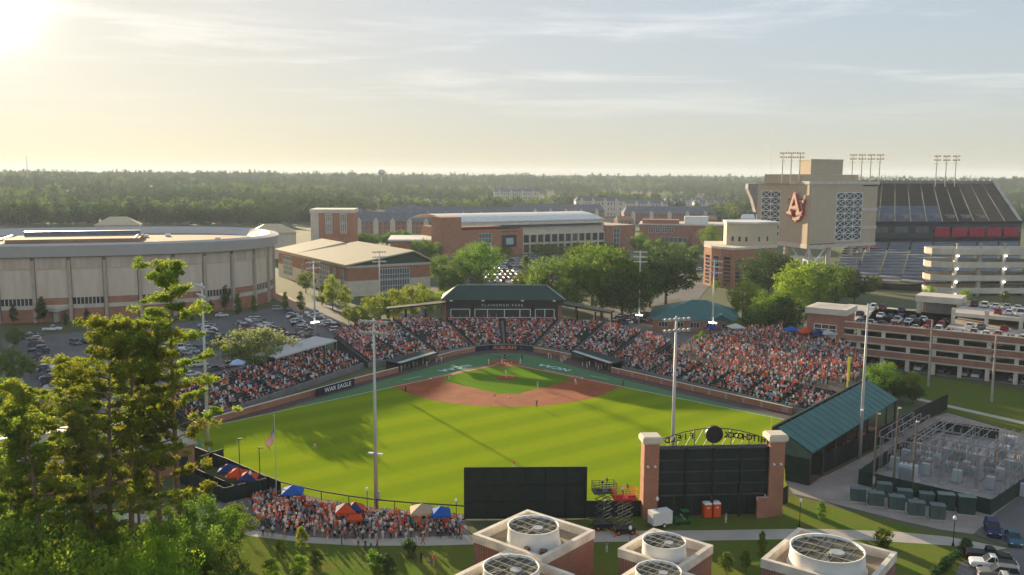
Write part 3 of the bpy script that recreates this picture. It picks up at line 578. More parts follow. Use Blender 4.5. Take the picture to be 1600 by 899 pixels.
# side canopies of the press box
for sg in (-1, 1):
    cn = thing('canopy', 'dark flat canopy roof on posts at the %s end of the press box' % ('first base' if sg < 0 else 'third base'), 'canopy', (0, 0, 0))
    a, b = (Vector((-17.6, 35.6)), Vector((-36.5, 35.8))) if sg < 0 else (Vector((17.8, 35.4)), Vector((34, 28.6)))
    d = (b-a).normalized(); n_ = Vector((-d.y, d.x))*sg*-1
    if n_.y < 0: n_ = -n_
    P_ = [a-n_*3, b-n_*2, b+n_*3.5, a+n_*4]; zz = [12.3, 10.2, 10.0, 12.1]
    mb = MB(); mb.add([V3(q, z) for q, z in zip(P_, zz)]+[V3(q, z-.45) for q, z in zip(P_, zz)], [(0, 1, 2, 3), (7, 6, 5, 4), (0, 4, 5, 1), (1, 5, 6, 2), (2, 6, 7, 3), (3, 7, 4, 0)]); mb.build('roof', BLACK, cn)
    for t_ in (.35, .68, .98): q = lerp(a, b, t_)+n_*.6; pm = MB(); pm.cb(q.x, q.y, 5.0, .6, .6, 9.6-.4*t_*sg**2); pm.build('post', BLACK, cn)
# --- dugouts
def dugout(label, a, b, back):
    a, b = V2(a), V2(b); L = (b-a).length; d = (b-a).normalized(); rz = atan2(d.y, d.x); n_ = Vector((-d.y, d.x)); sg = 1 if n_.dot(V2(back)-a) > 0 else -1
    dg_ = thing('dugout', label, 'dugout', (a.x, a.y, 0), rz)
    mb = MB(); mb.add([(0, -.6*sg, 2.35), (L, -.6*sg, 2.35), (L, 4*sg, 2.75), (0, 4*sg, 2.75), (0, -.6*sg, 2.05), (L, -.6*sg, 2.05), (L, 4*sg, 2.45), (0, 4*sg, 2.45)], [(0, 1, 2, 3), (7, 6, 5, 4), (0, 4, 5, 1), (1, 5, 6, 2), (2, 6, 7, 3), (3, 7, 4, 0)]); mb.build('roof', DGREEN, dg_)
    tp = MB(); tp.add([(.6, -.4*sg, 2.372), (L-.6, -.4*sg, 2.372), (L-.6, .9*sg, 2.485), (.6, .9*sg, 2.485)], [(0, 1, 2, 3)]); tp.build('roof_strip', mat('pale_canvas', (.42, .44, .42), .8, .25, 1.5), dg_)
    mb = MB(); y0, y1 = sorted((3.6*sg, 3.9*sg)); mb.bx(0, y0, 0, L, y1, 2.4); mb.build('back_wall', BLACK, dg_)
    for x in (0.1, L*.33, L*.67, L-.1): pm = MB(); pm.cb(x, 0, 1.03, .15, .15, 2.04); pm.build('post', DSTEEL, dg_)
    rl = MB(); rl.bar((0, 0, 1.05), (L, 0, 1.05), .08); rl.bar((0, 0, .6), (L, 0, .6), .06); rl.build('railing', DSTEEL, dg_)
    bn = MB(); y0, y1 = sorted((2.6*sg, 3.1*sg)); bn.bx(.5, y0, .35, L-.5, y1, .47); bn.build('bench', WOOD, dg_)
    return dg_
dugout('dark first base dugout with pale canvas strip along its roof', WLp[-1], WBp[0], (-40, 10)); dugout('dark third base dugout crowded with players in orange', WBp[-1], WRp[0], (40, 10))
# ================================================================== players and officials on the field
def at_g(px, py): p = g(px, py); return p.x, p.y
def face(x, y, tx, ty): return atan2(ty-y, tx-x)+pi/2
for pn, px, py, sh, pt, hr, lab in (('pitch', 790.5, 589, 'white', 2, 2, 'pitcher in white uniform delivering from the mound'), ('ready', 702, 593.5, 'red-orange', 2, 4, 'first baseman in red jersey and white trousers'), ('stand', 773, 627, 'red-orange', 2, 4, 'second baseman in red jersey near second base'),
    ('hands_front', 840, 606, 'tan', 2, 2, 'shortstop in white trousers at the edge of the infield grass'), ('ready', 900, 601.5, 'white', 2, 4, 'third baseman crouching on the clay near third base'), ('ready', 491.5, 701, 'red-orange', 2, 4, 'right fielder standing alone in the sunlit outfield'),
    ('hands_front', 803, 735, 'red-orange', 2, 4, 'centre fielder standing just beyond the batters eye screen'), ('stand', 634, 613, 'black', 4, 2, 'umpire in black on the clay beyond first base'), ('hips', 838.5, 636.5, 'black', 4, 2, 'umpire in black standing behind second base'), ('stand', 973.5, 603.5, 'black', 4, 2, 'umpire in black by the left field foul line'),
    ('squat', 788, 564.5, 'navy', 2, 2, 'catcher crouching behind home plate'), ('stand', 788.6, 561.5, 'black', 4, 2, 'home plate umpire in black behind the catcher'), ('stand', 815.5, 562, 'black', 4, 2, 'person in black on the turf right of the home plate circle'), ('bat', 784, 568, 'orange', 2, 4, 'batter in orange jersey beside home plate'),
    ('stand', 763.5, 570, 'white', 2, 2, 'coach in white on the first base side of the plate'), ('walk', 813, 569.5, 'white', 2, 1, 'player in white on the third base side of the plate')):
    x, y = at_g(px, py); z = .3 if pn == 'pitch' else .03
    person(pn, x, y, z, face(x, y, 0, 0) if abs(px-788) > 2 or py > 580 else 0, sh, lab, pt=pt, hr=hr, sc=1.05)
# dugout and sideline people
for k_, (px, py) in enumerate([(857, 560), (861, 561), (876, 565), (878, 567), (881, 564), (884, 563.5), (910, 573), (917, 575), (921, 573), (931, 574), (935, 578), (940, 577), (946, 573), (951, 578)]):
    x, y = at_g(px, py); person(rnd.choice(['stand', 'hips', 'walk']), x, y, .03, rnd.uniform(-.6, .6)+pi*.1, 'orange' if k_ % 4 else 'white', 'person in %s by the third base dugout, %s from home plate' % ('an orange top' if k_ % 4 else 'a white top', ORD[k_]), 'people by the third base dugout', pt=2)
for k_, (px, py) in enumerate([(627, 580.5), (633, 576), (639, 575), (646, 574), (652, 572), (661, 569.5), (667, 573), (671, 566), (682, 566), (690, 566)]):
    x, y = at_g(px, py); person(rnd.choice(['stand', 'hips', 'walk']), x, y, .03, rnd.uniform(-.6, .6)-pi*.1, 'red-orange' if k_ % 3 else 'white', 'person in %s by the first base dugout, %s from the outfield end' % ('a red top' if k_ % 3 else 'a white top', ORD[k_]), 'people by the first base dugout', pt=2)
# ================================================================== outfield edge
FB = FENCE[:11]
fo = Vector((FB[0].x, FB[0].y, 0))
of = thing('outfield_fence', 'black outfield fence with top rail running past the right field crowd', 'fence', fo)
loc = lambda p, z=0: Vector((p.x-fo.x, p.y-fo.y, z))
for i in range(10):
    a, b = FB[i], FB[i+1]; n = max(1, round((b-a).length/3.4))
    rl = MB(); rl.seg(loc(a), loc(b), .16, 2.22, 2.40); rl.build('top_rail', BLACK, of)
    if i < 3:
        for j in range(n): p, q = lerp(a, b, (j+.02)/n), lerp(a, b, (j+.98)/n); pm = MB(); pm.seg(loc(p), loc(q), .12, .05, 2.2); pm.build('panel', DGREEN, of)
    else:
        bl = MB(); bl.seg(loc(a), loc(b), .10, .05, .35); bl.build('bottom_pad', BLACK, of)
        wr = MB()
        for zz in (.7, 1.05, 1.4, 1.75): wr.cyl(loc(a, zz), loc(b, zz), .012, n=3, caps=False)
        wr.build('wire', DSTEEL, of)
        for j in range(n): p = lerp(a, b, j/n); pm = MB(); q = loc(p); pm.cb(q.x, q.y, 1.1, .12, .12, 2.2); pm.build('post', BLACK, of)
# batter's eye
be = thing('batters_eye', 'large black batters eye screen of ribbed panels beyond centre field', 'screen', (.35, -113.4, 0))
for i in range(6):
    for j, (z0, z1) in enumerate(((.1, 2.65), (2.7, 5.3), (5.35, 8.1))):
        pm = MB(); x0 = -9.25+i*3.083; pm.bx(x0+.03, -.08, z0, x0+3.05, .08, z1); pm.build('panel', DGREEN, be)
for i in range(7): pm = MB(); x0 = -9.25+i*3.083; pm.cb(x0, -.2, 4.05, .16, .3, 8.1); pm.build('rib', BLACK, be)
for z in (.12, 2.67, 5.32, 8.08): pm = MB(); pm.cb(0, -.16, z, 18.5, .18, .14); pm.build('rail', BLACK, be)
for a, b, lab in ((9.6, 18.2, 'black padded fence between the batters eye and the brick scoreboard pillar'),):
    fz = thing('padded_fence', lab, 'fence', (a, -112.8, 0))
    for i in range(3): pm = MB(); w = (b-a)/3; pm.bx(i*w+.03, -.1, 0, (i+1)*w-.03, .1, 2.5); pm.build('panel', DGREEN, fz)
# scoreboard seen from behind
sb = thing('scoreboard', 'back of the black scoreboard between two brick pillars with arched name truss', 'scoreboard', (19.3, -113.1, 0), atan2(.9, 19.5))
SW = 19.5
for x in (0, SW):
    pm = MB(); pm.bx(x-1.15, -1.15, 0, x+1.15, 1.15, 11.8); pl = pm.build('pillar', BRICKO, sb)
    bk = MB(); bk.bx(x-1.22, -1.22, 6.2, x+1.22, 1.22, 6.35); bk.build('string_course', BRICKO, pl)
    cp = MB(); cp.bx(x-1.3, -1.3, 11.8, x+1.3, 1.3, 12.05); cp.bx(x-1.5, -1.5, 12.05, x+1.5, 1.5, 12.75); cp.bx(x-1.3, -1.3, 12.75, x+1.3, 1.3, 12.95); cp.build('stone_cap', STONE, pl)
    for dx in (-.6, .5): l_ = MB(); l_.cb(x+dx, -1.4, 8.4, .3, .45, .25); l_.build('floodlight', WHITE, pl)
pm = MB(); pm.bx(1.2, -.3, 3.4, SW-1.2, .9, 10.9); pm.build('board', BLACK, sb)
for i in range(5): x = 1.2+(SW-2.4)*i/4; r_ = MB(); r_.cb(x, -.5, 5.5, .3, .4, 11); r_.build('column', BLACK, sb)
for z in (3.5, 5.3, 7.2, 9.0, 10.8): r_ = MB(); r_.cb(SW/2, -.42, z, SW-2.4, .22, .22); r_.build('beam', DSTEEL, sb)
for i in range(8):
    for j in range(4): l_ = MB(); x = 1.7+i*2.1; l_.bx(x, -.34, 3.75+j*1.85, x+1.75, -.303, 5.15+j*1.85); l_.build('cabinet_door', DGREEN, sb)
for i in range(6): w = (SW-2.4)/6; r_ = MB(); r_.bx(1.2+i*w+.02, .2, 0, 1.2+(i+1)*w-.02, .4, 3.1); r_.build('fence_panel', DGREEN, sb)
arch = lambda x: 11.1+1.9*sin(pi*(x-1.2)/(SW-2.4))**.9 if 1.2 < x < SW-1.2 else 11.1
tr = MB(); xs = [1.2+(SW-2.4)*i/12 for i in range(13)]
for a, b in zip(xs[:-1], xs[1:]): tr.bar((a, .3, arch(a)+.75), (b, .3, arch(b)+.75), .13); tr.bar((a, .3, 11.0), (b, .3, 11.0), .12)
tr.build('truss_chord', DSTEEL, sb)
for i, x in enumerate(xs):
    if i % 2 == 0: q = MB(); q.bar((x, .3, 10.95), (x, .3, arch(x)+.75), .12); q.build('truss_post', DSTEEL, sb)
    if i < 12 and i % 2 == 0: q = MB(); q.bar((x, .3, 11.0), (xs[i+1], .3, arch(xs[i+1])+.75), .07); q.bar((xs[i+1], .3, 11.0), (xs[i+2], .3, arch(xs[i+2])+.75), .07); q.build('truss_brace', DSTEEL, sb)
q = MB(); q.cyl((SW/2+.2, .1, 12.75), (SW/2+.2, .7, 12.75), 1.35, n=28); q.cyl((SW/2+.2, .0, 12.75), (SW/2+.2, .8, 12.75), 1.18, n=28); q.build('round_sign', BLACK, sb)
def arc_text(txt, x0, x1, size):
    n = len(txt)
    for i, ch in enumerate(txt):            # read from the field side, so mirrored from behind
        if ch == ' ': continue
        x = lerp(x1, x0, (i+.5)/n); zz = 11.25+(arch(x)-11.1)*.62; o = text('letter', ch, size, (x, .42, zz+.25), (pi/2, 0, pi), mat('matt_black_letter', (.01, .01, .01), .95, .1, spec=.05), sb, .06, bold=.03)
arc_text('HITCHCOCK', SW/2+1.9, SW-1.4, 1.25); arc_text('FIELD', 2.2, 7.0, 1.25)
pm = MB(); pm.bx(SW-3.0, -1.6, 0, SW-1.2, -1.0, 3.2); pm.build('brick_plinth', BRICKO, sb)
for px, py, lab in ((1110, 803, 'first'), (1119, 803, 'second')): pass
# tall left field wall
we0 = Vector((43.4, -96.4, 0)); ang = atan2(wd.y, wd.x); WH = 9.3; WLN = (WALL_END-we0).length
lw = thing('left_field_wall', 'tall dark green left field wall seen from behind with yellow end fin', 'wall', we0, ang)
nb = 14
for i in range(nb):
    a, b = WLN*i/nb, WLN*(i+1)/nb; pm = MB(); pm.bx(a+.02, -.12, 0, b-.02, .12, WH); pm.build('panel', FGREEN, lw)
    st = MB(); st.cb(a+.1, -.35, WH/2, .3, .45, WH-.3); st.build('buttress', DGREEN, lw)
    if i % 2: wn = MB(); wn.bx(a+1.2, -.2, WH-1.5, b-1.2, -.122, WH-.5); wn.build('dark_opening', BLACK, lw)
for z in (WH-.05, WH-2.0): pm = MB(); pm.cb(WLN/2, -.2, z, WLN, .3, .18); pm.build('rail', FGREEN, lw)
fn = MB(); fn.add([(-.02, -.15, 6.5), (-.55, -.15, 6.5), (-.02, -.15, 11.2), (-.02, .15, 6.5), (-.55, .15, 6.5), (-.02, .15, 11.2)], [(0, 2, 1), (3, 4, 5), (1, 2, 5, 4), (0, 1, 4, 3)]); fn.build('yellow_fin', YELLOW, lw)
ep = thing('yellow_wedge', 'yellow wedge on a black padded wall end right of the scoreboard pillar', 'wall end', g(1224, 785), ang)
pm = MB(); pm.bx(-.9, -.5, 0, .6, .5, 2.7); pm.build('padding', BLACK, ep); pm = MB(); pm.add([(-.8, -.3, 2.72), (.55, -.3, 2.72), (-.8, -.3, 5.9), (-.8, .3, 2.72), (.55, .3, 2.72), (-.8, .3, 5.9), (-.35, -.3, 3.7), (-.35, .3, 3.7)], [(0, 1, 6, 2), (3, 5, 7, 4), (1, 4, 7, 6), (6, 7, 5, 2), (0, 2, 5, 3), (0, 3, 4, 1)]); pm.build('wedge', YELLOW, ep)
def foul_pole(px, base, zb, lab):
    f = thing('foul_pole', lab, 'foul pole', (base[0], base[1], 0)); pm = MB(); pm.cyl((0, 0, zb), (0, 0, zb+6.3), .16, n=8); pm.build('pole', YELLOW, f)
    d = (Vector((0, 0))-V2(base)).normalized(); sc_ = MB(); sc_.seg((0, 0), d.orthogonal()*-.9, .06, zb+1.2, zb+6.2); sc_.build('screen', YELLOW, f)
foul_pole(0, (LFP.x, LFP.y), WH, 'yellow foul pole standing on the tall left field wall'); RFP = Vector((-70.5, -71.5)); foul_pole(0, RFP, 5.5, 'yellow foul pole behind the pines at the right field corner')
# teal shed against the wall
sd = thing('batting_shed', 'long open shed with teal metal roof behind the left field wall', 'shed', we0, ang)
E1, D1 = -13.5, 0.0
def loc_w(p): q = p-we0; c, s = cos(-ang), sin(-ang); return Vector((q.x*c-q.y*s, q.x*s+q.y*c))
e_a, e_b = loc_w(g(1265, 697, 6.2)), loc_w(g(1409, 630, 6.2)); h_a, h_b = loc_w(g(1210, 669, 9.8)), loc_w(g(1352, 597, 9.8))
x0s, x1s = 1.2, WLN-1; ye = -6.9
ZR0, ZR1 = 9.0, 5.8
npan = 18
for i in range(npan):
    a, b = lerp(x0s, x1s, i/npan), lerp(x0s, x1s, (i+1)/npan)
    pm = MB(); pm.add([(a, -.6, ZR0), (b-.02, -.6, ZR0), (b-.02, ye, ZR1), (a, ye, ZR1), (a, -.6, ZR0-.15), (b-.02, -.6, ZR0-.15), (b-.02, ye, ZR1-.15), (a, ye, ZR1-.15)], [(3, 2, 1, 0), (4, 5, 6, 7), (0, 1, 5, 4), (1, 2, 6, 5), (2, 3, 7, 6), (3, 0, 4, 7)]); pm.cyl((a, -.6, ZR0+.03), (a, ye, ZR1+.03), .04, n=4); pm.build('roof_sheet', TEAL, sd)
for i in range(9): x = lerp(x0s+.2, x1s-.2, i/8); pm = MB(); pm.cb(x, ye+.4, (ZR1-.2)/2, .3, .3, ZR1-.2); pm.build('post', DSTEEL, sd)
gb = MB(); gb.add([(x0s, -.6, ZR0-.2), (x0s, ye+.2, ZR1-.2), (x0s, ye+.2, 4.6), (x0s, -.6, 4.6)], [(0, 1, 2, 3)]); gb.build('gable_panel', mat('green_panel', (.06, .10, .095), .8), sd)
gb = MB(); gb.bx(x0s-.05, ye+.4, 0, x0s+.05, -.6, 4.6); gb.build('end_screen', DGREEN, sd)
fl = MB(); fl.bx(x0s, ye+.3, 0, x1s, -.5, .06); fl.build('floor', mat('shed_turf', (.16, .10, .06), .9, .4, .2), sd)
for i in range(5): b_ = MB(); x = 12+i*6.5; b_.bx(x, ye+1.2, .1, x+3, ye+3, 1.2+.3*(i % 2)); b_.build('equipment_box', ORANGE if i % 2 else mat('tan_mat', (.45, .26, .12), .8), sd)
# black windscreen fence along the gravel yard
bf = [g(1222, 743), g(1283, 742), g(1330, 718), g(1385, 690), g(1440, 660), g(1480, 640)]
b0 = bf[0]; wsf = thing('windscreen_fence', 'black windscreen fence between the teal shed and the gravel yard', 'fence', (b0.x, b0.y, 0))
for a, b in zip(bf[:-1], bf[1:]):
    n = max(1, round((b-a).length/4)); d = (b-a)
    for j in range(n):
        p, q = lerp(a, b, (j+.01)/n)-b0, lerp(a, b, (j+.99)/n)-b0; pm = MB(); pm.seg(p, q, .05, .05, 3.6); pm.build('screen_panel', BLACK, wsf)
        pp = MB(); pp.cb(p.x, p.y-.08, 1.9, .09, .09, 3.8); pp.build('post', DSTEEL, wsf)
# ---------------- light poles
LAMPG = mat('lit_lamp', (1, .97, .88), .4, emit=9); LAMPF = mat('lamp_face', (.55, .56, .58), .25, .1)
def light_pole(lab, px, py, top, arms=2, lit=None, back=True, n_l=6, wid=5.0):
    p = g(px, py); H = hz(px, top, p); o = thing('light_pole', lab, 'light pole', (p.x, p.y, 0), atan2(p.y+50, p.x)+pi/2)
    m = MB(); m.cyl((0, 0, 0), (0, 0, H), .36, .15, 10); m.build('pole', STEEL, o, True)
    bx_ = MB(); bx_.cb(.45, 0, 2.6, .35, .3, 1.5); bx_.build('control_box', STEEL, o)
    for k_ in range(arms):
        z = H-.4-k_*1.7; am = MB(); am.bar((-wid/2, -.2, z), (wid/2, -.2, z), .14); arm = am.build('crossarm', STEEL, o)
        for i in range(n_l): x = -wid/2+wid*(i+.5)/n_l; l_ = MB(); l_.lathe([(.16, .30), (.34, .05), (.36, 0)], 8); lo = l_.build('lamp', LAMPF, arm); lo.location = (x, -.35, z-.1); lo.rotation_euler = (R(-55), 0, 0)
    for sx in (-1, 1): l_ = MB(); l_.cb(sx*.75, 0, 9.3 if not lit else lit, .9, .5, .22); l_.bar((0, 0, 9.3 if not lit else lit), (sx*.6, 0, 9.3 if not lit else lit), .08); l_.build('lower_lamp', LAMPG if lit else WHITE, o)
    return o
light_pole('tall steel light pole rising from the right field crowd', 588, 800, 498); light_pole('tall steel light pole in front of the scoreboard', 1048, 798, 494); light_pole('tall steel light pole beside the gravel yard', 1343, 716, 474); light_pole('tall steel light pole at the right field corner by the pines', 326, 722, 443)
light_pole('light pole with lamp cluster behind the first base grandstand', 594, 505, 392, 3, 5.5); light_pole('light pole with lamp cluster behind the third base grandstand', 998, 508, 392, 3, 3.5); light_pole('light pole with lamp cluster in front of the teal roofed house', 1112, 545, 406, 3, 8.0); light_pole('light pole with lamp cluster in the car park behind the white tent', 493, 548, 408, 2, 8.5)
# ---------------- flag
p = g(432, 775); fp = thing('flagpole', 'tall flagpole with a drooping american flag by the right field fence', 'flagpole', (p.x, p.y, 0))
m = MB(); m.cyl((0, 0, 0), (0, 0, 13.4), .09, .05, 8); m.lathe([(.02, 0), (.12, .1), (.02, .22)], 8, (0, 0, 13.4)); m.build('pole', STEEL, fp)
fm = MB(); NU, NV = 14, 13; G_ = []
for i in range(NU+1):
    u = i/NU
    for j in range(NV+1): v = j/NV; x = -.06-1.55*u*(.95-.35*v)-.12*sin(u*9+v*2); y = .22*sin(u*11+v*3)*u; z = 11.5-u*2.9*(.55+.45*(1-v*.3))-v*1.75+.25*u; G_.append((x, y, z))
for i in range(NU):
    for j in range(NV):
        a = i*(NV+1)+j; c = (.02, .03, .12) if (i < 6 and j < 7) else ((.42, .008, .015) if j % 2 == 0 else (.60, .58, .56))
        if i < 6 and j < 7 and (i+j) % 2 == 1 and i % 2: c = (.5, .5, .6)
        fm.f.append((a, a+1, a+NV+2, a+NV+1)); fm.c.append(c)
fm.v = G_; fm.build('flag', mat('flag_cloth', (1, 1, 1), .8, .05, 3, attr='col', trans=.08), fp, True)
# ---------------- bullpen by the right field corner
bp = [g(*q) for q in ((280, 753), (304, 741), (379, 774), (350, 786))]
c0 = bp[3]; bu = thing('bullpen', 'green turf bullpen inside black padded walls by the right field corner', 'bullpen', (c0.x, c0.y, 0))
pm = MB(); pm.poly([(q.x-c0.x, q.y-c0.y, .02) for q in bp]); pm.build('turf', mat('bullpen_turf', (.02, .09, .04), .9, .15, .4), bu)
def walls(par, P, h, th, m, nm, step=3.2, closed=False):
    for a, b in zip(P[:-1], P[1:]):
        n = max(1, round((b-a).length/step))
        for j in range(n): w = MB(); w.seg(lerp(a, b, (j+.01)/n)-c0, lerp(a, b, (j+.99)/n)-c0, th, 0, h); w.build(nm, m, par)
walls(bu, [bp[0], bp[3], g(352, 786), g(417, 770)], 2.5, .15, DGREEN, 'wall_panel'); walls(bu, [g(417, 768), g(386, 752)], 2.5, .12, DGREEN, 'wall_panel'); walls(bu, [bp[1], bp[2]], 1.1, .08, BLACK, 'low_rail_panel')
walls(bu, [g(312, 735), g(350, 722)], 2.5, .1, DGREEN, 'wall_panel')
def canopy(px, py, w, m, lab, z=2.4, peak=1.0, m2=None, group='pop up canopies', base=0, rz=.1, d=None):
    """px,py = pixel of the middle of its ground footprint"""
    p = g(px, py, base) if not isinstance(px, Vector) else px; d = d or w
    c = thing('canopy_tent', lab, 'canopy', (p.x, p.y, base), rz, group); h = w/2; hd = d/2
    t_ = MB(); t_.add([(-h, -hd, z), (h, -hd, z), (h, hd, z), (-h, hd, z), (0, 0, z+peak), (-h, -hd, z-.28), (h, -hd, z-.28), (h, hd, z-.28), (-h, hd, z-.28)], [(0, 1, 4), (2, 3, 4), (5, 6, 1, 0), (6, 7, 2, 1), (7, 8, 3, 2), (8, 5, 0, 3)]); t_.build('canopy_top', m, c)
    t2 = MB(); t2.add([(h, -hd, z), (h, hd, z), (0, 0, z+peak), (-h, hd, z), (-h, -hd, z)], [(0, 1, 2), (3, 4, 2)]); t2.build('canopy_side', m2 or m, c)
    for sx in (-1, 1):
        for sy in (-1, 1): l_ = MB(); l_.cb(sx*(h-.06), sy*(hd-.06), (z-.05)/2, .05, .05, z-.05); l_.build('leg', DSTEEL, c)
    return c
canopy(357, 755, 3.0, NVFAB, 'navy pop up canopy in the bullpen, farthest of three'); canopy(371, 762, 3.2, ORFAB, 'orange pop up canopy in the bullpen, middle of three', m2=ORFAB); canopy(388, 768, 3.2, NVFAB, 'navy and orange pop up canopy in the bullpen, nearest of three', m2=ORFAB)
canopy(458, 790, 3.2, BLFAB, 'blue canopy at the flagpole end of the right field crowd'); canopy(541, 820, 3.0, ORFAB, 'orange canopy in the middle of the right field crowd', m2=NVFAB); canopy(555, 818, 2.6, NVFAB, 'navy canopy touching the orange one in the right field crowd', m2=ORFAB)
canopy(659, 821, 3.4, TNFAB, 'tan canopy beside the blue one near the batters eye'); canopy(689, 825, 2.9, BLFAB, 'blue canopy beside the tan one near the batters eye')
canopy(555, 829, 2.0, ORFAB, 'small orange parasol among the right field crowd', z=2.0, peak=.5)
# left bleacher tent and terrace canopies
wt = thing('event_tent', 'long white event tent over the back of the right field bleachers', 'tent', (0, 0, 0)); pa, pb_ = lerp(BL[4], BL[5], .35), BL[7]+dL*2
dT = (pb_-pa).normalized(); nT = Vector((-dT.y, dT.x)); hw_, L = 3.6, (pb_-pa).length
def tp(u, v, z): q = pa+dT*u+nT*v; return (q.x, q.y, z)
tm_ = MB(); tm_.add([tp(0, -hw_, 6.6), tp(L, -hw_, 6.6), tp(L, hw_, 6.6), tp(0, hw_, 6.6), tp(5, 0, 8.2), tp(L-5, 0, 8.2)], [(0, 1, 5, 4), (1, 2, 5), (2, 3, 4, 5), (3, 0, 4)])
tm_.add([tp(0, -hw_, 6.6), tp(L, -hw_, 6.6), tp(L, -hw_, 6.2), tp(0, -hw_, 6.2)], [(0, 1, 2, 3)]); tm_.build('canopy_top', WHFAB, wt)
for i in range(6):
    for v in (-hw_+.1, hw_-.1): q = tp(lerp(.1, L-.1, i/5), v, 0); l_ = MB(); l_.cyl((q[0], q[1], 3.3), (q[0], q[1], 6.55), .06, n=5); l_.build('leg', STEEL, wt)
canopy(BL[3]+dL*5+nrm*2, 0, 3.4, mat('pale_blue_canvas', (.32, .45, .62), .8), 'pale blue canopy at the low end of the white event tent', base=3.8)
for q, m, lab, m2 in (((62, 14.5), NVFAB, 'dark blue canopy at the back of the left field terrace', None), ((69, 15), WHFAB, 'white canopy at the back of the left field terrace', None), ((83, 7), BLFAB, 'bright blue canopy by the parking deck on the terrace', None), ((86, 4), ORFAB, 'orange canopy by the parking deck on the terrace', None), ((88.5, 1.5), NVFAB, 'navy canopy beside the orange one by the parking deck', None), ((91.0, 1.0), WHFAB, 'white canopy in front of the parking deck tower', None)):
    canopy(Vector((q[0], q[1], 0)), 0, 4.2, m, lab, base=tz(Vector(q)), m2=m2)
# ---------------- brick clubhouse in the right field corner
rbld = thing('clubhouse', 'low brick clubhouse with pale roof behind the pines at the right field corner', 'building', (0, 0, 0))
ra, rb_, rc_ = g(303, 690, 5.5), g(240, 648, 5.5), g(-60, 742, 5.5); rd = rb_+(rc_-ra)
mb = MB(); mb.prism([(q.x, q.y) for q in (ra, rb_, rd, rc_)], 0, 5.2); mb.build('wall', BRICKO, rbld)
c_ = (ra+rb_+rc_+rd)/4; big = [c_+(q-c_)*1.03 for q in (ra, rb_, rd, rc_)]; rr1, rr2 = lerp(big[0], big[1], .5), lerp(big[3], big[2], .5); rr1 = lerp(rr1, rr2, .06)
mb = MB(); mb.add([V3(q, 5.25) for q in big]+[V3(rr1, 7.4), V3(rr2, 7.4)]+[V3(q, 4.95) for q in big], [(0, 4, 5, 3), (1, 0, 4), (2, 1, 4, 5), (3, 2, 5), (6, 7, 1, 0), (7, 8, 2, 1), (8, 9, 3, 2), (9, 6, 0, 3)]); mb.build('roof', mat('pale_roof', (.36, .31, .25), .8, .15, .3), rbld)
for i in range(9): t_ = (i+.5)/9; q = lerp(ra, rc_, t_); d = (rc_-ra).normalized(); n_ = Vector((d.y, -d.x, 0)); n_ = n_ if n_.y < 0 else -n_; w = MB(); w.seg(q-d*.8+n_*.06, q+d*.8+n_*.06, .1, 1.2, 3.2); w.build('window', GLASS, rbld)
# ================================================================== lawns, path, crowd plaza
sheet('lawn', [(250, 812), (330, 812), (400, 835), (560, 846), (740, 832), (905, 812), (1000, 806), (1030, 804), (1180, 797), (1240, 775), (1330, 800), (1480, 838), (1580, 858), (1480, 930), (1480, 1400), (-400, 1400), (-400, 812)], .004, LAWN)
sheet('plaza_pavement', [(300, 792), (417, 770), (505, 790), (590, 803), (726, 812), (735, 838), (600, 845), (480, 843), (385, 832), (300, 815)], .010, mat('plaza_concrete', (.15, .14, .135), .9, .2, .3, coords='World'))
sheet('footpath', [(60, 795), (200, 802), (330, 813), (395, 829), (455, 838), (530, 842), (602, 842), (738, 836), (850, 831), (950, 830), (1111, 829), (1224, 827), (1290, 827), (1400, 831), (1482, 839), (1575, 857), (1545, 862), (1488, 853), (1347, 844), (1221, 843), (1111, 845), (950, 847), (850, 849), (738, 851), (669, 853), (560, 853), (484, 849), (384, 837), (320, 827), (200, 816), (60, 808)], .016, SIDEW)
sheet('gravel_yard', [(1222, 748), (1290, 744), (1395, 690), (1450, 655), (1480, 645), (1560, 668), (1640, 690), (1640, 740), (1560, 800), (1520, 835), (1470, 828), (1400, 812), (1330, 794), (1240, 772)], .012, GRAVEL)
sheet('access_road', [(1552, 800), (1640, 728), (2200, 760), (2000, 1100), (1420, 1100), (1500, 880), (1560, 862), (1585, 856), (1520, 835)], .008, ASPH)
sheet('yard_lawn', [(1390, 590), (1300, 565), (1600, 612), (1900, 650), (1900, 720), (1640, 690), (1560, 667), (1480, 643), (1450, 630)], .010, LAWN)
bl = MB()                                      # painted bay lines of the car rows by the pickups and in the coliseum lot
for k_ in range(7): a = Vector((g(1545, 866, 0).x+.43-.31*2.75*(k_-.5+.5), g(1545, 866, 0).y+1.3-.95*2.75*k_, 0)); d = Vector((.95, -.31, 0)); n_ = Vector((.31, .95, 0))*.06; bl.poly([(q.x, q.y, .0145) for q in (a-d*2.9-n_, a+d*2.9-n_, a+d*2.9+n_, a-d*2.9+n_)])
for (A_, B_) in (((452, 488), (490, 536)), ((482, 488), (538, 526)), ((372, 506), (468, 552)), ((50, 525), (85, 612)), ((232, 566), (330, 545)), ((105, 590), (210, 575))):
    a, b = g(*A_), g(*B_); d = (b-a).normalized(); n_ = Vector((-d.y, d.x, 0)); L = (b-a).length; nn_ = int(L/2.75)
    for k_ in range(nn_+1): c = a+d*(L*k_/nn_); bl.poly([(q.x, q.y, .0165) for q in (c-n_*2.6-d*.06, c-n_*2.6+d*.06, c+n_*2.6+d*.06, c+n_*2.6-d*.06)])
struct('bay_lines', bl, mat('road_paint', (.6, .6, .57), .8, .2, 2))
sheet('lawn_path', [(1375, 608), (1500, 637), (1640, 668), (1640, 673), (1500, 641), (1375, 612)], .016, SIDEW)
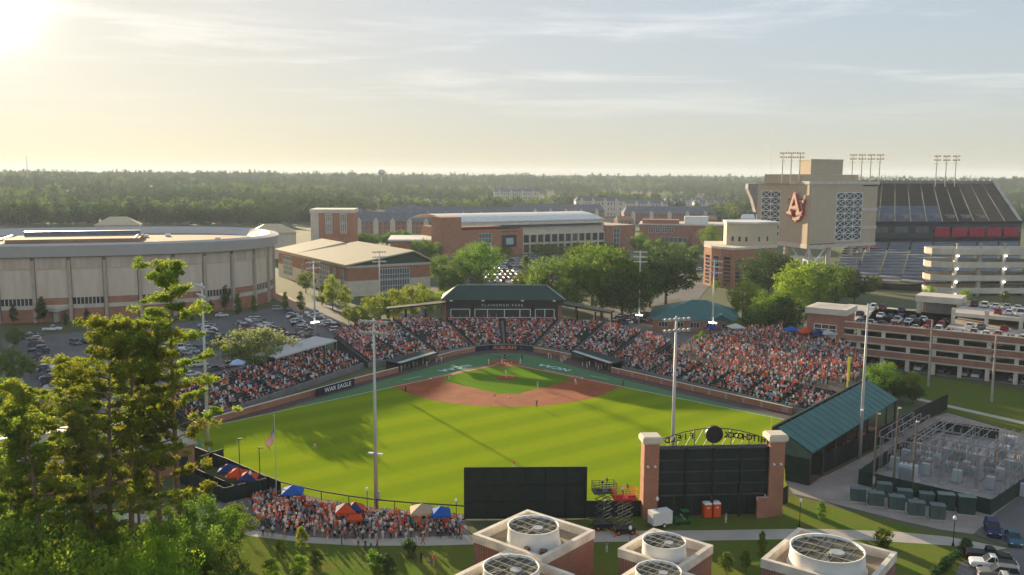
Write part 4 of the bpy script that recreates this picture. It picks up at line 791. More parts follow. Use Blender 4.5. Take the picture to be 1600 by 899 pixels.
# plaza crowd: the spectators that show largest, each one a person
PZ = [V2(g(*q)) for q in ((395, 785), (425, 776), (505, 797), (590, 808), (690, 815), (722, 822), (728, 838), (660, 844), (560, 846), (490, 842), (430, 832), (398, 818))]
used = []; tries = 0; nP = 0; side = ['flagpole end', 'left part', 'middle', 'right part', 'screen end']
cp_ = random.Random(21)
while nP < 262 and tries < 9000:
    tries += 1; q = Vector((cp_.uniform(-50, -5), cp_.uniform(-128, -98)))
    if not inpoly(q, PZ) or any((q-u).length < .62 for u in used): continue
    used.append(q); c = cp_.choice(SHN); k_ = min(4, int((q.x+46)/8.2)); k_ = max(0, k_); dep = 'by the path' if q.y < -116 else ('near the fence' if q.y > -111.5 else 'mid crowd')
    pn = cp_.choice(['stand', 'hands_front', 'hips', 'walk', 'stand', 'sit']); pt_, hr_i = cp_.randrange(5), cp_.randrange(5)
    person(pn, q.x, q.y, .016, pi+cp_.uniform(-1, 1), c, '%s spectator, %s top, %s trousers, %s, %s, %s' % ({'stand': 'standing', 'hands_front': 'standing', 'hips': 'standing', 'walk': 'walking', 'sit': 'seated'}[pn], c, ('navy', 'khaki', 'white', 'denim', 'black')[pt_], ('dark hair', 'white cap', 'navy cap', 'fair hair', 'orange cap')[hr_i], dep, side[k_]), 'right field crowd', pt=pt_, hr=hr_i)
    nP += 1
    if pn == 'sit':
        ch = thing('folding_chair', 'folding chair of the seated spectator in %s, %s, %s' % (c, dep, side[k_]), 'chair', (q.x, q.y, .012), pi, 'folding chairs in the right field crowd'); m = MB(); m.bx(-.24, -.25, .36, .24, .22, .40); m.build('seat', NAVY, ch); m = MB(); m.bx(-.24, .20, .42, .24, .25, .85); m.build('backrest', NAVY, ch)
        for sx in (-.22, .22): m = MB(); m.bar((sx, -.24, 0), (sx, .2, .38), .03); m.bar((sx, .24, 0), (sx, -.2, .38), .03); m.build('leg', DSTEEL, ch)
for k_, (px, py, pn, c) in enumerate([(404, 838, 'stand', 'navy'), (411, 838, 'stand', 'white'), (418, 838, 'hands_front', 'black'), (426, 839, 'walk', 'white'), (445, 841, 'walk', 'pink'), (512, 849, 'stand', 'red-orange'), (534, 851, 'hips', 'black'), (560, 856, 'stand', 'pink'), (571, 860, 'stand', 'black'), (580, 859, 'hands_front', 'white'), (590, 857, 'walk', 'orange'), (651, 852, 'stand', 'white'), (661, 851, 'walk', 'orange'), (716, 843, 'walk', 'pink'), (721, 843, 'stand', 'orange'), (658, 880, 'stand', 'black'), (668, 884, 'sit', 'tan'), (678, 885, 'hips', 'red-orange'), (1134, 818, 'stand', 'tan'), (948, 863, 'stand', 'grey'), (328, 858, 'sit', 'white'), (337, 860, 'sit', 'pink')]):
    x, y = at_g(px, py); person(pn, x, y, .02, cp_.uniform(-2, 4), c, 'person in %s %s, %s from the pines' % (('an ' if c[0] == 'o' else 'a ')+c+' top', 'on the lawn beside the footpath' if py > 853 else 'on the footpath', ORD[k_]))

xm = MB(); tries = 0; nx_ = 0; xr = random.Random(31)
while nx_ < 330 and tries < 9000:
    tries += 1; q = Vector((xr.uniform(-50, -5), xr.uniform(-128, -98)))
    if not inpoly(q, PZ) or q.y < -117.5 or any((q-u_).length < .46 for u_ in used): continue
    used.append(q); nx_ += 1; figure(xm, q.x, q.y, .016, pi+xr.uniform(-1.2, 1.2), False, xr)
tag(xm.build('spectators', CROWD), 'rest of the standing crowd packed behind the right field fence', 'crowd', kind='stuff')
# ================================================================== plant building with cooling fans (foreground)
PAR = mat('parapet_stone', (.66, .59, .49), .85, .28, .45, coords='World'); FLATR = mat('stained_flat_roof', (.30, .23, .155), .95, .4, .28, detail=8, coords='World'); DRUM = mat('white_drum', (.70, .68, .64), .6, .1, .4)
GRID = mat('fan_mesh', (.10, .088, .062), .7, .5, .7, detail=7, coords='World'); BEAM = mat('fan_beam', (.40, .36, .27), .6, .2, 1); HUBM = mat('fan_hub', (.35, .36, .36), .5, .2)
def cool_cell(par, cx, cy, w, d, rz, zr, rad, off, cut=(), dh=2.3, inst=0):
    """one square brick cell with parapet, flat roof and a round fan stack, in building-local coords"""
    c = cos(rz); s = sin(rz); T = lambda x, y, z: (cx+c*x-s*y, cy+s*x+c*y, z)
    def bxr(m_, x0, y0, z0, x1, y1, z1): m_.add([T(x0, y0, z0), T(x1, y0, z0), T(x1, y1, z0), T(x0, y1, z0), T(x0, y0, z1), T(x1, y0, z1), T(x1, y1, z1), T(x0, y1, z1)], [(0, 3, 2, 1), (4, 5, 6, 7), (0, 1, 5, 4), (1, 2, 6, 5), (2, 3, 7, 6), (3, 0, 4, 7)])
    h, k_ = w/2, d/2
    m_ = MB(); bxr(m_, -h, -k_, 0, h, k_, zr); m_.build('wall', BRICKD, par)
    m_ = MB(); bxr(m_, -h+.5, -k_+.5, zr, h-.5, k_-.5, zr+.05); m_.build('roof', FLATR, par)
    for x0, y0, x1, y1 in ((-h-.1, -k_-.1, h+.1, -k_+.5), (-h-.1, k_-.5, h+.1, k_+.1), (-h-.1, -k_+.5, -h+.5, k_-.5), (h-.5, -k_+.5, h+.1, k_-.5)):
        m_ = MB(); bxr(m_, x0, y0, zr, x1, y1, zr+1.05); m_.build('parapet', PAR, par)
    q = T(off[0], off[1], 0); prof = [(rad*1.07, zr+.05), (rad*1.02, zr+.5), (rad, zr+1.2), (rad*.985, zr+dh-.15), (rad, zr+dh)]
    n = 40; m_ = MB(); vs = []
    for r_, z in prof+[(rad*.955, zr+dh), (rad*.94, zr+dh-.35)]:
        for i in range(n): t_ = 2*pi*i/n; vs.append((q[0]+r_*cos(t_), q[1]+r_*sin(t_), z))
    L = len(prof)+2; m_.add(vs, [(j*n+i, j*n+(i+1) % n, (j+1)*n+(i+1) % n, (j+1)*n+i) for j in range(L-1) for i in range(n)]); st = m_.build('fan_stack', DRUM, par, True)
    m_ = MB(); m_.poly([(q[0]+rad*.945*cos(2*pi*i/n), q[1]+rad*.945*sin(2*pi*i/n), zr+dh-.30) for i in range(n)]); m_.build('fan_mesh', GRID, st)
    for i in range(6):
        a0 = i*pi/3+inst; bl = MB(); bl.add([(q[0]+.5*cos(a0), q[1]+.5*sin(a0), zr+dh-.26), (q[0]+rad*.9*cos(a0-.05), q[1]+rad*.9*sin(a0-.05), zr+dh-.26), (q[0]+rad*.9*cos(a0+.18), q[1]+rad*.9*sin(a0+.18), zr+dh-.20), (q[0]+.5*cos(a0+.5), q[1]+.5*sin(a0+.5), zr+dh-.20)], [(0, 1, 2, 3)]); bl.build('fan_blade', mat('fan_blade', (.15, .15, .12), .6, .3, 1), st)
    for a0, offs in ((rz, (-.45, -.0, .45)), (rz+pi/2, (-.66, -.33, 0, .33, .66))):
        for o_ in offs:
            hl = rad*.95*sqrt(max(0, 1-o_*o_)); dx, dy = cos(a0), sin(a0); px_, py_ = -dy*o_*rad*.95, dx*o_*rad*.95; bm_ = MB(); bm_.bar((q[0]+px_-dx*hl, q[1]+py_-dy*hl, zr+dh-.08), (q[0]+px_+dx*hl, q[1]+py_+dy*hl, zr+dh-.08), .09 if len(offs) == 3 else .05); bm_.build('grille_bar', BEAM, st)
    m_ = MB(); m_.cyl((q[0]+rad*.15, q[1]-rad*.3, zr+dh-.2), (q[0]+rad*.15, q[1]-rad*.3, zr+dh+.05), rad*.2, n=16); m_.build('motor_hub', HUBM, st)
    m_ = MB(); m_.cb(q[0]-rad*.3, q[1]-rad*1.12, zr+.5, .6, .5, .9, rz); m_.cyl((q[0]+.6, q[1]-rad*1.1, zr+.45), (q[0]+1.5, q[1]-rad*1.15, zr+.45), .3, n=8); m_.build('valve_box', mat('rusty_metal', (.22, .14, .09), .8, .4, 3), par)
ZR = 6.6
def corner_frame(L, B, Rr, z):      # left, back, right pixel corners of a square roof -> centre, half edges, rotation
    l, b, r_ = g(*L, z), g(*B, z), g(*Rr, z); e1, e2 = r_-b, l-b; rz = atan2(e1.y, e1.x); return b, e1, e2, rz
def plant(lab, L, B, Rr, fan, frx, second=None, zr=ZR):
    b, e1, e2, rz = corner_frame(L, B, Rr, zr+1.05); w = (e1.length+e2.length)/2; d1 = Vector((cos(rz), sin(rz))); d2 = Vector((d1.y, -d1.x))
    cen = V2(b)+d1*w/2+d2*w/2; o = thing('chiller_building', lab, 'building', (cen.x, cen.y, 0))
    f = V2(g(fan[0], fan[1], zr+2.3)); q = f-cen; rad = frx*hypot(f.x-CX, f.y-CY)/FPX*1.03
    lo = Vector((q.dot(d1), -q.dot(d2))); cool_cell(o, 0, 0, w, w, rz, zr, rad, lo)
    if second:
        f2 = V2(g(second[0], second[1], zr+1.9)); q2 = f2-cen; cool_cell(o, q2.x, q2.y, w*.94, w*.94, rz, zr-.5, rad*1.0, (0, 0), inst=.4)
    print('plant', lab[:20], 'w', round(w, 1), 'rad', round(rad, 2), 'off', lo)
    return o
plant('brick chiller building with two white fan stacks below the batters eye', (738, 833), (824.4, 796.5), (929, 829), (833.6, 820), 41, (799, 883))
plant('brick chiller building with two white fan stacks beside the scissor lifts', (963, 856), (1021, 825.5), (1113, 852), (1038, 844), 34, (1029, 889))
plant('brick chiller building with one large white fan stack nearest the car park', (1182, 871), (1248, 825), (1400, 863), (1293, 856), 54)
# ================================================================== vehicles
PAINT = mat('car_paint', (.5, .5, .5), .45, .04, 1, objcol=True, spec=.08); CGLASS = mat('car_glass', (.02, .025, .03), .15, .1, spec=.4); RIM = mat('alloy_rim', (.45, .45, .46), .35, .1, metal=.4); LAMPC = mat('head_lamp', (.75, .74, .70), .2); LAMPR = mat('tail_lamp', (.40, .02, .02), .3)
CARK = {'sedan': (4.7, 1.82, 1.45, .95), 'suv': (4.9, 1.95, 1.80, 1.08), 'pickup': (5.8, 2.02, 1.90, 1.15), 'hatchback': (4.2, 1.78, 1.52, .98)}
def car_meshes(kind):
    L, Wd, H, belt = CARK[kind]; h = L/2; w = Wd/2
    def loft(st, mb=None):
        mb = mb or MB(); ns_ = len(st); vs = []
        for x, ww, z0, z1 in st: vs += [(x, -ww*.94, z0), (x, -ww, z0+.18), (x, -ww, z0+(z1-z0)*.72), (x, -ww*.88, z1), (x, ww*.88, z1), (x, ww, z0+(z1-z0)*.72), (x, ww, z0+.18), (x, ww*.94, z0)]
        mb.add(vs, [(j*8+i, j*8+(i+1) % 8, (j+1)*8+(i+1) % 8, (j+1)*8+i) for j in range(ns_-1) for i in range(8)]+[tuple(range(8))[::-1], tuple(range((ns_-1)*8, ns_*8))]); return mb
    g_ = .22 if kind in ('sedan', 'hatchback') else .32
    bodyst = [(-h, w*.86, g_+.12, belt-.12), (-h+.15, w*.97, g_, belt-.02), (-h*.45, w, g_, belt), (h*.28, w, g_, belt), (h*.62, w*.98, g_, belt-.12), (h-.25, w*.93, g_, belt-.24), (h, w*.82, g_+.1, belt-.36)]
    if kind == 'pickup': bodyst = [(-h, w*.92, g_, belt), (-h+.1, w, g_, belt+.02), (-h*.12, w, g_, belt+.02), (h*.30, w, g_, belt), (h*.62, w*.98, g_, belt-.04), (h-.25, w*.95, g_, belt-.10), (h, w*.86, g_+.1, belt-.25)]
    cab = {'sedan': (-h*.78, -h*.42, h*.02, h*.42), 'suv': (-h*.96, -h*.82, h*.06, h*.42), 'pickup': (-h*.14, -h*.08, h*.16, h*.42), 'hatchback': (-h*.92, -h*.70, h*.10, h*.50)}[kind]
    B_ = loft(bodyst); a, b, c, d = cab; wr = w*.74
    G_ = MB(); zb = belt-.03; G_.add([(a, -w*.86, zb), (d, -w*.86, zb), (d, w*.86, zb), (a, w*.86, zb), (b, -wr, H-.06), (c, -wr, H-.06), (c, wr, H-.06), (b, wr, H-.06)], [(0, 1, 5, 4), (1, 2, 6, 5), (2, 3, 7, 6), (3, 0, 4, 7)])
    B_.add([(b-.05, -wr*1.02, H-.06), (c+.05, -wr*1.02, H-.06), (c+.05, wr*1.02, H-.06), (b-.05, wr*1.02, H-.06), (b+.1, -wr*.9, H), (c-.1, -wr*.9, H), (c-.1, wr*.9, H), (b+.1, wr*.9, H)], [(0, 3, 2, 1), (4, 5, 6, 7), (0, 1, 5, 4), (1, 2, 6, 5), (2, 3, 7, 6), (3, 0, 4, 7)])
    for sy in (-1, 1):
        for (x0, x1) in ((a, b), (d, c)): B_.bar((x0, sy*w*.865, zb), (x1, sy*wr*1.01, H-.05), .07)
        xm = (b+c)/2-.1; B_.bar((xm, sy*w*.868, zb), (xm, sy*wr*1.01, H-.05), .07)
        B_.cb(d-.25, sy*(w+.08), belt+.02, .16, .2, .14)
    bed = None
    if kind == 'pickup': bed = MB(); bed.bx(-h+.12, -w+.14, belt+.022, -h*.17, w-.14, belt+.035)
    W_ = []
    for x in (-h*.62, h*.62):
        for sy in (-1, 1): m = MB(); r_ = .33 if g_ < .3 else .39; y0 = sy*(w-.02); m.cyl((x, y0-sy*.2, r_), (x, y0+sy*.02, r_), r_, n=12); W_.append((m, MB().cyl((x, y0+sy*.021, r_), (x, y0+sy*.03, r_), r_*.6, n=10)))
    LT = MB()
    for sy in (-1, 1): LT.cb(h-.08, sy*w*.66, belt-.38 if kind != 'pickup' else belt-.3, .14, .34, .16)
    RT = MB()
    for sy in (-1, 1): RT.cb(-h+.03, sy*w*.74, belt-.22, .1, .24, .2)
    return B_, G_, W_, LT, RT, bed
CARP = {}
for kind in CARK:
    B_, G_, W_, LT, RT, bed = car_meshes(kind)
    parts = [('body', B_.mesh('body', PAINT)), ('windows', G_.mesh('windows', CGLASS)), ('headlights', LT.mesh('headlights', LAMPC)), ('tail_lights', RT.mesh('tail_lights', LAMPR))]+([('load_bed', bed.mesh('load_bed', BLACK))] if bed else [])
    whe = [(t_.mesh('wheel', RUBBER), r_.mesh('rim', RIM)) for t_, r_ in W_]
    one = MB(); mi = []
    for k_, mb in enumerate([B_, G_, LT, RT]+([bed] if bed else [])+[t_ for t_, _ in W_]): mi += [min(k_, 4) if k_ < 4 else 4]*len(mb.f); one.add(mb.v, mb.f)
    me = one.mesh('car')
    for m in (PAINT, CGLASS, LAMPC, LAMPR, RUBBER): me.materials.append(m)
    for p_, i_m in zip(me.polygons, mi): p_.material_index = i_m
    CARP[kind] = (parts, whe, me)
CARC = {'white': (.66, .66, .65), 'silver': (.38, .39, .40), 'grey': (.14, .145, .15), 'black': (.015, .015, .017), 'dark blue': (.02, .035, .09), 'red': (.28, .02, .02), 'maroon': (.10, .012, .018), 'teal blue': (.03, .11, .16), 'beige': (.36, .30, .22)}
CARN = ['white']*8+['silver']*5+['grey']*4+['black']*4+['dark blue']*2+['red']*2+['teal blue', 'beige', 'maroon']
NCAR = [0]
def car(kind, x, y, z, rz, cname, label, group=None, detail=False):
    parts, whe, one = CARP[kind]; c = (*CARC[cname], 1); nm = {'sedan': 'parked_car', 'suv': 'parked_suv', 'pickup': 'pickup_truck', 'hatchback': 'parked_car'}[kind]
    NCAR[0] += 1
    if not detail:
        o = ob(nm, one); o.location = (x, y, z); o.rotation_euler.z = rz; o.color = c; return tag(o, label, {'pickup': 'pickup truck', 'suv': 'suv'}.get(kind, 'car'), group)
    o = thing(nm, label, {'pickup': 'pickup truck', 'suv': 'suv'}.get(kind, 'car'), (x, y, z), rz, group)
    for n_, me in parts: q = ob(n_, me, o); q.color = c
    for t_, r_ in whe: q = ob('wheel', t_, o); ob('rim', r_, q)
    return o
for kind, px, py, rz, cn, lab in (('suv', 1551, 828, R(-112), 'dark blue', 'dark suv parked nearest the green cabinets and substation fence'), ('sedan', 1584, 842, R(-112), 'teal blue', 'teal blue car parked beside the dark suv at the yard edge')):
    p = g(px, py, .5); car(kind, p.x, p.y, .012, rz, cn, lab, detail=True)
p0 = g(1545, 866, .9)
for k_, (kind, rz, cn, lab) in enumerate((('pickup', R(-18), 'black', 'black pickup truck at the far end of the row beside the lawn'), ('pickup', R(162), 'white', 'white pickup truck with tail towards the road, second in the row'), ('suv', R(162), 'grey', 'dark grey suv between two pickups beside the lawn'), ('pickup', R(-18), 'silver', 'silver pickup truck, fourth in the row beside the lawn'), ('pickup', R(-18), 'black', 'black pickup truck, nearest of the row beside the lawn'))):
    car(kind, p0.x-.31*2.75*k_, p0.y-.95*2.75*k_, .012, rz, cn, lab, detail=True)
# hedge row with bollards beside the car row is planted in the tree section
# ================================================================== sideline equipment
def lamp_post(px, py, lab, H=4.2):
    p = g(px, py); o = thing('lamp_post', lab, 'lamp post', (p.x, p.y, 0)); m = MB(); m.lathe([(.18, 0), (.18, .25), (.09, .5), (.06, 1.0), (.05, H-.5), (.09, H-.4)], 8); m.build('post', BLACK, o)
    m = MB(); m.lathe([(.10, H-.4), (.24, H-.2), (.24, H), (.12, H+.2), (.03, H+.28)], 10); m.build('globe', mat('lamp_globe', (.80, .78, .72), .3, .04), o, True)
for k_, (px, py, lab) in enumerate(((713-0, 824, 'black lamp post in front of the batters eye, left of the chiller building'), (1026, 821, 'black lamp post beside the white trailer'), (1249, 824, 'black lamp post with white globe on the lawn right of the scoreboard'), (1489, 853, 'black lamp post with white globe at the path end by the pickups'), (574, 805, 'black lamp post with white globe among the right field crowd'), (392, 778, 'black lamp post by the bullpen corner wall'), (984, 870, 'black lamp post between two chiller buildings'))): lamp_post(px, py, lab)
for px, py, top, lab in ((407, 775, 700, 'slim black pole lamp beside the bullpen canopies'), (376, 775, 686, 'slim black pole lamp rising from the bullpen'), (305, 722, 660, 'slim pole lamp at the corner of the clubhouse'), (1208, 555, 476, 'tall dark street lamp beside the white truck'), (1290, 640, 565, 'dark pole rising from the left field bleachers')):
    p = g(px, py); H = hz(px, top, p); o = thing('pole_lamp', lab, 'lamp', (p.x, p.y, 0)); m = MB(); m.cyl((0, 0, 0), (0, 0, H), .11, .07, 6); m.build('pole', DSTEEL, o); m = MB(); m.cb(.25, 0, H+.05, .8, .35, .16); m.build('lamp_head', DSTEEL, o)
def scissor(px, py, lab, H, m_pl, m_rail):
    p = g(px, py); o = thing('scissor_lift', lab, 'lift', (p.x, p.y, 0), .12); w, d = 3.0, 1.7
    m = MB(); m.bx(-w/2, -d/2, .35, w/2, d/2, .95); m.build('chassis', BLACK, o)
    for sx in (-1, 1):
        for sy in (-1, 1): m = MB(); m.cyl((sx*1.05, sy*d/2-.15, .4), (sx*1.05, sy*d/2+.15, .4), .4, n=12); q = m.build('wheel', RUBBER, o); m = MB(); m.cyl((sx*1.05, sy*(d/2+.152), .4), (sx*1.05, sy*(d/2+.16), .4), .2, n=10); m.build('rim', ORANGE, q); m = MB(); m.bar((sx*1.3, sy*d/2, .5), (sx*1.75, sy*(d/2+.35), .12), .12); m.cb(sx*1.78, sy*(d/2+.38), .06, .3, .3, .1); m.build('outrigger', ORANGE if m_rail is not BLACK else DSTEEL, o)
    n = 4; hh = (H-1.1)/n
    for i in range(n):
        for sy in (-.6, .6): m = MB(); z0, z1 = 1.0+i*hh, 1.0+(i+1)*hh; m.bar((-1.2, sy, z0), (1.2, sy, z1), .1); m.bar((1.2, sy+.03, z0), (-1.2, sy+.03, z1), .1); m.build('scissor_arm', DSTEEL, o)
    m = MB(); m.bx(-1.7, -.95, H, 1.7, .95, H+.35); pf = m.build('platform', m_pl, o)
    m = MB()
    for z in (.75, 1.15, 1.5):
        for a, b in (((-1.68, -.93), (1.68, -.93)), ((1.68, -.93), (1.68, .93)), ((1.68, .93), (-1.68, .93)), ((-1.68, .93), (-1.68, -.93))): m.bar((a[0], a[1], H+z), (b[0], b[1], H+z), .06)
    m.build('guard_rail', m_rail, pf)
    for x in (-1.68, -.56, .56, 1.68):
        for y in (-.93, .93): m = MB(); m.bar((x, y, H+.35), (x, y, H+1.5), .06); m.build('rail_post', m_rail, pf)
    m = MB(); m.bx(-1.5, -.98, H+.4, -.6, -.96, H+.9); m.bx(.2, -.98, H+.4, 1.4, -.96, H+.8); m.build('banner', m_pl, pf)
    return p, H
REDP = mat('red_paint', (.45, .02, .03), .5, .1)
for px, py, lab, H, mp_, mr_, sh in ((975, 833, 'orange and red scissor lift with camera operator on its platform', 5.2, REDP, ORANGE, 'white'), (943, 826, 'black scissor lift with camera operator left of the orange one', 5.6, DSTEEL, BLACK, 'black')):
    p, H = scissor(px, py, lab, H, mp_, mr_); person('hands_front', p.x-.3, p.y, H+.36, pi, sh, 'camera operator in %s standing on the %s' % (sh, 'orange scissor lift' if sh == 'white' else 'black scissor lift'), hr=1)
    t_ = thing('camera_tripod', 'broadcast camera on tripod on the %s scissor lift' % ('orange' if sh == 'white' else 'black'), 'camera', (p.x+.4, p.y+.3, H+.36))
    for a in range(3): m = MB(); m.bar((.4*cos(a*2.1), .4*sin(a*2.1), 0), (0, 0, 1.3), .04); m.build('leg', DSTEEL, t_)
    m = MB(); m.cb(0, 0, 1.5, .25, .7, .3); m.cyl((0, .35, 1.5), (0, .6, 1.5), .1, n=8); m.build('camera_body', BLACK, t_)
p = g(1031, 822); tl = thing('cargo_trailer', 'small white box trailer parked left of the green utility cart', 'trailer', (p.x, p.y, 0), .35)
m = MB(); m.bx(-1.6, -.9, .5, 1.6, .9, 2.35); m.build('box', WHITE, tl); m = MB(); m.bx(-1.62, -.92, 2.352, 1.62, .92, 2.42); m.build('roof', WHITE, tl); m = MB(); m.bar((-1.6, 0, .5), (-2.7, 0, .45), .1); m.build('tow_bar', DSTEEL, tl)
m = MB(); m.bx(-1.63, -.7, .6, -1.605, .7, 2.2); m.build('door', WHITE, tl)
for sy in (-1, 1): m = MB(); m.cyl((.2, sy*.8, .36), (.2, sy*1.02, .36), .36, n=12); q = m.build('wheel', RUBBER, tl); m = MB(); m.cyl((.2, sy*1.022, .36), (.2, sy*1.03, .36), .2, n=10); m.build('rim', WHITE, q)
p = g(1065, 818); ct = thing('utility_cart', 'green utility cart with roof beside the white trailer', 'cart', (p.x, p.y, 0), .2); CGR = mat('cart_green', (.02, .13, .04), .5, .1)
m = MB(); m.bx(-1.3, -.65, .4, 1.3, .65, .75); m.bx(-1.3, -.65, .75, -.1, .65, 1.05); m.bx(.85, -.6, .75, 1.3, .6, 1.0); m.build('body', CGR, ct); m = MB(); m.bx(-.1, -.6, 1.95, 1.0, .6, 2.02); m.build('roof', CGR, ct); m = MB(); m.bx(-.02, -.5, .76, .4, .5, .95); m.bx(-.06, -.5, .95, .06, .5, 1.4); m.build('seat', mat('tan_seat', (.4, .33, .2), .7), ct)
for x in (-.05, .95):
    for y in (-.57, .57): m = MB(); m.bar((x, y, .75), (x, y, 1.95), .05); m.build('post', BLACK, ct)
for x in (-.85, .85):
    for sy in (-1, 1): m = MB(); m.cyl((x, sy*.5, .3), (x, sy*.72, .3), .3, n=10); m.build('wheel', RUBBER, ct)
for px, py, lab in ((1104, 808, 'orange portable toilet with white roof, left of the pair'), (1118, 807, 'orange portable toilet with white roof, right of the pair')):
    p = g(px, py); o = thing('portable_toilet', lab, 'portable toilet', (p.x, p.y, 0), .15, 'portable toilets behind the scoreboard'); m = MB(); m.bx(-.58, -.58, .1, .58, .58, 2.15); m.build('cabin', ORANGE, o); m = MB(); m.bx(-.42, -.62, .2, .42, -.583, 2.0); d_ = m.build('door', ORANGE, o); m = MB(); m.bx(-.2, -.64, 1.55, .2, -.622, 1.75); m.build('door_sign', WHITE, d_)
    m = MB(); m.add([(-.62, -.62, 2.15), (.62, -.62, 2.15), (.62, .62, 2.15), (-.62, .62, 2.15), (-.5, -.45, 2.42), (.5, -.45, 2.42), (.5, .45, 2.42), (-.5, .45, 2.42)], [(4, 5, 6, 7), (0, 1, 5, 4), (1, 2, 6, 5), (2, 3, 7, 6), (3, 0, 4, 7)]); m.build('roof', WHITE, o); m = MB(); m.bx(-.62, -.62, 0, .62, .62, .1); m.build('skid', DSTEEL, o)
p = g(1158, 793); o = thing('utility_cabinet', 'small pale cabinet on the grass behind the scoreboard', 'cabinet', (p.x, p.y, 0)); m = MB(); m.bx(-.6, -.4, .08, .6, .4, 1.2); m.build('case', STEEL, o); m = MB(); m.bx(-.7, -.5, 0, .7, .5, .08); m.build('plinth', CONC, o)
# ================================================================== substation
CAB = mat('cabinet_green', (.07, .105, .105), .55, .15, .5); CABD = mat('cabinet_dark_green', (.025, .055, .045), .55, .15, .5); GREYEQ = mat('transformer_grey', (.42, .46, .48), .55, .1, .5); GALV = mat('weathered_galvanised', (.26, .27, .28), .6, .2, 1, metal=.1); CER = mat('insulator', (.30, .17, .12), .3); BUSM = mat('bus_aluminium', (.60, .57, .50), .4, .1, metal=.2)
for k_, (px, py, h, w, m_, lab) in enumerate(((1340, 783, 2.0, 2.3, CAB, 'first from the scoreboard'), (1368, 790, 2.0, 2.3, CAB, 'second in the front row'), (1400, 796, 2.0, 2.3, CAB, 'third in the front row'), (1431, 805, 2.0, 2.3, CAB, 'fourth in the front row'), (1464, 811, 2.1, 2.1, CAB, 'last in the front row'), (1381, 777, 2.2, 2.2, CAB, 'nearest the fence poles in the back row'), (1413, 784, 1.8, 2.2, CAB, 'lowest in the back row'), (1447, 790, 1.9, 2.1, CAB, 'third in the back row'), (1477, 797, 2.5, 2.4, CABD, 'dark green and tall in the back row'), (1509, 803, 2.7, 2.4, CABD, 'tallest at the road end'))):
    p = g(px, py); o = thing('switch_cabinet', 'green electrical cabinet on the gravel, %s' % lab, 'cabinet', (p.x, p.y, 0), -.28, 'electrical cabinets on the gravel yard'); m = MB(); m.bx(-w/2, -.75, .15, w/2, .75, .15+h); m.build('case', m_, o); m = MB(); m.bx(-w/2-.05, -.85, .15+h, w/2+.05, .8, .23+h); m.build('lid', CAB if m_ is CAB else mat('lid_green', (.10, .15, .13), .5), o); m = MB(); m.bx(-w/2-.15, -.95, 0, w/2+.15, .95, .15); m.build('plinth', CONC, o)
    m = MB(); m.bx(-.02, -.77, .2, .02, -.752, h); m.cb(.2, -.78, h*.6, .06, .06, .25); m.build('door_seam', BLACK, o)
sf = [g(1341, 757), g(1548, 805), g(1640, 742)]; sfb = [g(1341, 757), g(1390, 722), g(1466, 676), g(1560, 690)]
s0 = sf[0]; fe = thing('substation_fence', 'dark green screened fence around the electrical substation', 'fence', (s0.x, s0.y, 0))
for pl in (sf, sfb):
    for a, b in zip(pl[:-1], pl[1:]):
        n = max(1, round((b-a).length/3))
        for j in range(n):
            p, q = lerp(a, b, (j+.015)/n)-s0, lerp(a, b, (j+.985)/n)-s0; m = MB(); m.seg(p, q, .05, .05, 2.5); m.build('screen_panel', FGREEN, fe); m = MB(); m.cb(p.x, p.y, 1.35, .1, .1, 2.7); m.build('post', DSTEEL, fe)
yo = g(1470, 745); ydir = (sf[1]-sf[0]).normalized(); yrz = atan2(ydir.y, ydir.x)
sfl = MB(); sfl.poly([(q.x, q.y, .02) for q in (sf[0], sf[1], sf[2], sfb[3], sfb[2], sfb[1])]); struct('substation_gravel', sfl, mat('substation_stone', (.30, .28, .27), .95, .25, .4, coords='World'))
bs_ = thing('bus_structure', 'galvanised steel bus structure with rows of insulators inside the substation', 'electrical structure', (yo.x, yo.y, 0), yrz)
for i in range(5):
    for j in range(4):
        x, y = -9+i*5.2, -4+j*6; m = MB()
        for dx, dy in ((-.2, -.2), (.2, -.2), (.2, .2), (-.2, .2)): m.bar((x+dx, y+dy, .3), (x+dx, y+dy, 6.2), .06)
        for z in range(1, 6): m.bar((x-.2, y-.2, z), (x+.2, y-.2, z+.9), .03); m.bar((x+.2, y-.2, z), (x-.2, y-.2, z+.9), .03)
        m.build('lattice_column', GALV, bs_); m = MB(); m.cb(x, y, .15, .8, .8, .3); m.build('footing', CONC, bs_)
for j in range(4):
    for z in (6.2, 4.4): m = MB(); m.bar((-10, -4+j*6, z), (13, -4+j*6, z), .11); m.build('beam', GALV, bs_)
    for k_ in range(16):
        x = -9.5+k_*1.45; m = MB()
        for q in range(4): m.cyl((x, -4+j*6, 6.3+q*.2), (x, -4+j*6, 6.42+q*.2), .12, n=6)
        m.build('insulator', CER, bs_)
for k_ in range(16):
    x = -9.5+k_*1.45
    for (ya, yb, z0, z1) in ((-4, 2, 7.1, 7.1), (2, 8, 7.1, 7.1), (8, 14, 7.1, 7.1)):
        if (k_ % 4 == 3): continue
        m = MB(); m.cyl((x, ya, z0), (x, yb, z1), .06, n=5); m.build('bus_bar', GALV, bs_)
for i in range(5): m = MB(); x = -9+i*5.2; m.bar((x, -4, 6.2), (x, 14, 6.2), .09); m.bar((x, -4, 4.4), (x, 14, 4.4), .08); m.build('cross_beam', GALV, bs_)
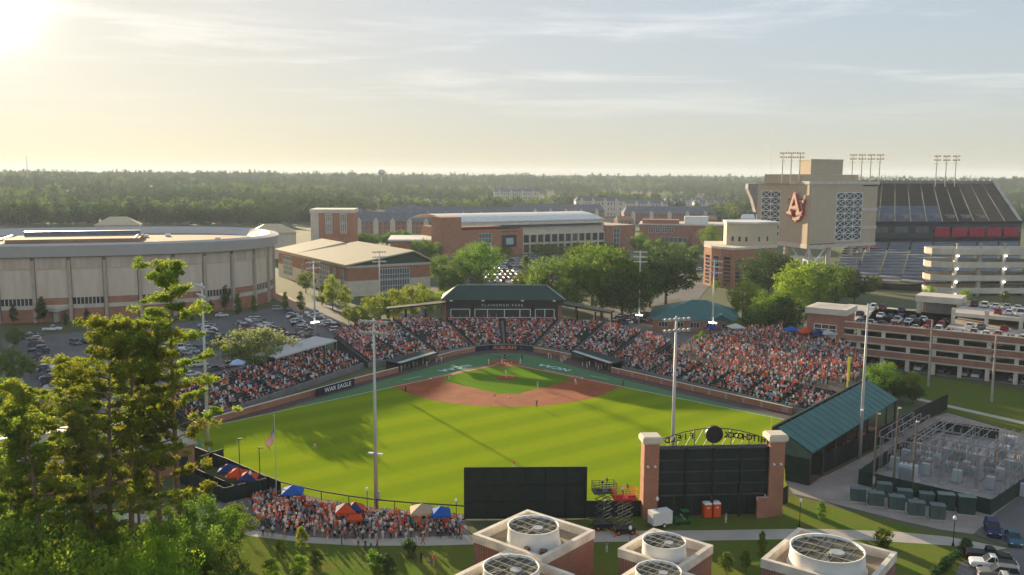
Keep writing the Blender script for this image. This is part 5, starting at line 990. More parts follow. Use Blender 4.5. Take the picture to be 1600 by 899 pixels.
for k_ in range(16):
    x = -9.5+k_*1.45
    for y in (-4, -1, 2, 5, 8, 11, 14):
        if (k_+y) % 3 == 0: continue
        m = MB(); m.cyl((x, y, 3.0), (x+.2, y+.3, 7.1 if y % 6 == 2 else 4.4), .03, n=4); m.build('dropper', GALV, bs_)
    for y in (-2.5, 3.5, 9.5):
        m = MB(); m.cb(x, y, 3.1, .12, 1.8, .12); m.bar((x, y-.8, 0), (x, y-.8, 3.1), .07); m.build('switch_frame', GALV, bs_)
        for dy in (-.7, 0, .7):
            m = MB(); [m.cyl((x, y+dy, 3.16+q*.17), (x, y+dy, 3.27+q*.17), .1, n=6) for q in range(4)]; m.build('insulator', CER, bs_)
for i in range(5):
    for j in range(3): m = MB(); x, y = -7.5+i*5.2, -1.2+j*6; m.bx(x-.7, y-.5, .1, x+.7, y+.5, 2.2); m.build('breaker', GREYEQ, bs_)
def transf(px, py, lab, s=1.0):
    p = g(px, py); o = thing('transformer', lab, 'transformer', (p.x, p.y, 0), yrz); m = MB(); m.bx(-1.2*s, -.8*s, .35, 1.2*s, .8*s, 2.6*s); m.build('tank', GREYEQ, o)
    m = MB(); m.bx(-1.5*s, -1.1*s, 0, 1.5*s, 1.1*s, .33); m.build('plinth', CONC, o)
    for i in range(9): m = MB(); x = -1.1*s+i*.27*s; m.bx(x, -1.15*s, .6, x+.08, -.81*s, 2.3*s); m.build('cooling_fin', GREYEQ, o)
    for x in (-.7, 0, .7):
        m = MB()
        for q in range(5): m.cyl((x*s, 0, 2.6*s+q*.18), (x*s, 0, 2.7*s+q*.18), .13, n=7)
        m.cyl((x*s, 0, 2.6*s), (x*s, 0, 2.6*s+1.05), .05, n=5); m.build('bushing', CER, o)
for k_, (px, py, s) in enumerate(((1418, 752, 1.15), (1448, 735, .9), (1460, 728, .9), (1486, 741, .85), (1522, 748, .85), (1547, 738, .85), (1500, 722, .9), (1565, 715, .9), (1578, 700, .9), (1440, 722, .8), (1590, 735, .7))): transf(px, py, 'grey %s transformer inside the substation, %s from the scoreboard side' % ('large' if s > 1 else 'finned', ORD[k_]), s)
for k_, (px, py, top) in enumerate(((1364, 764, 643), (1395, 768, 634), (1424, 772, 655))):
    p = g(px, py); H = hz(px, top, p); o = thing('utility_pole', 'wooden utility pole by the substation fence, %s from the shed' % ORD[k_], 'utility pole', (p.x, p.y, 0)); m = MB(); m.cyl((0, 0, 0), (.1*k_, 0, H), .2, .13, 8); m.build('pole', WOOD, o); m = MB(); m.cb(.25, -.1, H-.3, .5, .25, .18); m.build('lamp', WHITE, o)
    m = MB(); m.cb(0, -.2, 1.6, .3, .2, 1.2); m.build('meter_box', STEEL, o)
UP = []
for px, py, top, lab in ((1450, 604, 500, 'tall utility pole in front of the parking deck'), (1549, 628, 525, 'tall utility pole on the lawn before the parking deck, right of the other')):
    p = g(px, py); H = hz(px, top, p); o = thing('utility_pole', lab, 'utility pole', (p.x, p.y, 0)); m = MB(); m.cyl((0, 0, 0), (0, 0, H), .32, .2, 8); m.build('pole', mat('grey_pole', (.36, .33, .29), .9, .2, 1), o); UP.append((p, H))
    for z in (H-2.2, H-3.8, H-5.4): m = MB(); m.bar((-1.6, 0, z), (1.6, 0, z), .14); a_ = m.build('crossarm', WOOD, o); m = MB(); [m.cyl((x, 0, z), (x, 0, z+.4), .08, n=6) for x in (-1.5, -.8, .8, 1.5)]; m.build('insulators', CER, a_)
wi = MB()
for z in (2.2, 3.8):
    for dx in (-1.5, 1.5):
        a = Vector((UP[0][0].x+dx, UP[0][0].y, UP[0][1]-z+.4)); b = Vector((UP[1][0].x+dx, UP[1][0].y, UP[1][1]-z+.4)); c = b+(b-a)*1.3
        for u, v in ((a, b), (b, c)): wi.tube([lerp(u, v, t_/8)-Vector((0, 0, 3.2*t_/8*(1-t_/8))) for t_ in range(9)], .02, 3)
tag(wi.build('power_lines', DSTEEL), 'thin power lines strung between the two tall utility poles', 'power line')
# ================================================================== buildings behind the ballpark
def gd(px, py, D):            # point of a pixel at horizontal distance D from the camera
    d = _f*FPX + _R*(px-800) - _U*(py-449.5); t = D/hypot(d.x, d.y); return Vector((CX+t*d.x, CY+t*d.y, CZ+t*d.z))
PANEL = mat('coliseum_panel', (.63, .53, .42), .9, .12, .5, coords='World', stretch=(1, 1, .15)); PANELU = mat('coliseum_upper_band', (.55, .45, .36), .9, .2, .6, coords='World', stretch=(1, 1, .1)); RIB = mat('coliseum_rib', (.43, .36, .29), .9, .15, .5, coords='World'); FASC = mat('coliseum_fascia', (.43, .41, .39), .7, .06, .2, coords='World'); GRAVR = mat('brown_gravel_roof', (.30, .20, .13), .95, .25, .1, coords='World')
def oval(a, b, k_, n, rot, c):
    P = []
    for i in range(n): t = 2*pi*i/n; x = a*math.copysign(abs(cos(t))**k_, cos(t)); y = b*math.copysign(abs(sin(t))**k_, sin(t)); P.append(Vector((c[0]+x*cos(rot)-y*sin(rot), c[1]+x*sin(rot)+y*cos(rot))))
    return P
CC = (-165.5, 120); CO = thing('coliseum', 'huge oval concrete coliseum with ribbed walls and pale rim behind the pines', 'arena', (CC[0], CC[1], 0))
OV = oval(72, 51, .78, 240, R(17), (0, 0))
# equal-arc resample to bays
def resample(P, n):
    L = [0]
    for i in range(len(P)): L.append(L[-1]+(P[(i+1) % len(P)]-P[i]).length)
    out = []
    for k_ in range(n):
        s = L[-1]*k_/n; i = max(j for j in range(len(P)) if L[j] <= s); out.append(lerp(P[i], P[(i+1) % len(P)], (s-L[i])/(L[i+1]-L[i])))
    return out
NBAY = 36; BAY = resample(OV, NBAY)
def strip(mb, P, o0, z0, o1, z1, c=None):
    n = len(P); vs = [V3(p*o0, z0) for p in P]+[V3(p*o1, z1) for p in P]; mb.add(vs, [(i, (i+1) % n, n+(i+1) % n, n+i) for i in range(n)])
for i in range(NBAY):
    a, b = BAY[i], BAY[(i+1) % NBAY]; m1, m2 = lerp(a, b, .06), lerp(a, b, .94)
    if (a+b).y/2+CC[1] > 150 and (a+b).x/2 < 60: continue
    pm = MB(); pm.seg(m1, m2, .5, 8.4, 18.6); pm.build('wall_panel', PANEL, CO); pm = MB(); pm.seg(m1*1.004, m2*1.004, .5, 18.62, 22.6); pm.build('upper_band', PANELU, CO)
    pm = MB(); pm.seg(m1, m2, .4, 0, 4.6); pm.build('brick_base', BRICKO, CO); pm = MB(); pm.seg(m1, m2, .6, 4.61, 6.0); pm.build('concrete_band', CONCL, CO)
    pm = MB(); pm.seg(m1, m2, .3, 6.01, 8.38)
    if i % 2:
        wf = pm.build('window_strip', GLASS, CO)
        for j in range(1, 8): q = lerp(m1, m2, j/8)*1.003; mm_ = MB(); mm_.cb(q.x, q.y, 7.2, .28, .28, 2.3); mm_.build('mullion', CONCL, wf)
    else: pm.build('brick_band', BRICKO, CO)
    for off in (1.0,): rb_ = MB(); rz = atan2((b-a).y, (b-a).x); q = a*1.006; rb_.cb(q.x, q.y, 10.8, 1.1, 1.3, 21.6, rz); rb_.build('rib', RIB, CO)
core = MB(); core.prism([p*.985 for p in OV], 0, 22.8); core.build('core_wall', CONC, CO)
rim = MB(); strip(rim, OV, .99, 22.7, 1.03, 22.9); strip(rim, OV, 1.03, 22.9, 1.04, 26.8); strip(rim, OV, 1.04, 26.8, .99, 27.4); strip(rim, OV, .99, 27.4, .90, 24.6); ro = rim.build('roof_rim', FASC, CO, False)
rf_ = MB(); rf_.poly([V3(p*.905, 24.55) for p in OV]); rf_.build('roof', GRAVR, CO)
pm = MB(); pm.cb(-5, 4, 25.3, 48, 26, 1.4, R(17)); pm.build('roof_platform', GRAVR, CO); pm = MB(); pm.cb(-8, 16, 26.6, 44, 2.6, 2.2, R(17)); pm.build('roof_monitor', mat('blue_glazing', (.13, .16, .24), .4), CO)
for x in (-29.5, 18.5): q = Vector((x*cos(R(17))-4*sin(R(17)), x*sin(R(17))+4*cos(R(17)))); pm = MB(); pm.cb(q.x, q.y, 26.1, .8, 27, .5, R(17)); pm.build('roof_kerb', WHITE, CO)
for i in range(12): a = rnd.uniform(0, 2*pi); r_ = rnd.uniform(.5, .85); pm = MB(); pm.cb(62*r_*cos(a), 44*r_*sin(a), 25.1, 2.2, 1.4, 1.0, .3); pm.build('roof_vent', WHITE, CO)
# entrance ramp in front of the coliseum
q0, q1 = g(80, 505), g(185, 486); rp_ = thing('entrance_ramp', 'concrete entrance ramp rising to the coliseum wall behind the pines', 'ramp', (q0.x, q0.y, 0)); m = MB(); m.seg((0, 0), V2(q1-q0), 6, (4.0, 7.0), (5.2, 8.2)); m.build('deck', CONCL, rp_)
for t_ in (.1, .4, .7): m = MB(); q = (q1-q0)*t_; m.cb(q.x, q.y, 2.2+3*t_, 1.2, 4, 4.2+5.6*t_); m.build('pier', CONC, rp_)
# ---------------- tan roofed recreation building
A0 = Vector((-63.5, 134.5)); u = Vector((.86, .51)).normalized(); v = Vector((-u.y, u.x)); TB = thing('recreation_hall', 'large brick hall with sloping tan metal roof beside the coliseum', 'building', (A0.x, A0.y, 0), atan2(u.y, u.x))
Wd_, Ln = 39.5, 92
def winwall(par, x0, x1, z0, z1, nx, nz, y=-.06, m=GLASSB, fr=WHITE, ax='x', fx=0):
    """glazed opening with frame and panes on the front (ax x) or side (ax y) wall"""
    f = MB()
    def bar(a0, a1, b0, b1):
        if ax == 'x': f.bx(a0, y-.09, b0, a1, y-.02, b1)
        else: f.bx(fx-.11, a0, b0, fx-.02, a1, b1)
    t_ = .16*(1 if (x1-x0) > 3 else .6)
    for i in range(nx+1): x = lerp(x0, x1, i/nx); bar(x-t_/2, x+t_/2, z0, z1)
    for j in range(nz+1): z = lerp(z0, z1, j/nz); bar(x0, x1, z-t_/2, z+t_/2)
    w = f.build('window', fr, par)
    for i in range(nx):
        p_ = MB(); a, b = lerp(x0, x1, i/nx), lerp(x0, x1, (i+1)/nx)
        if ax == 'x': p_.bx(a+.02, y-.05, z0, b-.02, y, z1)
        else: p_.bx(fx-.06, a+.02, z0, fx-.005, b-.02, z1)
        p_.build('pane', m, w)
m = MB(); m.bx(0, 0, 0, Wd_, Ln, 6.6); m.build('lower_wall', STONE, TB); m = MB(); m.bx(.15, .15, 6.6, Wd_-.15, Ln-.15, 12.2); m.build('upper_wall', BRICKO, TB); m = MB(); m.bx(-.3, -.3, 12.2, Wd_+.3, Ln+.3, 13.2); m.build('cornice', CONCL, TB)
winwall(TB, 15, 29, 1.2, 11.2, 12, 4, y=-.05); m = MB(); m.bx(14.4, -.2, 6.2, 29.6, -.16, 7.0); m.build('spandrel', CONC, TB)
for y0, y1 in ((4, 7), (13, 16), (20, 33), (44, 47), (54, 57), (70, 84)): winwall(TB, y0, y1, 2.0, 11.4, max(2, int((y1-y0)/2)), 4, ax='y', fx=0.0)
def slope_roof(par, x0, x1, xr, y0, y1, ze, zr, m_, th=.6):
    mb = MB(); mb.add([(x0, y0, ze), (xr, y0, zr), (xr, y1, zr), (x0, y1, ze), (x1, y0, ze), (x1, y1, ze), (x0, y0, ze-th), (xr, y0, zr-th), (xr, y1, zr-th), (x0, y1, ze-th), (x1, y0, ze-th), (x1, y1, ze-th)], [(0, 1, 2, 3), (1, 4, 5, 2), (0, 6, 7, 1), (1, 7, 10, 4), (3, 2, 8, 9), (2, 5, 11, 8), (0, 3, 9, 6), (4, 10, 11, 5), (6, 9, 8, 7), (7, 8, 11, 10)]); return mb.build('roof', m_, par)
slope_roof(TB, -1.5, Wd_+1, 31, -1.5, 62, 13.9, 18.8, TANROOF); slope_roof(TB, -1.5, Wd_-4, 24, 62.2, Ln+1, 13.9, 18.4, TANROOF)
m = MB(); m.add([(0, .2, 13.2), (Wd_, .2, 13.2), (31, .2, 18.0)], [(0, 1, 2)]); m.build('gable', mat('dark_green_louvre', (.05, .085, .07), .8, .2, 1, stretch=(.1, .1, 4)), TB); m = MB(); m.bx(31, .3, 13.2, Wd_-.2, Ln-4, 14.6); m.build('clerestory', GLASS, TB)
# ---------------- brick tower block
p = Vector((-115.7, 330)); BT = thing('brick_tower', 'square brick tower block with tall window bays in the distance', 'building', (p.x, p.y, 0), R(2))
m = MB(); m.bx(0, 0, 0, 27, 26, 27.2); m.build('wall', BRICKO, BT); m = MB(); m.bx(-.6, -.6, 27.2, 27.6, 26.6, 29.6); m.build('parapet', CONCL, BT)
for x0 in (9.2, 18.4):
    m = MB(); m.bx(x0, -.2, 14, x0+4.4, -.02, 27); m.build('bay_panel', CONC, BT); winwall(BT, x0+.3, x0+4.1, 22.2, 26.2, 3, 3, y=-.22); winwall(BT, x0+.3, x0+4.1, 15.6, 20.2, 3, 4, y=-.22)
for z in (10, 15, 20): m = MB(); m.bx(-.2, 3, z, -.02, 9, z+2.6); m.build('side_window', GLASSB, BT)
m = MB(); m.bx(-.05, -.3, 0, 5, -.02, 27.2); m.build('corner_pier', CONCL, BT)
# ---------------- arena with white barrel roof
a0, a1 = Vector((-20, 322.6)), Vector((99, 386.3)); AR = thing('campus_arena', 'brick arena with white barrel roof and white colonnade beyond the car park', 'arena', (a0.x, a0.y, 0), atan2((a1-a0).y, (a1-a0).x)); LA = (a1-a0).length
m = MB(); m.bx(0, 0, 0, 46, 60, 17); m.build('west_wing', BRICKO, AR); m = MB(); m.bx(-14, -1, 0, -.05, 14, 25.5); m.build('corner_tower', BRICKO, AR); m = MB(); m.bx(113, 0, 0, LA+4, 60, 17.5); m.build('east_wing', BRICK, AR); m = MB(); m.bx(46.05, 2.0, 0, 112.95, 60, 19.5); m.build('hall_wall', CONCL, AR)
winwall(AR, 13, 22, 1.5, 14.5, 4, 4); winwall(AR, 120, 125, 1.5, 15.5, 2, 4)
m = MB(); m.bx(30, -.3, 5.2, 41, -.04, 13.2); sg_ = m.build('sign_panel', NAVY, AR); m = MB(); m.bx(33, -.36, 7, 38.5, -.302, 11.2); m.build('sign_emblem', mat('pale_teal_print', (.35, .5, .5), .6, .3, .8), sg_)
text('lettering', 'AUBURN ARENA', 1.8, (36, -.08, 15.3), (pi/2, 0, 0), DSTEEL, AR, .05)
NB_ = 12
for i in range(NB_):
    x0 = 46.4+i*5.55
    for z0, z1 in ((1.0, 6.0), (7.6, 12.6)): m = MB(); m.bx(x0+.7, 1.6, z0, x0+4.9, 1.97, z1); m.build('window', GLASS, AR)
for i in range(NB_+1): m = MB(); x0 = 46.4+i*5.55; m.cb(x0+.05, 1.2, 6.6, 1.0, 1.2, 13.2); m.build('column', CONCL, AR)
for z in (6.8, 13.2): m = MB(); m.bx(46.1, .7, z-.6, 112.9, 1.95, z+.3); m.build('floor_band', CONCL, AR)
br = MB(); n = 16; L0, L1 = -8, 118
for k_ in range(n+1):
    t_ = k_/n; y = lerp(1, 62, t_); z = 20.0+6.2*sin(pi*(.12+.76*t_)); br.v += [(L0, y, z), (L1-6*(1-t_), y, z)]
for k_ in range(n): br.f.append((2*k_, 2*k_+1, 2*k_+3, 2*k_+2))
br.add([(L0, 1, 19.5), (L1-6, 1, 19.5), (L1-6, 1, 22.2), (L0, 1, 22.2)], [(0, 1, 2, 3)]); br.build('barrel_roof', OFFW, AR, True)
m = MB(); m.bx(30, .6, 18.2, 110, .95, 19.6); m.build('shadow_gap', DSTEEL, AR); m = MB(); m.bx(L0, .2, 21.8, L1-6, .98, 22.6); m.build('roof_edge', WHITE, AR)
# annex left of the arena
a0 = g(610, 400); AN = thing('arena_annex', 'low brick annex with flat white roof left of the arena', 'building', (a0.x, a0.y, 0), R(3)); m = MB(); m.bx(0, 0, 0, 50, 40, 9.5); m.build('wall', BRICKO, AN); m = MB(); m.bx(-1.5, -1.5, 9.5, 51.5, 41.5, 10.6); m.build('roof', OFFW, AN)
for i in range(5): winwall(AN, 18+i*6, 22+i*6, 1.5, 7.5, 2, 2)
# ---------------- brick block right of the arena
a0 = Vector((114.7, 440)); BB = thing('brick_block', 'low brick building with grey flat roof between arena and stadium', 'building', (a0.x, a0.y, 0), R(-12)); m = MB(); m.bx(0, 0, 0, 78, 46, 14.5); m.build('wall', BRICK, BB); m = MB(); m.bx(-.6, -.6, 14.5, 78.6, 46.6, 15.4); m.build('roof', CONCL, BB); m = MB(); m.bx(2, 4, 15.4, 30, 20, 18.5); m.build('penthouse', BRICK, BB); m = MB(); m.bx(34, 12, 15.4, 52, 22, 21); m.build('roof_pavilion', WHITE, BB); m = MB(); m.bx(40, -14, 0, 70, -.05, 8.5); m.build('front_wing', BRICK, BB)
for i in range(4): winwall(BB, 7+i*5.2, 10.5+i*5.2, 9, 13, 2, 2)
winwall(BB, 16, 36, 1.5, 5.5, 6, 1)
m = MB(); m.bx(50, -14.2, 2, 55, -14.02, 6.5); m.build('window', GLASS, BB)
# ---------------- athletics office: rounded brick front and tan tower
AT = thing('athletics_office', 'rounded orange brick office with tan upper tower beside the stadium', 'building', (101, 181, 0)); pts = [(0, 2), (1.5, -6), (4.5, -12), (9, -17), (34, -2), (36, 26), (6, 26)]
m = MB(); m.prism(pts, 0, 18.2); m.build('wall', BRICKO, AT); m = MB(); m.prism([(x*1.02-.3, y*1.02) for x, y in pts], 18.2, 19.2); m.build('parapet', STONE, AT)
m = MB(); m.prism([(10, 0), (22, -5), (36, 4), (32, 22), (14, 20)], 19.25, 29.6); tw = m.build('upper_tower', mat('tan_stucco', (.52, .43, .31), .85, .08, .3), AT); m = MB(); m.prism([(9.6, -.3), (22, -5.5), (36.6, 3.8), (32.4, 22.6), (13.6, 20.6)], 29.6, 30.4); m.build('tower_cap', OFFW, AT)
for (xa, ya), (xb, yb) in (((0, 2), (1.5, -6)), ((1.5, -6), (4.5, -12)), ((4.5, -12), (9, -17))):
    d = Vector((xb-xa, yb-ya)); n_ = Vector((d.y, -d.x)).normalized(); n_ = n_ if n_.x < 0 else -n_
    for z in range(8): w = MB(); a = Vector((xa, ya))+d*.25+n_*.05; b = Vector((xa, ya))+d*.75+n_*.05; w.seg(a, b, .25, 1.2+z*1.75, 2.4+z*1.75); w.build('window', GLASS, AT)
d = Vector((25, 15)).normalized(); n_ = Vector((d.y, -d.x))
for k_ in range(7): w = MB(); a = Vector((9, -17))+d*(1.5)+n_*.05; w.seg(a, a+d*5, .25, 1.0+k_*1.9, 2.4+k_*1.9); w.build('window', GLASS, AT)
for k_ in range(2): w = MB(); a = Vector((9, -17))+d*(12+k_*9)+n_*.05; w.seg(a, a+d*5, .25, 4, 13); w.build('window', GLASSB, AT)
for k_ in range(5): w = MB(); dd = Vector((14, 9)).normalized() if k_ > 2 else Vector((12, -5)).normalized(); a = (Vector((22, -5))+dd*(3+(k_-3)*6) if k_ > 2 else Vector((10, 0))+dd*(2.5+k_*3.2))+Vector((-.03, -.12)); w.seg(a, a+dd*.9, .2, 21.2, 23.4); w.build('slit_window', GLASS, tw)
# ---------------- football stadium end
ST = mat('stadium_tan', (.46, .38, .275), .85, .06, .2, coords='World'); LAT = mat('white_lattice', (.62, .63, .62), .5, .08); K = Vector((166.6, 224)); dA = Vector((-.25, .97)).normalized(); dB = Vector((.87, .49)).normalized(); dC = Vector((-.62, .78)).normalized()
SE = thing('stadium_end_block', 'tan stadium end block with red AU emblem and white lattice windows', 'stadium', (K.x, K.y, 0)); Z0, Z1 = 16.4, 48
def face_wall(name, a, d, L, z0, z1, m_, th=1.2): q = MB(); q.seg(a, a+d*L, th, z0, z1); return q.build(name, m_, SE)
Lp = dA*20; Lq = Lp+dC*19
face_wall('emblem_wall', Vector((0, 0)), dA, 20, Z0, Z1, ST); face_wall('side_wall', Vector((0, 0)), dB, 20.5, Z0, Z1, ST); face_wall('corner_pier', dB*42, dB, 12.5, Z0-1, Z1-1, ST)
def lattice(a, d, L, z0, z1, nx, nz, off):
    fr = MB(); fr.seg(a, a+d*L, .5, z0, z1); g0 = fr.build('lattice_glass', GLASS, SE); n_ = Vector((d.y, -d.x)); n_ = n_ if n_.dot(Vector((-.34, -.94))) > 0 else -n_; n_ *= off
    T = lambda i, z: V3(a+d*(L*i/nx)+n_, z)
    for i in range(nx+1): q = MB(); q.bar(T(i, z0), T(i, z1), .42); q.build('lattice_post', LAT, g0)
    for j in range(nz+1): z = lerp(z0, z1, j/nz); q = MB(); q.bar(T(0, z), T(nx, z), .38); q.build('lattice_rail', LAT, g0)
    for i in range(nx):
        for j in range(nz): za, zb = lerp(z0, z1, j/nz), lerp(z0, z1, (j+1)/nz); q = MB(); q.bar(T(i, za), T(i+1, zb), .32); q.bar(T(i+1, za), T(i, zb), .32); q.build('lattice_brace', LAT, g0)
lattice(dB*20.6, dB, 21.2, 17.6, 43.6, 3, 7, .5); lattice(Lp+dC*4.5, dC, 12, 18.6, 44, 2, 7, .5)
face_wall('lattice_lintel', dB*20.6, dB, 21.2, 43.7, Z1, ST); face_wall('lattice_sill', dB*20.6, dB, 21.2, Z0-.5, 17.5, ST); face_wall('end_pier', Lp, dC, 4.4, Z0, Z1, ST); face_wall('end_pier', Lp+dC*16.6, dC, 2.5, Z0, Z1, ST); face_wall('lattice_lintel', Lp+dC*4.5, dC, 12, 44.1, Z1, ST); face_wall('lattice_sill', Lp+dC*4.5, dC, 12, Z0, 18.5, ST)
for a, d, L in ((Vector((0, 0)), dA, 20.5), (Vector((0, 0)), dB, 54.8), (Lp, dC, 19.4)): face_wall('cornice', a-d*.6, d, L+1.2, Z1+.01, Z1+1.7, CONCL, 2.0); face_wall('base_band', a-d*.3, d, L+.6, Z0-2.4, Z0-.02 if d is not dB else Z0-.6, CONCL, 1.6)
for z in (23.5, 33.5): face_wall('pier_band', dB*41.5, dB, 13.3, z, z+1.5, CONCL, 1.7)
body_ = [Vector((1.2, 1.4)), dB*53.5+Vector((0, 1.2)), dB*53.5+Vector((-8, 26)), Lq+Vector((14, 10)), Lq+Vector((2, -1)), Lp+Vector((1.4, .4))]
q = MB(); q.prism([(p.x, p.y) for p in body_], Z0-.5, Z1-.3); q.build('inner_block', DSTEEL, SE)
q = MB(); q.prism([(p.x, p.y) for p in body_], Z1-.28, Z1+.2); q.build('roof_deck', CONCL, SE)
q = MB(); q.prism([(p.x, p.y) for p in (dA*9+dB*2.5, dB*46+dA*8, dB*44+dA*22, dA*34+dB*-8)], Z1+.25, 53.3); q.build('roof_block', ST, SE); q = MB(); q.prism([(p.x, p.y) for p in (dA*9.5+dB*8, dB*33+dA*8.5, dB*33+dA*18, dA*20+dB*8)], 53.35, 61); q.build('roof_tower', ST, SE)
q = MB(); q.prism([(p.x, p.y) for p in (dA*9.3+dB*7.8, dB*33.2+dA*8.3, dB*33.2+dA*18, dA*20+dB*7.8)], 61.0, 61.6); q.build('tower_cap', CONCL, SE)
# emblem: interlocking A and U, a red letter block with pale faces
nA = Vector((-dA.y, dA.x)); nA = nA if nA.x < 0 else -nA; ctr = dA*9.5+nA*1.0; rzA = atan2(-dA.y, -dA.x)
sdir = -dA
def eb(p, q, w, off, dep, m_):
    p, q = Vector(p), Vector(q); d = (q-p).normalized(); n_ = Vector((-d.y, d.x))*w/2; p = p-d*w*.25; q = q+d*w*.25; mb = MB(); vs = []
    for o_ in (off, off+dep):
        for c in (p-n_, q-n_, q+n_, p+n_): w3 = ctr+sdir*c.x*1.08+nA*o_; vs.append((w3.x, w3.y, 36.6+c.y*.9))
    mb.add(vs, [(0, 3, 2, 1), (4, 5, 6, 7), (0, 1, 5, 4), (1, 2, 6, 5), (2, 3, 7, 6), (3, 0, 4, 7)]); return mb.build('emblem_stroke', m_, SE)
EMT = mat('emblem_tan', (.42, .26, .18), .7)
UB = [((-4.7, 2.6), (-4.7, -4.6)), ((4.7, 2.6), (4.7, -4.6)), ((-4.7, -4.6), (-3, -7.4)), ((-3, -7.4), (0, -8.4)), ((0, -8.4), (3, -7.4)), ((3, -7.4), (4.7, -4.6)), ((-6.4, 2.6), (-3, 2.6)), ((3, 2.6), (6.4, 2.6))]
AB = [((-4.3, -4.4), (0, 6.8)), ((4.3, -4.4), (0, 6.8)), ((-2.6, -1.2), (2.6, -1.2)), ((-6.2, -4.4), (-2.4, -4.4)), ((2.4, -4.4), (6.2, -4.4))]
for k_, (a, b) in enumerate(UB): eb(a, b, 2.7, .02*k_, .9, REDP); eb(a, b, 1.5, .95+.02*k_, .3, EMT)
for k_, (a, b) in enumerate(AB): eb(a, b, 2.7, 1.4+.02*k_, .5, REDP); eb(a, b, 1.5, 1.95+.02*k_, .3, EMT)
# under-croft: columns and diagonal truss
for k_, (t_, d) in enumerate(((34, dB), (42, dB), (49, dB), (16, dB))): q = MB(); p = d*t_+Vector((1.5, 3)); q.cyl(V3(p, 0), V3(p, Z0-3.5), 1.3, n=12); q.cyl(V3(p, Z0-3.5), V3(p, Z0-1), 1.3, 2.2, 12); q.build('column', CONCL, SE)
for p in (Lp+dC*14+Vector((1, 1)), Lp+Vector((1, 2))): q = MB(); q.cyl(V3(p, 0), V3(p, Z0-1), 1.4, n=12); q.build('column', CONCL, SE)
ft = Vector((1, 1)); tr_ = [(ft, 0, dA*16+ft, Z0-2), (ft, 0, dB*13+ft, Z0-2), (dA*8+ft, 0, ft, Z0-2), (dB*7+ft, 0, ft, Z0-2), (dA*8+ft, 7, dA*16+ft, Z0-2), (ft, 7.5, dA*14+ft, 9), (ft, 7.5, dB*12+ft, 9), (ft, 0, ft, Z0-2)]
for a, za, b, zb in tr_: q = MB(); q.bar(V3(a, za), V3(b, zb), .75); q.build('truss_brace', LAT, SE)
# upper deck, suites and lower bowl of the far stand
UD = thing('stadium_stand', 'far football stand with steep grey upper deck and dark suite level', 'stadium', (gd(1350, 346, 575).x, gd(1350, 346, 575).y, 0)); uo = UD.location.copy()
SEATS = [mat('upper_deck_grey', (.095, .080, .068), .9, .2, .5, coords='World', stretch=(.4, .4, 6)), mat('tarp_blue_grey', (.15, .175, .23), .7, .15, .3, coords='World'), mat('upper_deck_tan', (.15, .125, .095), .9, .2, .5, coords='World', stretch=(.4, .4, 6))]
T0, T1, B0, B1 = gd(1338, 287, 622)-uo, gd(1552, 287, 690)-uo, gd(1322, 347, 575)-uo, gd(1594, 347, 640)-uo
nS, nRw = 11, 20
for s in range(nS):
    mb = MB(); m2 = MB()
    for r_ in range(nRw):
        ta, tb = s/nS+.004, (s+1)/nS-.004; va, vb = r_/nRw, (r_+1)/nRw
        P_ = lambda t_, v_: lerp(lerp(B0, B1, t_), lerp(T0, T1, t_), v_)
        p0, p1, p2, p3 = P_(ta, va), P_(tb, va), P_(tb, vb), P_(ta, vb); zz = p3.z
        (m2 if va < .36 and s < 6 else mb).add([p0, p1, (p1.x, p1.y, zz), (p0.x, p0.y, zz), (p2.x, p2.y, zz), (p3.x, p3.y, zz)], [(0, 1, 2, 3), (3, 2, 4, 5)])
    mb.build('upper_deck_section', SEATS[0] if s < 8 else SEATS[2], UD)
    if m2.v: m2.build('covered_section', SEATS[1], UD)
    if s < 9 and s > 0: q = MB(); c_ = P_(s/nS+.05, .1); q.cb(c_.x, c_.y, c_.z+.8, 4.5, 4, 2.2, .5); q.build('vomitory', CONCD, UD)
for s in range(1, nS): q = MB(); a, b = lerp(B0, B1, s/nS), lerp(T0, T1, s/nS); q.bar(a+Vector((0, -.3, .3)), b+Vector((0, -.3, .3)), .3); q.build('aisle', CONCD, UD)
q = MB(); q.seg(T0, T1, 1.5, T0.z-4, T0.z+2.2); q.build('back_parapet', CONCD, UD)
for i in range(22): q = MB(); p_ = lerp(T0, T1, (i+.5)/22); q.cb(p_.x, p_.y, T0.z+2.6, .9, .9, 1.2); q.build('parapet_lamp', CONC, UD)
q = MB(); q.seg(B1, T1, 2.0, (B1.z-3, T1.z-3), (B1.z+1.2, T1.z+2)); q.build('end_wall', CONC, UD)
yv = Vector((-.3, -1)).normalized()
q = MB(); q.seg(V2(B0), V2(B1), 3, 8, B0.z-1.5); q.build('suite_level', DSTEEL, UD)
q = MB(); q.seg(V2(B0)+yv*1.5, V2(B1)+yv*1.5, 2.2, B0.z-1.4, B0.z+.3); q.build('deck_fascia', BLACK, UD)
dF = (V2(B1)-V2(B0)).normalized()
for i in range(26): q = MB(); p_ = lerp(V2(B0), V2(B1), (i+.2)/26)+yv*1.7; q.seg(p_, p_+dF*4, .3, B0.z-6.5, B0.z-3); q.build('suite_window', GLASSB if i % 3 else GLASS, UD)
q = MB(); q.seg(V2(B0)+yv*2.2, V2(B1)+yv*2.2, .8, B0.z-11.4, B0.z-9.6); q.build('ribbon_board', BLACK, UD)
for i in range(5): q = MB(); p_ = lerp(V2(B0), V2(B1), .5+i*.1)+yv*2.4; e_ = p_+dF*10; q.add([V3(p_+yv*1, B0.z-9), V3(e_+yv*1, B0.z-9), V3(e_-yv*.2, B0.z-3.6), V3(p_-yv*.2, B0.z-3.6)], [(0, 1, 2, 3)]); q.build('red_seats', mat('red_seat', (.33, .012, .03), .7, .15, 2), UD)
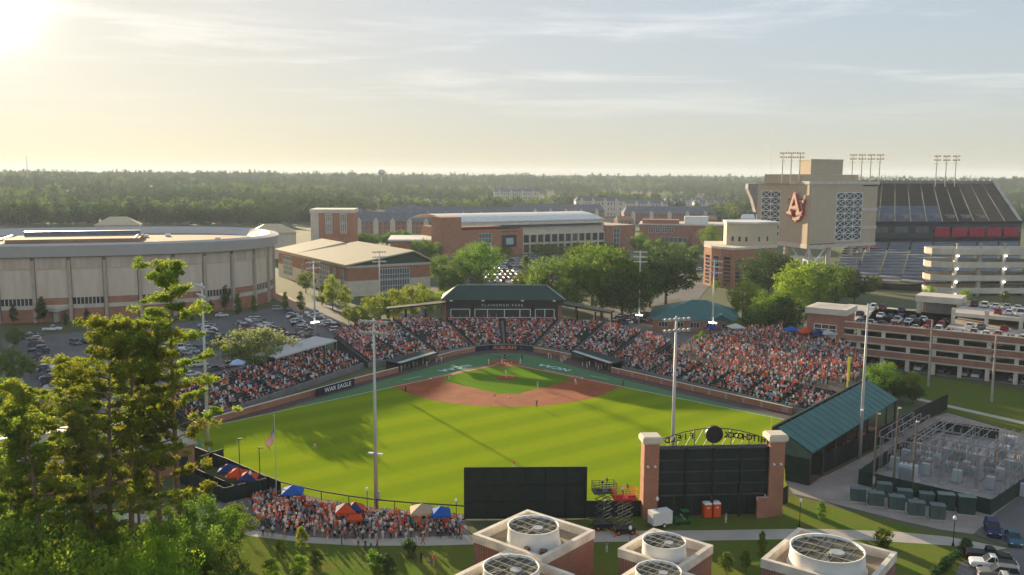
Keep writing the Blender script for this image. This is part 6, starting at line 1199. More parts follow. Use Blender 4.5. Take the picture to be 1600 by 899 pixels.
LB0, LB1, LF0, LF1 = V3(V2(B0)+yv*2, B0.z-12), V3(V2(B1)+yv*2, B0.z-12), gd(1300, 440, 452)-uo, gd(1600, 444, 452)-uo
LSEAT = mat('lower_bowl_grey', (.155, .17, .205), .85, .2, .4, coords='World', stretch=(.4, .4, 5))
for s in range(8):
    mb = MB()
    for r_ in range(14):
        P_ = lambda t_, v_: lerp(lerp(LF0, LF1, t_), lerp(LB0, LB1, t_), v_); ta, tb = s/8+.004, (s+1)/8-.004; p0, p1, p2, p3 = P_(ta, r_/14), P_(tb, r_/14), P_(tb, (r_+1)/14), P_(ta, (r_+1)/14)
        mb.add([p0, p1, (p1.x, p1.y, p3.z), (p0.x, p0.y, p3.z), (p2.x, p2.y, p3.z), (p3.x, p3.y, p3.z)], [(0, 1, 2, 3), (3, 2, 4, 5)])
    mb.build('lower_bowl_section', LSEAT, UD)
q = MB(); a, b = P_(0, .5) if 0 else lerp(LF0, LB0, .62), lerp(LF0, LF1, .16); q.seg(V2(LF0)+Vector((-3, 0)), V2(lerp(LF0, LF1, .55)), 1.2, -2, 2.2); q.build('front_wall', BLACK, UD)
for i in range(2): q = MB(); p_ = lerp(lerp(LF0, LF1, .12+.045*i), lerp(LB0, LB1, .12+.045*i), .8); q.cb(p_.x, p_.y, p_.z+.7, 8, 7, .3, .45); q.build('red_tarp', mat('red_seat', (.33, .012, .03), .7), UD)
# concourse floodlights above the stands
def tower_light(px, top, base, D, lab):
    p = gd(px, base, D); zt = gd(px, top, D).z; o = thing('floodlight_mast', lab, 'floodlight', (p.x, p.y, p.z)); H = zt-p.z; m = MB(); m.cyl((0, 0, -4), (0, 0, H), .3, .22, 6); m.build('mast', CONC, o)
    for z in (H-.4, H-2.6, H-4.4):
        m = MB(); m.bar((-1.7, 0, z), (1.7, 0, z), .12); a_ = m.build('crossarm', DSTEEL, o)
        if z > H-4:
            for i in range(5): l_ = MB(); l_.cb(-1.7+i*.85, -.25, z+.3, .58, .5, .9); l_.build('lamp', DSTEEL, a_)
for k_, px in enumerate((1222, 1235.5, 1249)): tower_light(px, 239, 275, 505, 'stadium floodlight mast left of the tan tower, %s from the left' % ORD[k_])
for k_, px in enumerate((1331, 1345.5, 1359.5, 1373.5)): tower_light(px, 242, 275+k_, 545, 'stadium floodlight mast right of the tan tower, %s of four' % ORD[k_])
for k_, px in enumerate((1462, 1477, 1492)): tower_light(px, 244, 281, 575, 'stadium floodlight mast above the upper deck, %s of three' % ORD[k_])
q = thing('upper_deck_end', 'concrete underside of the near upper deck left of the emblem tower', 'stadium', (gd(1180, 300, 575).x, gd(1180, 300, 575).y, 0)); m = MB(); m.add([(-4.5, 0, 47.5), (3, 0, 48), (3, 0, 24), (1, 0, 30), (-1.5, 0, 38), (-4.5, 0, 44.5), (-4.5, 6, 47.5), (3, 6, 48), (3, 6, 24), (1, 6, 30), (-1.5, 6, 38), (-4.5, 6, 44.5)], [(0, 5, 4, 3, 2, 1), (6, 7, 8, 9, 10, 11), (0, 1, 7, 6), (0, 6, 11, 5), (5, 11, 10, 4), (4, 10, 9, 3)]); m.build('deck_end', CONCD, q); m = MB(); m.cb(0, 4, 12, 3, 3, 26); m.build('pier', CONC, q)
# ---------------- spiral ramp
r0 = gd(1460, 460, 440); RA = thing('stadium_ramp', 'four level concrete pedestrian ramp in front of the football stand', 'ramp', (r0.x, r0.y, 0), R(2))
for k_, (z0, z1) in enumerate(((18.4, 21.0), (12.6, 15.1), (6.8, 9.2), (1.2, 3.6))):
    out_ = [(75, -6), (4, -6), (-.5, -4.5), (-3, -1.5), (-3.4, 3), (-2, 7), (1.5, 9.5), (75, 9.5)]
    for a, b in zip(out_[:-1], out_[1:]): m = MB(); m.seg(a, b, .5, z0, z1); m.build('parapet_band', CONCL, RA)
    m = MB(); m.prism(out_, z0-.3, z0); m.build('deck', CONC, RA)
    for i in range(7): m = MB(); m.cb(6+i*11, -4.5, (z0-.3+(z0-3.4))/2 if k_ < 3 else .45, 1.4, 1.4, 3.0 if k_ < 3 else .9); m.build('column', CONC, RA); l_ = MB(); l_.cb(6+i*11, -6.4, z0-.6, .6, .4, .4); l_.build('lamp', LAMPG, RA) if i % 2 == 0 else None
for i in range(7): m = MB(); m.cb(6+i*11, -5.2, 21.9, .4, .4, 2.4); m.cb(6+i*11, -5.2, 23.2, 1.6, .5, .3); m.build('lamp_post', CONC, RA)
# ---------------- parking deck
D0 = Vector((86.2, 4.3)); dd = Vector((44, -32.4)).normalized(); dn = Vector((-dd.y, dd.x)); dn = dn if dn.y > 0 else -dn; PK = thing('parking_deck', 'brick parking deck with open storeys and cars on its roof', 'parking garage', (D0.x, D0.y, 0), atan2(dd.y, dd.x)); LP = 110
TW = 10.4
m = MB(); m.bx(0, 0, 0, TW, 11, 13.6); m.build('stair_tower', BRICK, PK); m = MB(); m.bx(-.5, -.5, 13.6, TW+.5, 11.5, 15.3); m.build('tower_cornice', CONCL, PK); m = MB(); m.bx(1, 1, 15.3, TW-1, 10, 15.32); m.build('tower_roof', CONC, PK)
for z in (1.0, 4.6, 8.2): winwall(PK, 2.2, TW-2.2, z, z+2.5, 3, 2, m=GLASS)
for z in (3.6, 7.2): m = MB(); m.bx(2.1, -.14, z, TW-2.1, -.02, z+.9); m.build('spandrel', CONCL, PK)
for k_, z in enumerate((3.4, 6.9, 10.5)):
    nseg = 6; w = (LP-TW)/nseg
    for i in range(nseg): m = MB(); m.bx(TW+i*w+.02, -.05, z, TW+(i+1)*w-.02, .35, z+1.5); m.build('brick_spandrel', BRICK, PK); m = MB(); m.bx(TW+i*w, -.13, z+1.5, TW+(i+1)*w, .42, z+1.72); m.build('coping', CONCL, PK); m = MB(); m.bx(TW+i*w, -.11, z-.28, TW+(i+1)*w, .40, z-.01); m.build('lintel_band', CONCL, PK)
    m = MB(); m.bx(TW, .45, z-.6, LP, 42, z-.1 if z < 10 else z+.3); m.build('slab', CONC, PK)
for i in range(16):
    x = TW+3.4+i*6.4
    for z0, z1 in ((0, 3.1), (5.13, 6.6), (8.63, 10.2)): m = MB(); m.bx(x, .05, z0, x+1.0, .75, z1); m.build('column', CONCL, PK)
m = MB(); m.bx(TW, 40, 0, LP, 42, 10); m.build('back_wall', CONCD, PK); m = MB(); m.bx(0, 11, 0, .5, 42, 10.6); m.build('end_wall', BRICK, PK); m = MB(); m.bx(TW, .5, -.02, LP, 42, .03); m.build('ground_slab', CONCD, PK)
RZ = 14.0
m = MB(); m.bx(34, 22, RZ-.5, LP, 46, RZ); m.build('raised_deck', CONC, PK)
for i in range(9): m = MB(); m.bx(34+i*8.4, 21.9, 10.8, 35+i*8.4, 22.8, RZ+1.3); m.build('raised_column', CONCL, PK)
m = MB(); m.bx(34, 21.95, RZ-.9, LP, 22.3, RZ+.0); m.build('raised_edge', CONCL, PK); m = MB(); m.bx(34, 44, 0, LP, 44.5, RZ-.6); m.build('raised_back_wall', CONCD, PK)
m = MB(); m.bx(0, 11.05, 10.0, 33.9, 46, 10.8); m.build('upper_slab', CONC, PK)
PV = thing('stair_pavilion', 'small concrete stair pavilion on the roof of the parking deck', 'pavilion', (D0.x, D0.y, 0), atan2(dd.y, dd.x)); px0, py0 = 22, 38
m = MB(); m.bx(px0-.4, py0-.4, 14.4, px0+12.4, py0+9.4, 16.3); m.build('roof', CONCL, PV)
for x, y in ((px0, py0), (px0+11, py0), (px0, py0+8), (px0+11, py0+8)): m = MB(); m.bx(x, y, 10.8, x+1.2, y+1.2, 14.38); m.build('pier', CONCL, PV)
m = MB(); m.bx(px0+1.3, py0+3, 10.8, px0+10.9, py0+8, 14.2); m.build('core', CONCD, PV)
# ---------------- teal roofed ticket house
h0 = g(1020, 500, 3.8); TH = thing('teal_roof_house', 'brick ticket house with hipped teal roof beside the grandstand', 'building', (h0.x, h0.y, 0), R(-12)); w, d, e_ = 28, 26, 4.3
m = MB(); m.bx(0, 0, 0, w, d, e_); m.build('wall', BRICKO, TH); m = MB(); m.bx(-.1, -.1, e_-.5, w+.1, d+.1, e_+.02); m.build('cornice', CONCL, TH)
m = MB(); m.add([(-1, -1, e_+.05), (w+1, -1, e_+.05), (w+1, d+1, e_+.05), (-1, d+1, e_+.05), (13, 13, e_+5), (18, 13, e_+5)], [(0, 1, 5, 4), (1, 2, 5), (2, 3, 4, 5), (3, 0, 4)]); rfo = m.build('roof', TEAL, TH)
m = MB(); m.add([(19, -1.3, e_+.1), (26, -1.3, e_+.1), (22.5, -1.3, e_+2.3), (22.5, 6, e_+2.5)], [(0, 1, 2), (0, 2, 3), (2, 1, 3)]); m.build('gablet', TEAL, rfo)
for i in range(5): winwall(TH, 2+i*5.2, 5+i*5.2, 1.6, 3.3, 3, 1, m=GLASS)
# ---------------- far housing, masts, water towers
def row_house(px, py, L, Wd, H, RH, rz, ng, lab, wm=BRICK, D=None, z=0, floors=3):
    p = g(px, py) if D is None else gd(px, py, D); o = thing('apartment_row', lab, 'apartment building', (p.x, p.y, terr(p.x, p.y) if D is None else terr(p.x, p.y)), rz)
    m = MB(); m.bx(0, 0, 0, L, Wd, H); m.build('wall', wm, o); slope = MB(); slope.add([(-1, -1, H), (L+1, -1, H), (L+1, Wd+1, H), (-1, Wd+1, H), (4, Wd/2, H+RH), (L-4, Wd/2, H+RH)], [(0, 1, 5, 4), (1, 2, 5), (2, 3, 4, 5), (3, 0, 4)]); r_ = slope.build('roof', ROOFG, o)
    for i in range(ng):
        x = L*(i+.5)/ng; m = MB(); m.bx(x-2.2, -.9, 0, x+2.2, -.05, H); m.add([(x-2.5, -1.1, H), (x+2.5, -1.1, H), (x, -1.1, H+3.2), (x, Wd/2-2, H+3.2)], [(0, 1, 2), (0, 2, 3), (2, 1, 3)]); m.build('gabled_bay', CONCL, r_)
    nw = int(L/4)
    for f_ in range(floors):
        for i in range(nw): x = 2+i*4; w = MB(); z0 = 1+f_*(H/floors); w.bx(x-.6, -.08, z0, x+.6, -.01, z0+H/floors*.55); w.build('window', GLASSB, o)
    return o
row_house(548, 366, 88, 16, 11, 8, R(-1), 6, 'long brick apartment row with grey roof and white gables left of the arena')
row_house(600, 350, 150, 18, 10, 8, R(3), 8, 'second long grey roofed apartment row behind the first'); row_house(975, 350, 100, 16, 11, 8, R(2), 5, 'brick apartment row with white gables right of the arena roof'); row_house(800, 343, 110, 16, 10, 8, R(1), 6, 'grey roofed apartment row directly behind the arena roof')
for px, py, D, L, H, lab in ((900, 327, 1150, 60, 20, 'pale multi storey apartment block in the middle distance'), (965, 326, 1250, 70, 14, 'brick apartment block with pale gables beyond the trees'), (772, 305, 1600, 80, 22, 'white apartment block among the woods left of centre'), (1040, 312, 1500, 70, 12, 'pale low house block near the stadium in the distance'), (1085, 318, 1400, 50, 12, 'tan low block among trees left of the stadium')):
    row_house(px, py, L, 18, H, 5, R(rnd.uniform(-6, 6)), 4, lab, CONCL, D)
hr2 = random.Random(9); HOUSES = []
for k_ in range(34):
    px, D = hr2.uniform(880, 1175) if k_ % 3 else hr2.uniform(440, 880), hr2.uniform(880, 1750); p = gd(px, 300, D); zt = terr(p.x, p.y); HOUSES.append((p.x, p.y)); w, d, hh = hr2.uniform(12, 22), 10, hr2.uniform(5, 8)
    o = thing('distant_house', 'small distant house with %s roof among the woods, %s in the scatter' % (('grey', 'brown', 'pale')[k_ % 3], ORD[k_]), 'house', (p.x, p.y, zt), hr2.uniform(-.5, .5), 'scattered distant houses'); m = MB(); m.bx(-w/2, -d/2, 0, w/2, d/2, hh); m.build('wall', (CONCL, BRICK, WHITE)[k_ % 3], o)
    m = MB(); m.add([(-w/2-.6, -d/2-.6, hh), (w/2+.6, -d/2-.6, hh), (w/2+.6, d/2+.6, hh), (-w/2-.6, d/2+.6, hh), (-w/2+1, 0, hh+4.5), (w/2-1, 0, hh+4.5)], [(0, 1, 5, 4), (1, 2, 5), (2, 3, 4, 5), (3, 0, 4)]); m.build('roof', (ROOFG, GRAVR, OFFW)[k_ % 3], o)
    for x in (-w/4, w/4): m = MB(); m.bx(x-.8, -d/2-.08, 1.5, x+.8, -d/2-.01, 3.5); m.build('window', GLASS, o)
p = gd(596, 274, 2300); o = thing('water_tower', 'pale round water tower above the wooded skyline', 'water tower', (p.x, p.y, terr(p.x, p.y))); zt = p.z-o.location.z+8; m = MB(); m.lathe([(2.5, 0), (1.8, 6), (1.6, zt-9), (3, zt-7), (8, zt-5.5), (10, zt-1), (9.5, zt+2), (6, zt+5.5), (.5, zt+7)], 20); m.build('tank', mat('pale_tank', (.5, .52, .55), .6), o, True)
p = gd(1139, 274, 5200); o = thing('water_tower', 'tiny far water tower on the horizon left of the stadium', 'water tower', (p.x, p.y, p.z-40)); m = MB(); m.cyl((0, 0, 0), (0, 0, 36), 3, n=8); m.cyl((0, 0, 36), (0, 0, 48), 11, n=12); m.build('tank', CONC, o)
for px, top, bot, D, w, lab in ((43, 243, 275, 2400, 1.6, 'thin lattice radio mast on the left skyline'), (1204, 205, 275, 900, .35, 'very thin mast left of the stadium floodlights')):
    p = gd(px, bot, D); H = gd(px, top, D).z-p.z; o = thing('radio_mast', lab, 'mast', (p.x, p.y, p.z-12)); m = MB(); m.cyl((-w, 0, 0), (0, 0, H+12), .25*w, .12*w, 4); m.cyl((w, 0, 0), (0, 0, H+12), .25*w, .12*w, 4); m.cyl((0, w, 0), (0, 0, H+12), .25*w, .12*w, 4); m.build('lattice_legs', STEEL, o); m = MB(); [m.bar((-w*(1-k_/8), 0, k_*(H+12)/8), (w*(1-k_/8), 0, k_*(H+12)/8), .2*w) for k_ in range(8)]; m.build('cross_members', STEEL, o)
for px, py, D, lab in ((178, 350, 620, 'house with pale hipped roof behind the coliseum'), (425, 362, 560, 'low building with pale metal roof at the right end of the coliseum')):
    p = gd(px, py, D); o = thing('hip_roof_house', lab, 'building', (p.x-12, p.y, 0), .3); zz = p.z; m = MB(); m.bx(0, 0, 0, 26, 18, zz-1); m.build('wall', CONCL, o); m = MB(); m.add([(-1, -1, zz-1), (27, -1, zz-1), (27, 19, zz-1), (-1, 19, zz-1), (8, 9, zz+4), (18, 9, zz+4)], [(0, 1, 5, 4), (1, 2, 5), (2, 3, 4, 5), (3, 0, 4)]); m.build('roof', TANROOF, o)
p = g(1230, 548); o = thing('box_truck', 'white box truck parked behind the terrace beside the parking deck', 'truck', (p.x, p.y, 0), -.5); m = MB(); m.bx(-4.5, -1.25, 1.0, 2.4, 1.25, 3.9); m.build('cargo_box', WHITE, o); m = MB(); m.bx(2.6, -1.1, .6, 4.8, 1.1, 2.6); m.build('cab', WHITE, o); m = MB(); m.bx(4.82, -.95, 1.6, 4.86, .95, 2.4); m.build('windscreen', GLASS, o)
for x in (-3, 3.6):
    for sy in (-1, 1): m = MB(); m.cyl((x, sy*.9, .5), (x, sy*1.2, .5), .5, n=10); m.build('wheel', RUBBER, o)
# ================================================================== streets, car parks and their cars
sheet('street', [(120, 640), (300, 590), (420, 560), (520, 545), (600, 520), (640, 470), (700, 455), (760, 455), (640, 500), (560, 575), (450, 590), (330, 625), (200, 690)], .008, ASPH)
sheet('car_park', [(0, 530), (200, 512), (330, 500), (440, 478), (520, 470), (545, 520), (480, 556), (330, 592), (220, 640), (60, 660)], .012, ASPH)
sheet('brick_walk', [(420, 462), (440, 458), (520, 500), (500, 505)], .02, mat('brick_paving', (.36, .22, .13), .9, .2, .5, coords='World'))
sheet('arena_car_park', [(690, 452), (720, 412), (830, 405), (990, 398), (1090, 412), (1060, 445), (900, 455)], .012, ASPH)
sheet('stadium_street', [(860, 520), (1000, 470), (1080, 440), (1110, 420), (1125, 424), (1110, 445), (1090, 470), (1140, 520), (1190, 535), (1260, 500), (1320, 490), (1262, 562), (1150, 555), (1010, 540)], .010, ASPH)
sheet('street_kerb_strip', [(1130, 540), (1180, 520), (1250, 505), (1252, 510), (1190, 525), (1150, 545)], .05, SIDEW)
sheet('grass_island', [(1010, 480), (1060, 466), (1085, 478), (1060, 492), (1020, 494)], .016, mat('brown_mulch', (.10, .075, .04), .95, .3, .3, coords='World'))
def car_row(a, b, n, rot, z, where, skip=.06, detail=False, kinds=('sedan', 'suv', 'suv', 'pickup', 'hatchback', 'sedan')):
    a, b = (V2(g(*a, z)) if not isinstance(a, Vector) else a), (V2(g(*b, z)) if not isinstance(b, Vector) else b); d = b-a; n = n or int(d.length/2.75); rz = atan2(d.y, d.x)+rot; k_ = 0
    for i in range(n):
        if rnd.random() < skip: continue
        p = lerp(a, b, (i+.5)/n); kd = rnd.choice(kinds); cn = rnd.choice(CARN); k_ += 1
        car(kd, p.x, p.y, z+.014, rz+rnd.choice((0, pi))+rnd.uniform(-.03, .03), cn, '%s %s, %s along %s' % (cn, {'pickup': 'pickup', 'suv': 'suv'}.get(kd, 'car'), ORD[min(k_-1, 70)], where), 'cars in '+where, detail)
H_ = pi/2
car_row((50, 525), (85, 612), None, H_, 0, 'the lawn edge row of the coliseum lot', 0, True); car_row((452, 488), (490, 536), None, H_, 0, 'the middle left row by the tent'); car_row((482, 488), (538, 526), None, H_, 0, 'the brick walk row by the tent'); car_row((372, 506), (468, 552), None, H_, 0, 'the long row facing the white tent', .03); car_row((392, 500), (482, 545), None, H_, 0, 'the second long row facing the tent', .05)
car_row((232, 566), (330, 545), None, H_, 0, 'the middle row of the coliseum lot'); car_row((110, 540), (205, 527), None, H_, 0, 'the far left row of the coliseum lot'); car_row((105, 590), (210, 575), None, H_, 0, 'the near left row of the coliseum lot'); car_row((322, 510), (338, 533), None, H_, 0, 'the short row beside the corner light pole'); car_row((215, 540), (300, 520), 8, H_, 0, 'the row hidden by the pines'); car_row((200, 555), (300, 545), 8, H_, 0, 'the nearer row hidden by the pines')
for px, py, cn, kd, lab in ((336, 579, 'grey', 'sedan', 'dark grey car parked on the street beyond the corner light pole'), (363, 573, 'beige', 'suv', 'beige suv parked on the street next to the dark grey car'), (398, 567, 'black', 'sedan', 'black car parked on the street near the pale green tree'), (431, 562, 'black', 'suv', 'black suv parked on the street left of the tent'), (456, 557, 'grey', 'sedan', 'grey car half hidden by the tent'), (310, 573, 'white', 'suv', 'white suv parked beside the corner light pole'), (300, 588, 'white', 'sedan', 'white car parked farthest left on the street'), (365, 562, 'silver', 'suv', 'silver suv beneath the pale green tree'), (347, 495, 'white', 'sedan', 'white car parked by the coliseum shrubs'), (435, 485, 'silver', 'suv', 'silver suv at the far corner of the coliseum lot'), (82, 517, 'white', 'pickup', 'white pickup parked in front of the coliseum ramp')):
    p = g(px, py); car(kd, p.x, p.y, .016, R(38) if px > 200 and px < 470 and py > 540 else R(10), cn, lab, detail=True)
for k_, yy in enumerate((186, 200, 214, 230, 246, 262, 278, 294, 308)):
    x0 = -12+k_*1.5; car_row(Vector((x0, yy)), Vector((x0+34, yy+8)), None, H_, 0, 'arena car park row %s from the front' % ORD[k_], .08)
car_row(Vector((104, 238)), Vector((118, 248)), 5, H_, 0, 'the bay left of the athletics office'); car_row((952, 502), (1012, 494), 7, H_, 0, 'the bay behind the third base grandstand'); car_row((958, 508), (1010, 502), 6, H_, 0, 'the front bay behind the third base grandstand')
def deck_row(x0, x1, y, z, where, skip=.15, rot=H_):
    a = D0+dd*x0+dn*y; b = D0+dd*x1+dn*y; car_row(a, b, int((x1-x0)/2.8), rot, z, where, skip)
deck_row(12, 75, 4.5, 10.8, 'the parapet row on the parking deck', .12); deck_row(14, 34, 15, 10.8, 'the middle row on the deck roof', .3); deck_row(5, 34, 22, 10.8, 'the second row on the deck roof', .2); deck_row(8, 22, 38, 10.8, 'the far row on the deck roof', .1); deck_row(38, 80, 18, 10.8, 'the row under the raised deck edge', .3); deck_row(38, 80, 28, RZ, 'the raised deck front row', .45); deck_row(36, 82, 40, RZ, 'the raised deck back row', .1)
deck_row(14, 70, 4.5, .05, 'the ground storey of the parking deck', .35)
nS2 = 0
for z, y in ((10.8, 1.6), (6.85, 1.6), (3.35, 1.6)):
    mb = MB(); rr = random.Random(int(z*10))
    for i in range(150 if z > 10 else 60):
        x = TW+1+rr.random()*(70 if z > 10 else 66); q = D0+dd*x+dn*(y+rr.uniform(-.3, .5)); figure(mb, q.x, q.y, z-.05 if z < 10 else z, atan2(dd.y, dd.x)+rr.uniform(-.4, .4), False, rr)
    tag(mb.build('spectators', CROWD), 'spectators lining the %s of the parking deck' % {10.8: 'roof parapet', 6.85: 'upper open storey', 3.35: 'lower open storey'}[z], 'crowd', kind='stuff')
# ================================================================== vegetation
BARK = mat('bark', (.16, .115, .08), .95, .35, 3); PBARK = mat('pine_bark', (.20, .125, .085), .95, .4, 4, .4)
LF = {'green': leaf_mat('leaves_green', (.048, .115, .013), (.125, .205, .020)), 'lime': leaf_mat('leaves_lime', (.10, .17, .012), (.23, .29, .02), .42), 'dark': leaf_mat('leaves_dark', (.024, .064, .015), (.055, .11, .020), .25), 'olive': leaf_mat('leaves_olive', (.06, .125, .015), (.145, .215, .022), .35), 'pine': leaf_mat('needles_pine', (.07, .135, .014), (.225, .26, .022), .5), 'pale': leaf_mat('leaves_pale', (.10, .15, .05), (.21, .25, .08), .4), 'far': leaf_mat('leaves_far', (.026, .062, .022), (.07, .115, .032), .25)}
def leaves(cent, rad, n_per, size, seed, flat=1.0, asp=.6):
    rg = np.random.default_rng(seed); C_ = np.repeat(np.array(cent), n_per, 0); Rr = np.repeat(np.array(rad), n_per)[:, None]
    d = rg.normal(size=C_.shape); d /= np.linalg.norm(d, axis=1)[:, None]; r = rg.random((len(C_), 1))**.4; off = d*r*Rr; off[:, 2] *= flat; P = C_+off
    u = rg.normal(size=P.shape); u /= np.linalg.norm(u, axis=1)[:, None]; w = np.cross(u, d+rg.normal(size=P.shape)*.7); w /= np.linalg.norm(w, axis=1)[:, None]+1e-9
    s = size*rg.uniform(.6, 1.3, (len(P), 1)); a = u*s*.5; b = w*s*.5*asp
    V = np.stack([P-a, P+b, P+a, P-b], 1).reshape(-1, 3); return V
def leafmesh(name, V, m):
    n = len(V)//4; me = bpy.data.meshes.new(name); me.vertices.add(len(V)); me.vertices.foreach_set('co', V.astype(np.float32).ravel()); me.loops.add(len(V)); me.loops.foreach_set('vertex_index', np.arange(len(V), dtype=np.int32)); me.polygons.add(n); me.polygons.foreach_set('loop_start', np.arange(0, len(V), 4, dtype=np.int32)); me.update(calc_edges=True); me.validate(); me.materials.append(m); return me
def limbs(H, r, pts, n=7, z0=.25, lean=(0, 0)):
    mb = MB(); top = Vector((lean[0], lean[1], H)); path = [Vector((lean[0]*t_**1.5, lean[1]*t_**1.5, H*t_)) for t_ in (0, .12, .35, .6, .85)]; mb.tube(path, [r*1.35, r, r*.85, r*.6, r*.25], 8)
    for p in pts:
        p = Vector(p); t_ = max(z0, min(.8, (p.z/H)*.72)); s = Vector((lean[0]*t_**1.5, lean[1]*t_**1.5, H*t_)); mid = lerp(s, p, .55)+Vector((0, 0, -.06*H*.3)); mb.tube([s, mid, p], [r*.42, r*.25, r*.08], 5)
    return mb
def make_broad(seed, H=14, rx=6, zc=.60, rz=.40, ncl=80, npl=70, leaf=.55, m='green', cl=1.75, tr=.28, bark=None, cone=0):
    rg = random.Random(seed); cent, rad = [], []
    while len(cent) < ncl:
        x, y, z = (rg.uniform(-1, 1) for _ in range(3)); d = sqrt(x*x+y*y+z*z)
        if d > 1 or d < .45: continue
        k_ = (1-.25*max(0, -z)) * (1+.22*sin(3*atan2(y, x)+seed)) * ((1-(z+1)/2*cone) if cone else 1)
        cent.append((x*rx*k_, y*rx*k_, H*zc+z*H*rz)); rad.append(cl*rg.uniform(.6, 1.25))
    L = leafmesh('crown', leaves(cent, rad, npl, leaf, seed, .8), LF[m]); T = limbs(H*.9, tr, rg.sample(cent, 9)).mesh('trunk', bark or BARK); return L, T
def make_pine(seed, H=34, r=.36, spread=5.5, z0=.42, ntuft=105, npl=95, leaf=.44, m='pine', lean=(0, 0)):
    rg = random.Random(seed); cent, rad, br = [], [], []
    nb = 26
    for i in range(nb):
        t_ = z0+(1-z0)*(i/nb)**.85; a = i*2.4+rg.uniform(-.5, .5); ln = spread*(1-((t_-z0)/(1-z0))**1.6*.72)*rg.uniform(.45, 1.15)
        base = Vector((lean[0]*t_**1.5, lean[1]*t_**1.5, H*t_)); tip = base+Vector((cos(a)*ln, sin(a)*ln, rg.uniform(.2, 1.6))); br.append((base, tip))
        for k_ in range(9): f = .30+.085*k_+rg.uniform(-.06, .06); p = lerp(base, tip, f)+Vector((rg.uniform(-.9, .9)*(.4+f), rg.uniform(-.9, .9)*(.4+f), rg.uniform(0, .55))); cent.append(tuple(p)); rad.append(rg.uniform(.38, .85))
    for k_ in range(6): cent.append((lean[0]+rg.uniform(-1, 1), lean[1]+rg.uniform(-1, 1), H-rg.uniform(0, 2))); rad.append(.8)
    L = leafmesh('crown', leaves(cent, rad, npl, leaf, seed, .6, .26), LF[m]); mb = limbs(H, r, [], 8, lean=lean)
    for b, t_ in br: mb.tube([b, lerp(b, t_, .5)+Vector((0, 0, .15)), t_], [r*.28, r*.18, r*.06], 5)
    return L, mb.mesh('trunk', PBARK)
def make_shrub(seed, rx=1.1, H=2.2, m='dark', leaf=.22, ncl=22, npl=60, cone=.6): return make_broad(seed, H, rx, .5, .5, ncl, npl, leaf, m, .42*rx, .05, cone=cone)
PT = {'oak': [make_broad(s, m='green') for s in (1, 2, 3)], 'lime': [make_broad(s, m='lime') for s in (4, 5)], 'dark': [make_broad(s, m='dark', ncl=100) for s in (6, 7)], 'olive': [make_broad(s, m='olive', H=14) for s in (8, 9)],
      'cone': [make_broad(s, H=12, rx=3.0, zc=.55, rz=.45, ncl=60, npl=50, leaf=.45, m=mm, cl=1.0, tr=.16, cone=.75) for s, mm in ((10, 'dark'), (11, 'olive'), (12, 'green'))],
      'limecone': [make_broad(s, H=12, rx=3.8, zc=.57, rz=.43, ncl=60, npl=60, leaf=.45, m='lime', cl=1.3, tr=.18, cone=.5) for s in (13,)], 'pale': [make_broad(14, H=10, rx=7.5, zc=.62, rz=.33, m='pale', ncl=95, tr=.24)],
      'pine': [make_pine(20, 35, .38, 7.4, .50), make_pine(21, 31, .34, 7.0, .40, lean=(1.2, .4)), make_pine(22, 29, .32, 6.2, .32, lean=(-2.0, .6)), make_pine(23, 27, .30, 6.0, .36)],
      'pinefar': [make_broad(s, H=18, rx=3.6, zc=.66, rz=.32, ncl=60, npl=60, leaf=.5, m='pine', cl=1.2, tr=.2, bark=PBARK, cone=.3) for s in (30, 31)],
      'near': [make_broad(s, H=13, rx=5.5, ncl=110, npl=120, leaf=.34, m=mm, cl=1.35, tr=.22) for s, mm in ((40, 'green'), (41, 'olive'), (42, 'lime'))],
      'young': [make_broad(s, H=8, rx=2.6, zc=.56, rz=.44, ncl=70, npl=90, leaf=.25, m=mm, cl=.75, tr=.1, cone=.6) for s, mm in ((43, 'olive'), (44, 'lime'))], 'shrub': [make_shrub(45, m='dark'), make_shrub(46, m='olive'), make_shrub(47, m='lime')]}
TREES = [0]
def tree(kind, x, y, H, label, name='tree', z=0, group=None, w=1.0, var=None):
    L, T = PT[kind][rnd.randrange(len(PT[kind])) if var is None else var % len(PT[kind])]; h0 = {'oak': 14, 'lime': 14, 'dark': 14, 'olive': 14, 'cone': 12, 'limecone': 12, 'pale': 10, 'pinefar': 18, 'near': 13, 'young': 8, 'shrub': 2.2}.get(kind) or {0: 35, 1: 31, 2: 29, 3: 27}[(var or 0) % 4]
    s = H/h0; o = thing(name, label, 'shrub' if kind == 'shrub' else 'tree', (x, y, z), rnd.uniform(0, 6.28) if kind != 'pine' else 0, group); o.scale = (s*w, s*w, s); ob('trunk', T, o); ob('crown', L, o); TREES[0] += 1; return o
def tree_px(kind, px, py, top, label, w=1.0, name='tree', var=None, group=None):
    p = g(px, py); H = hz(px, top, p); return tree(kind, p.x, p.y, H, label, name, group=group, w=w, var=var)
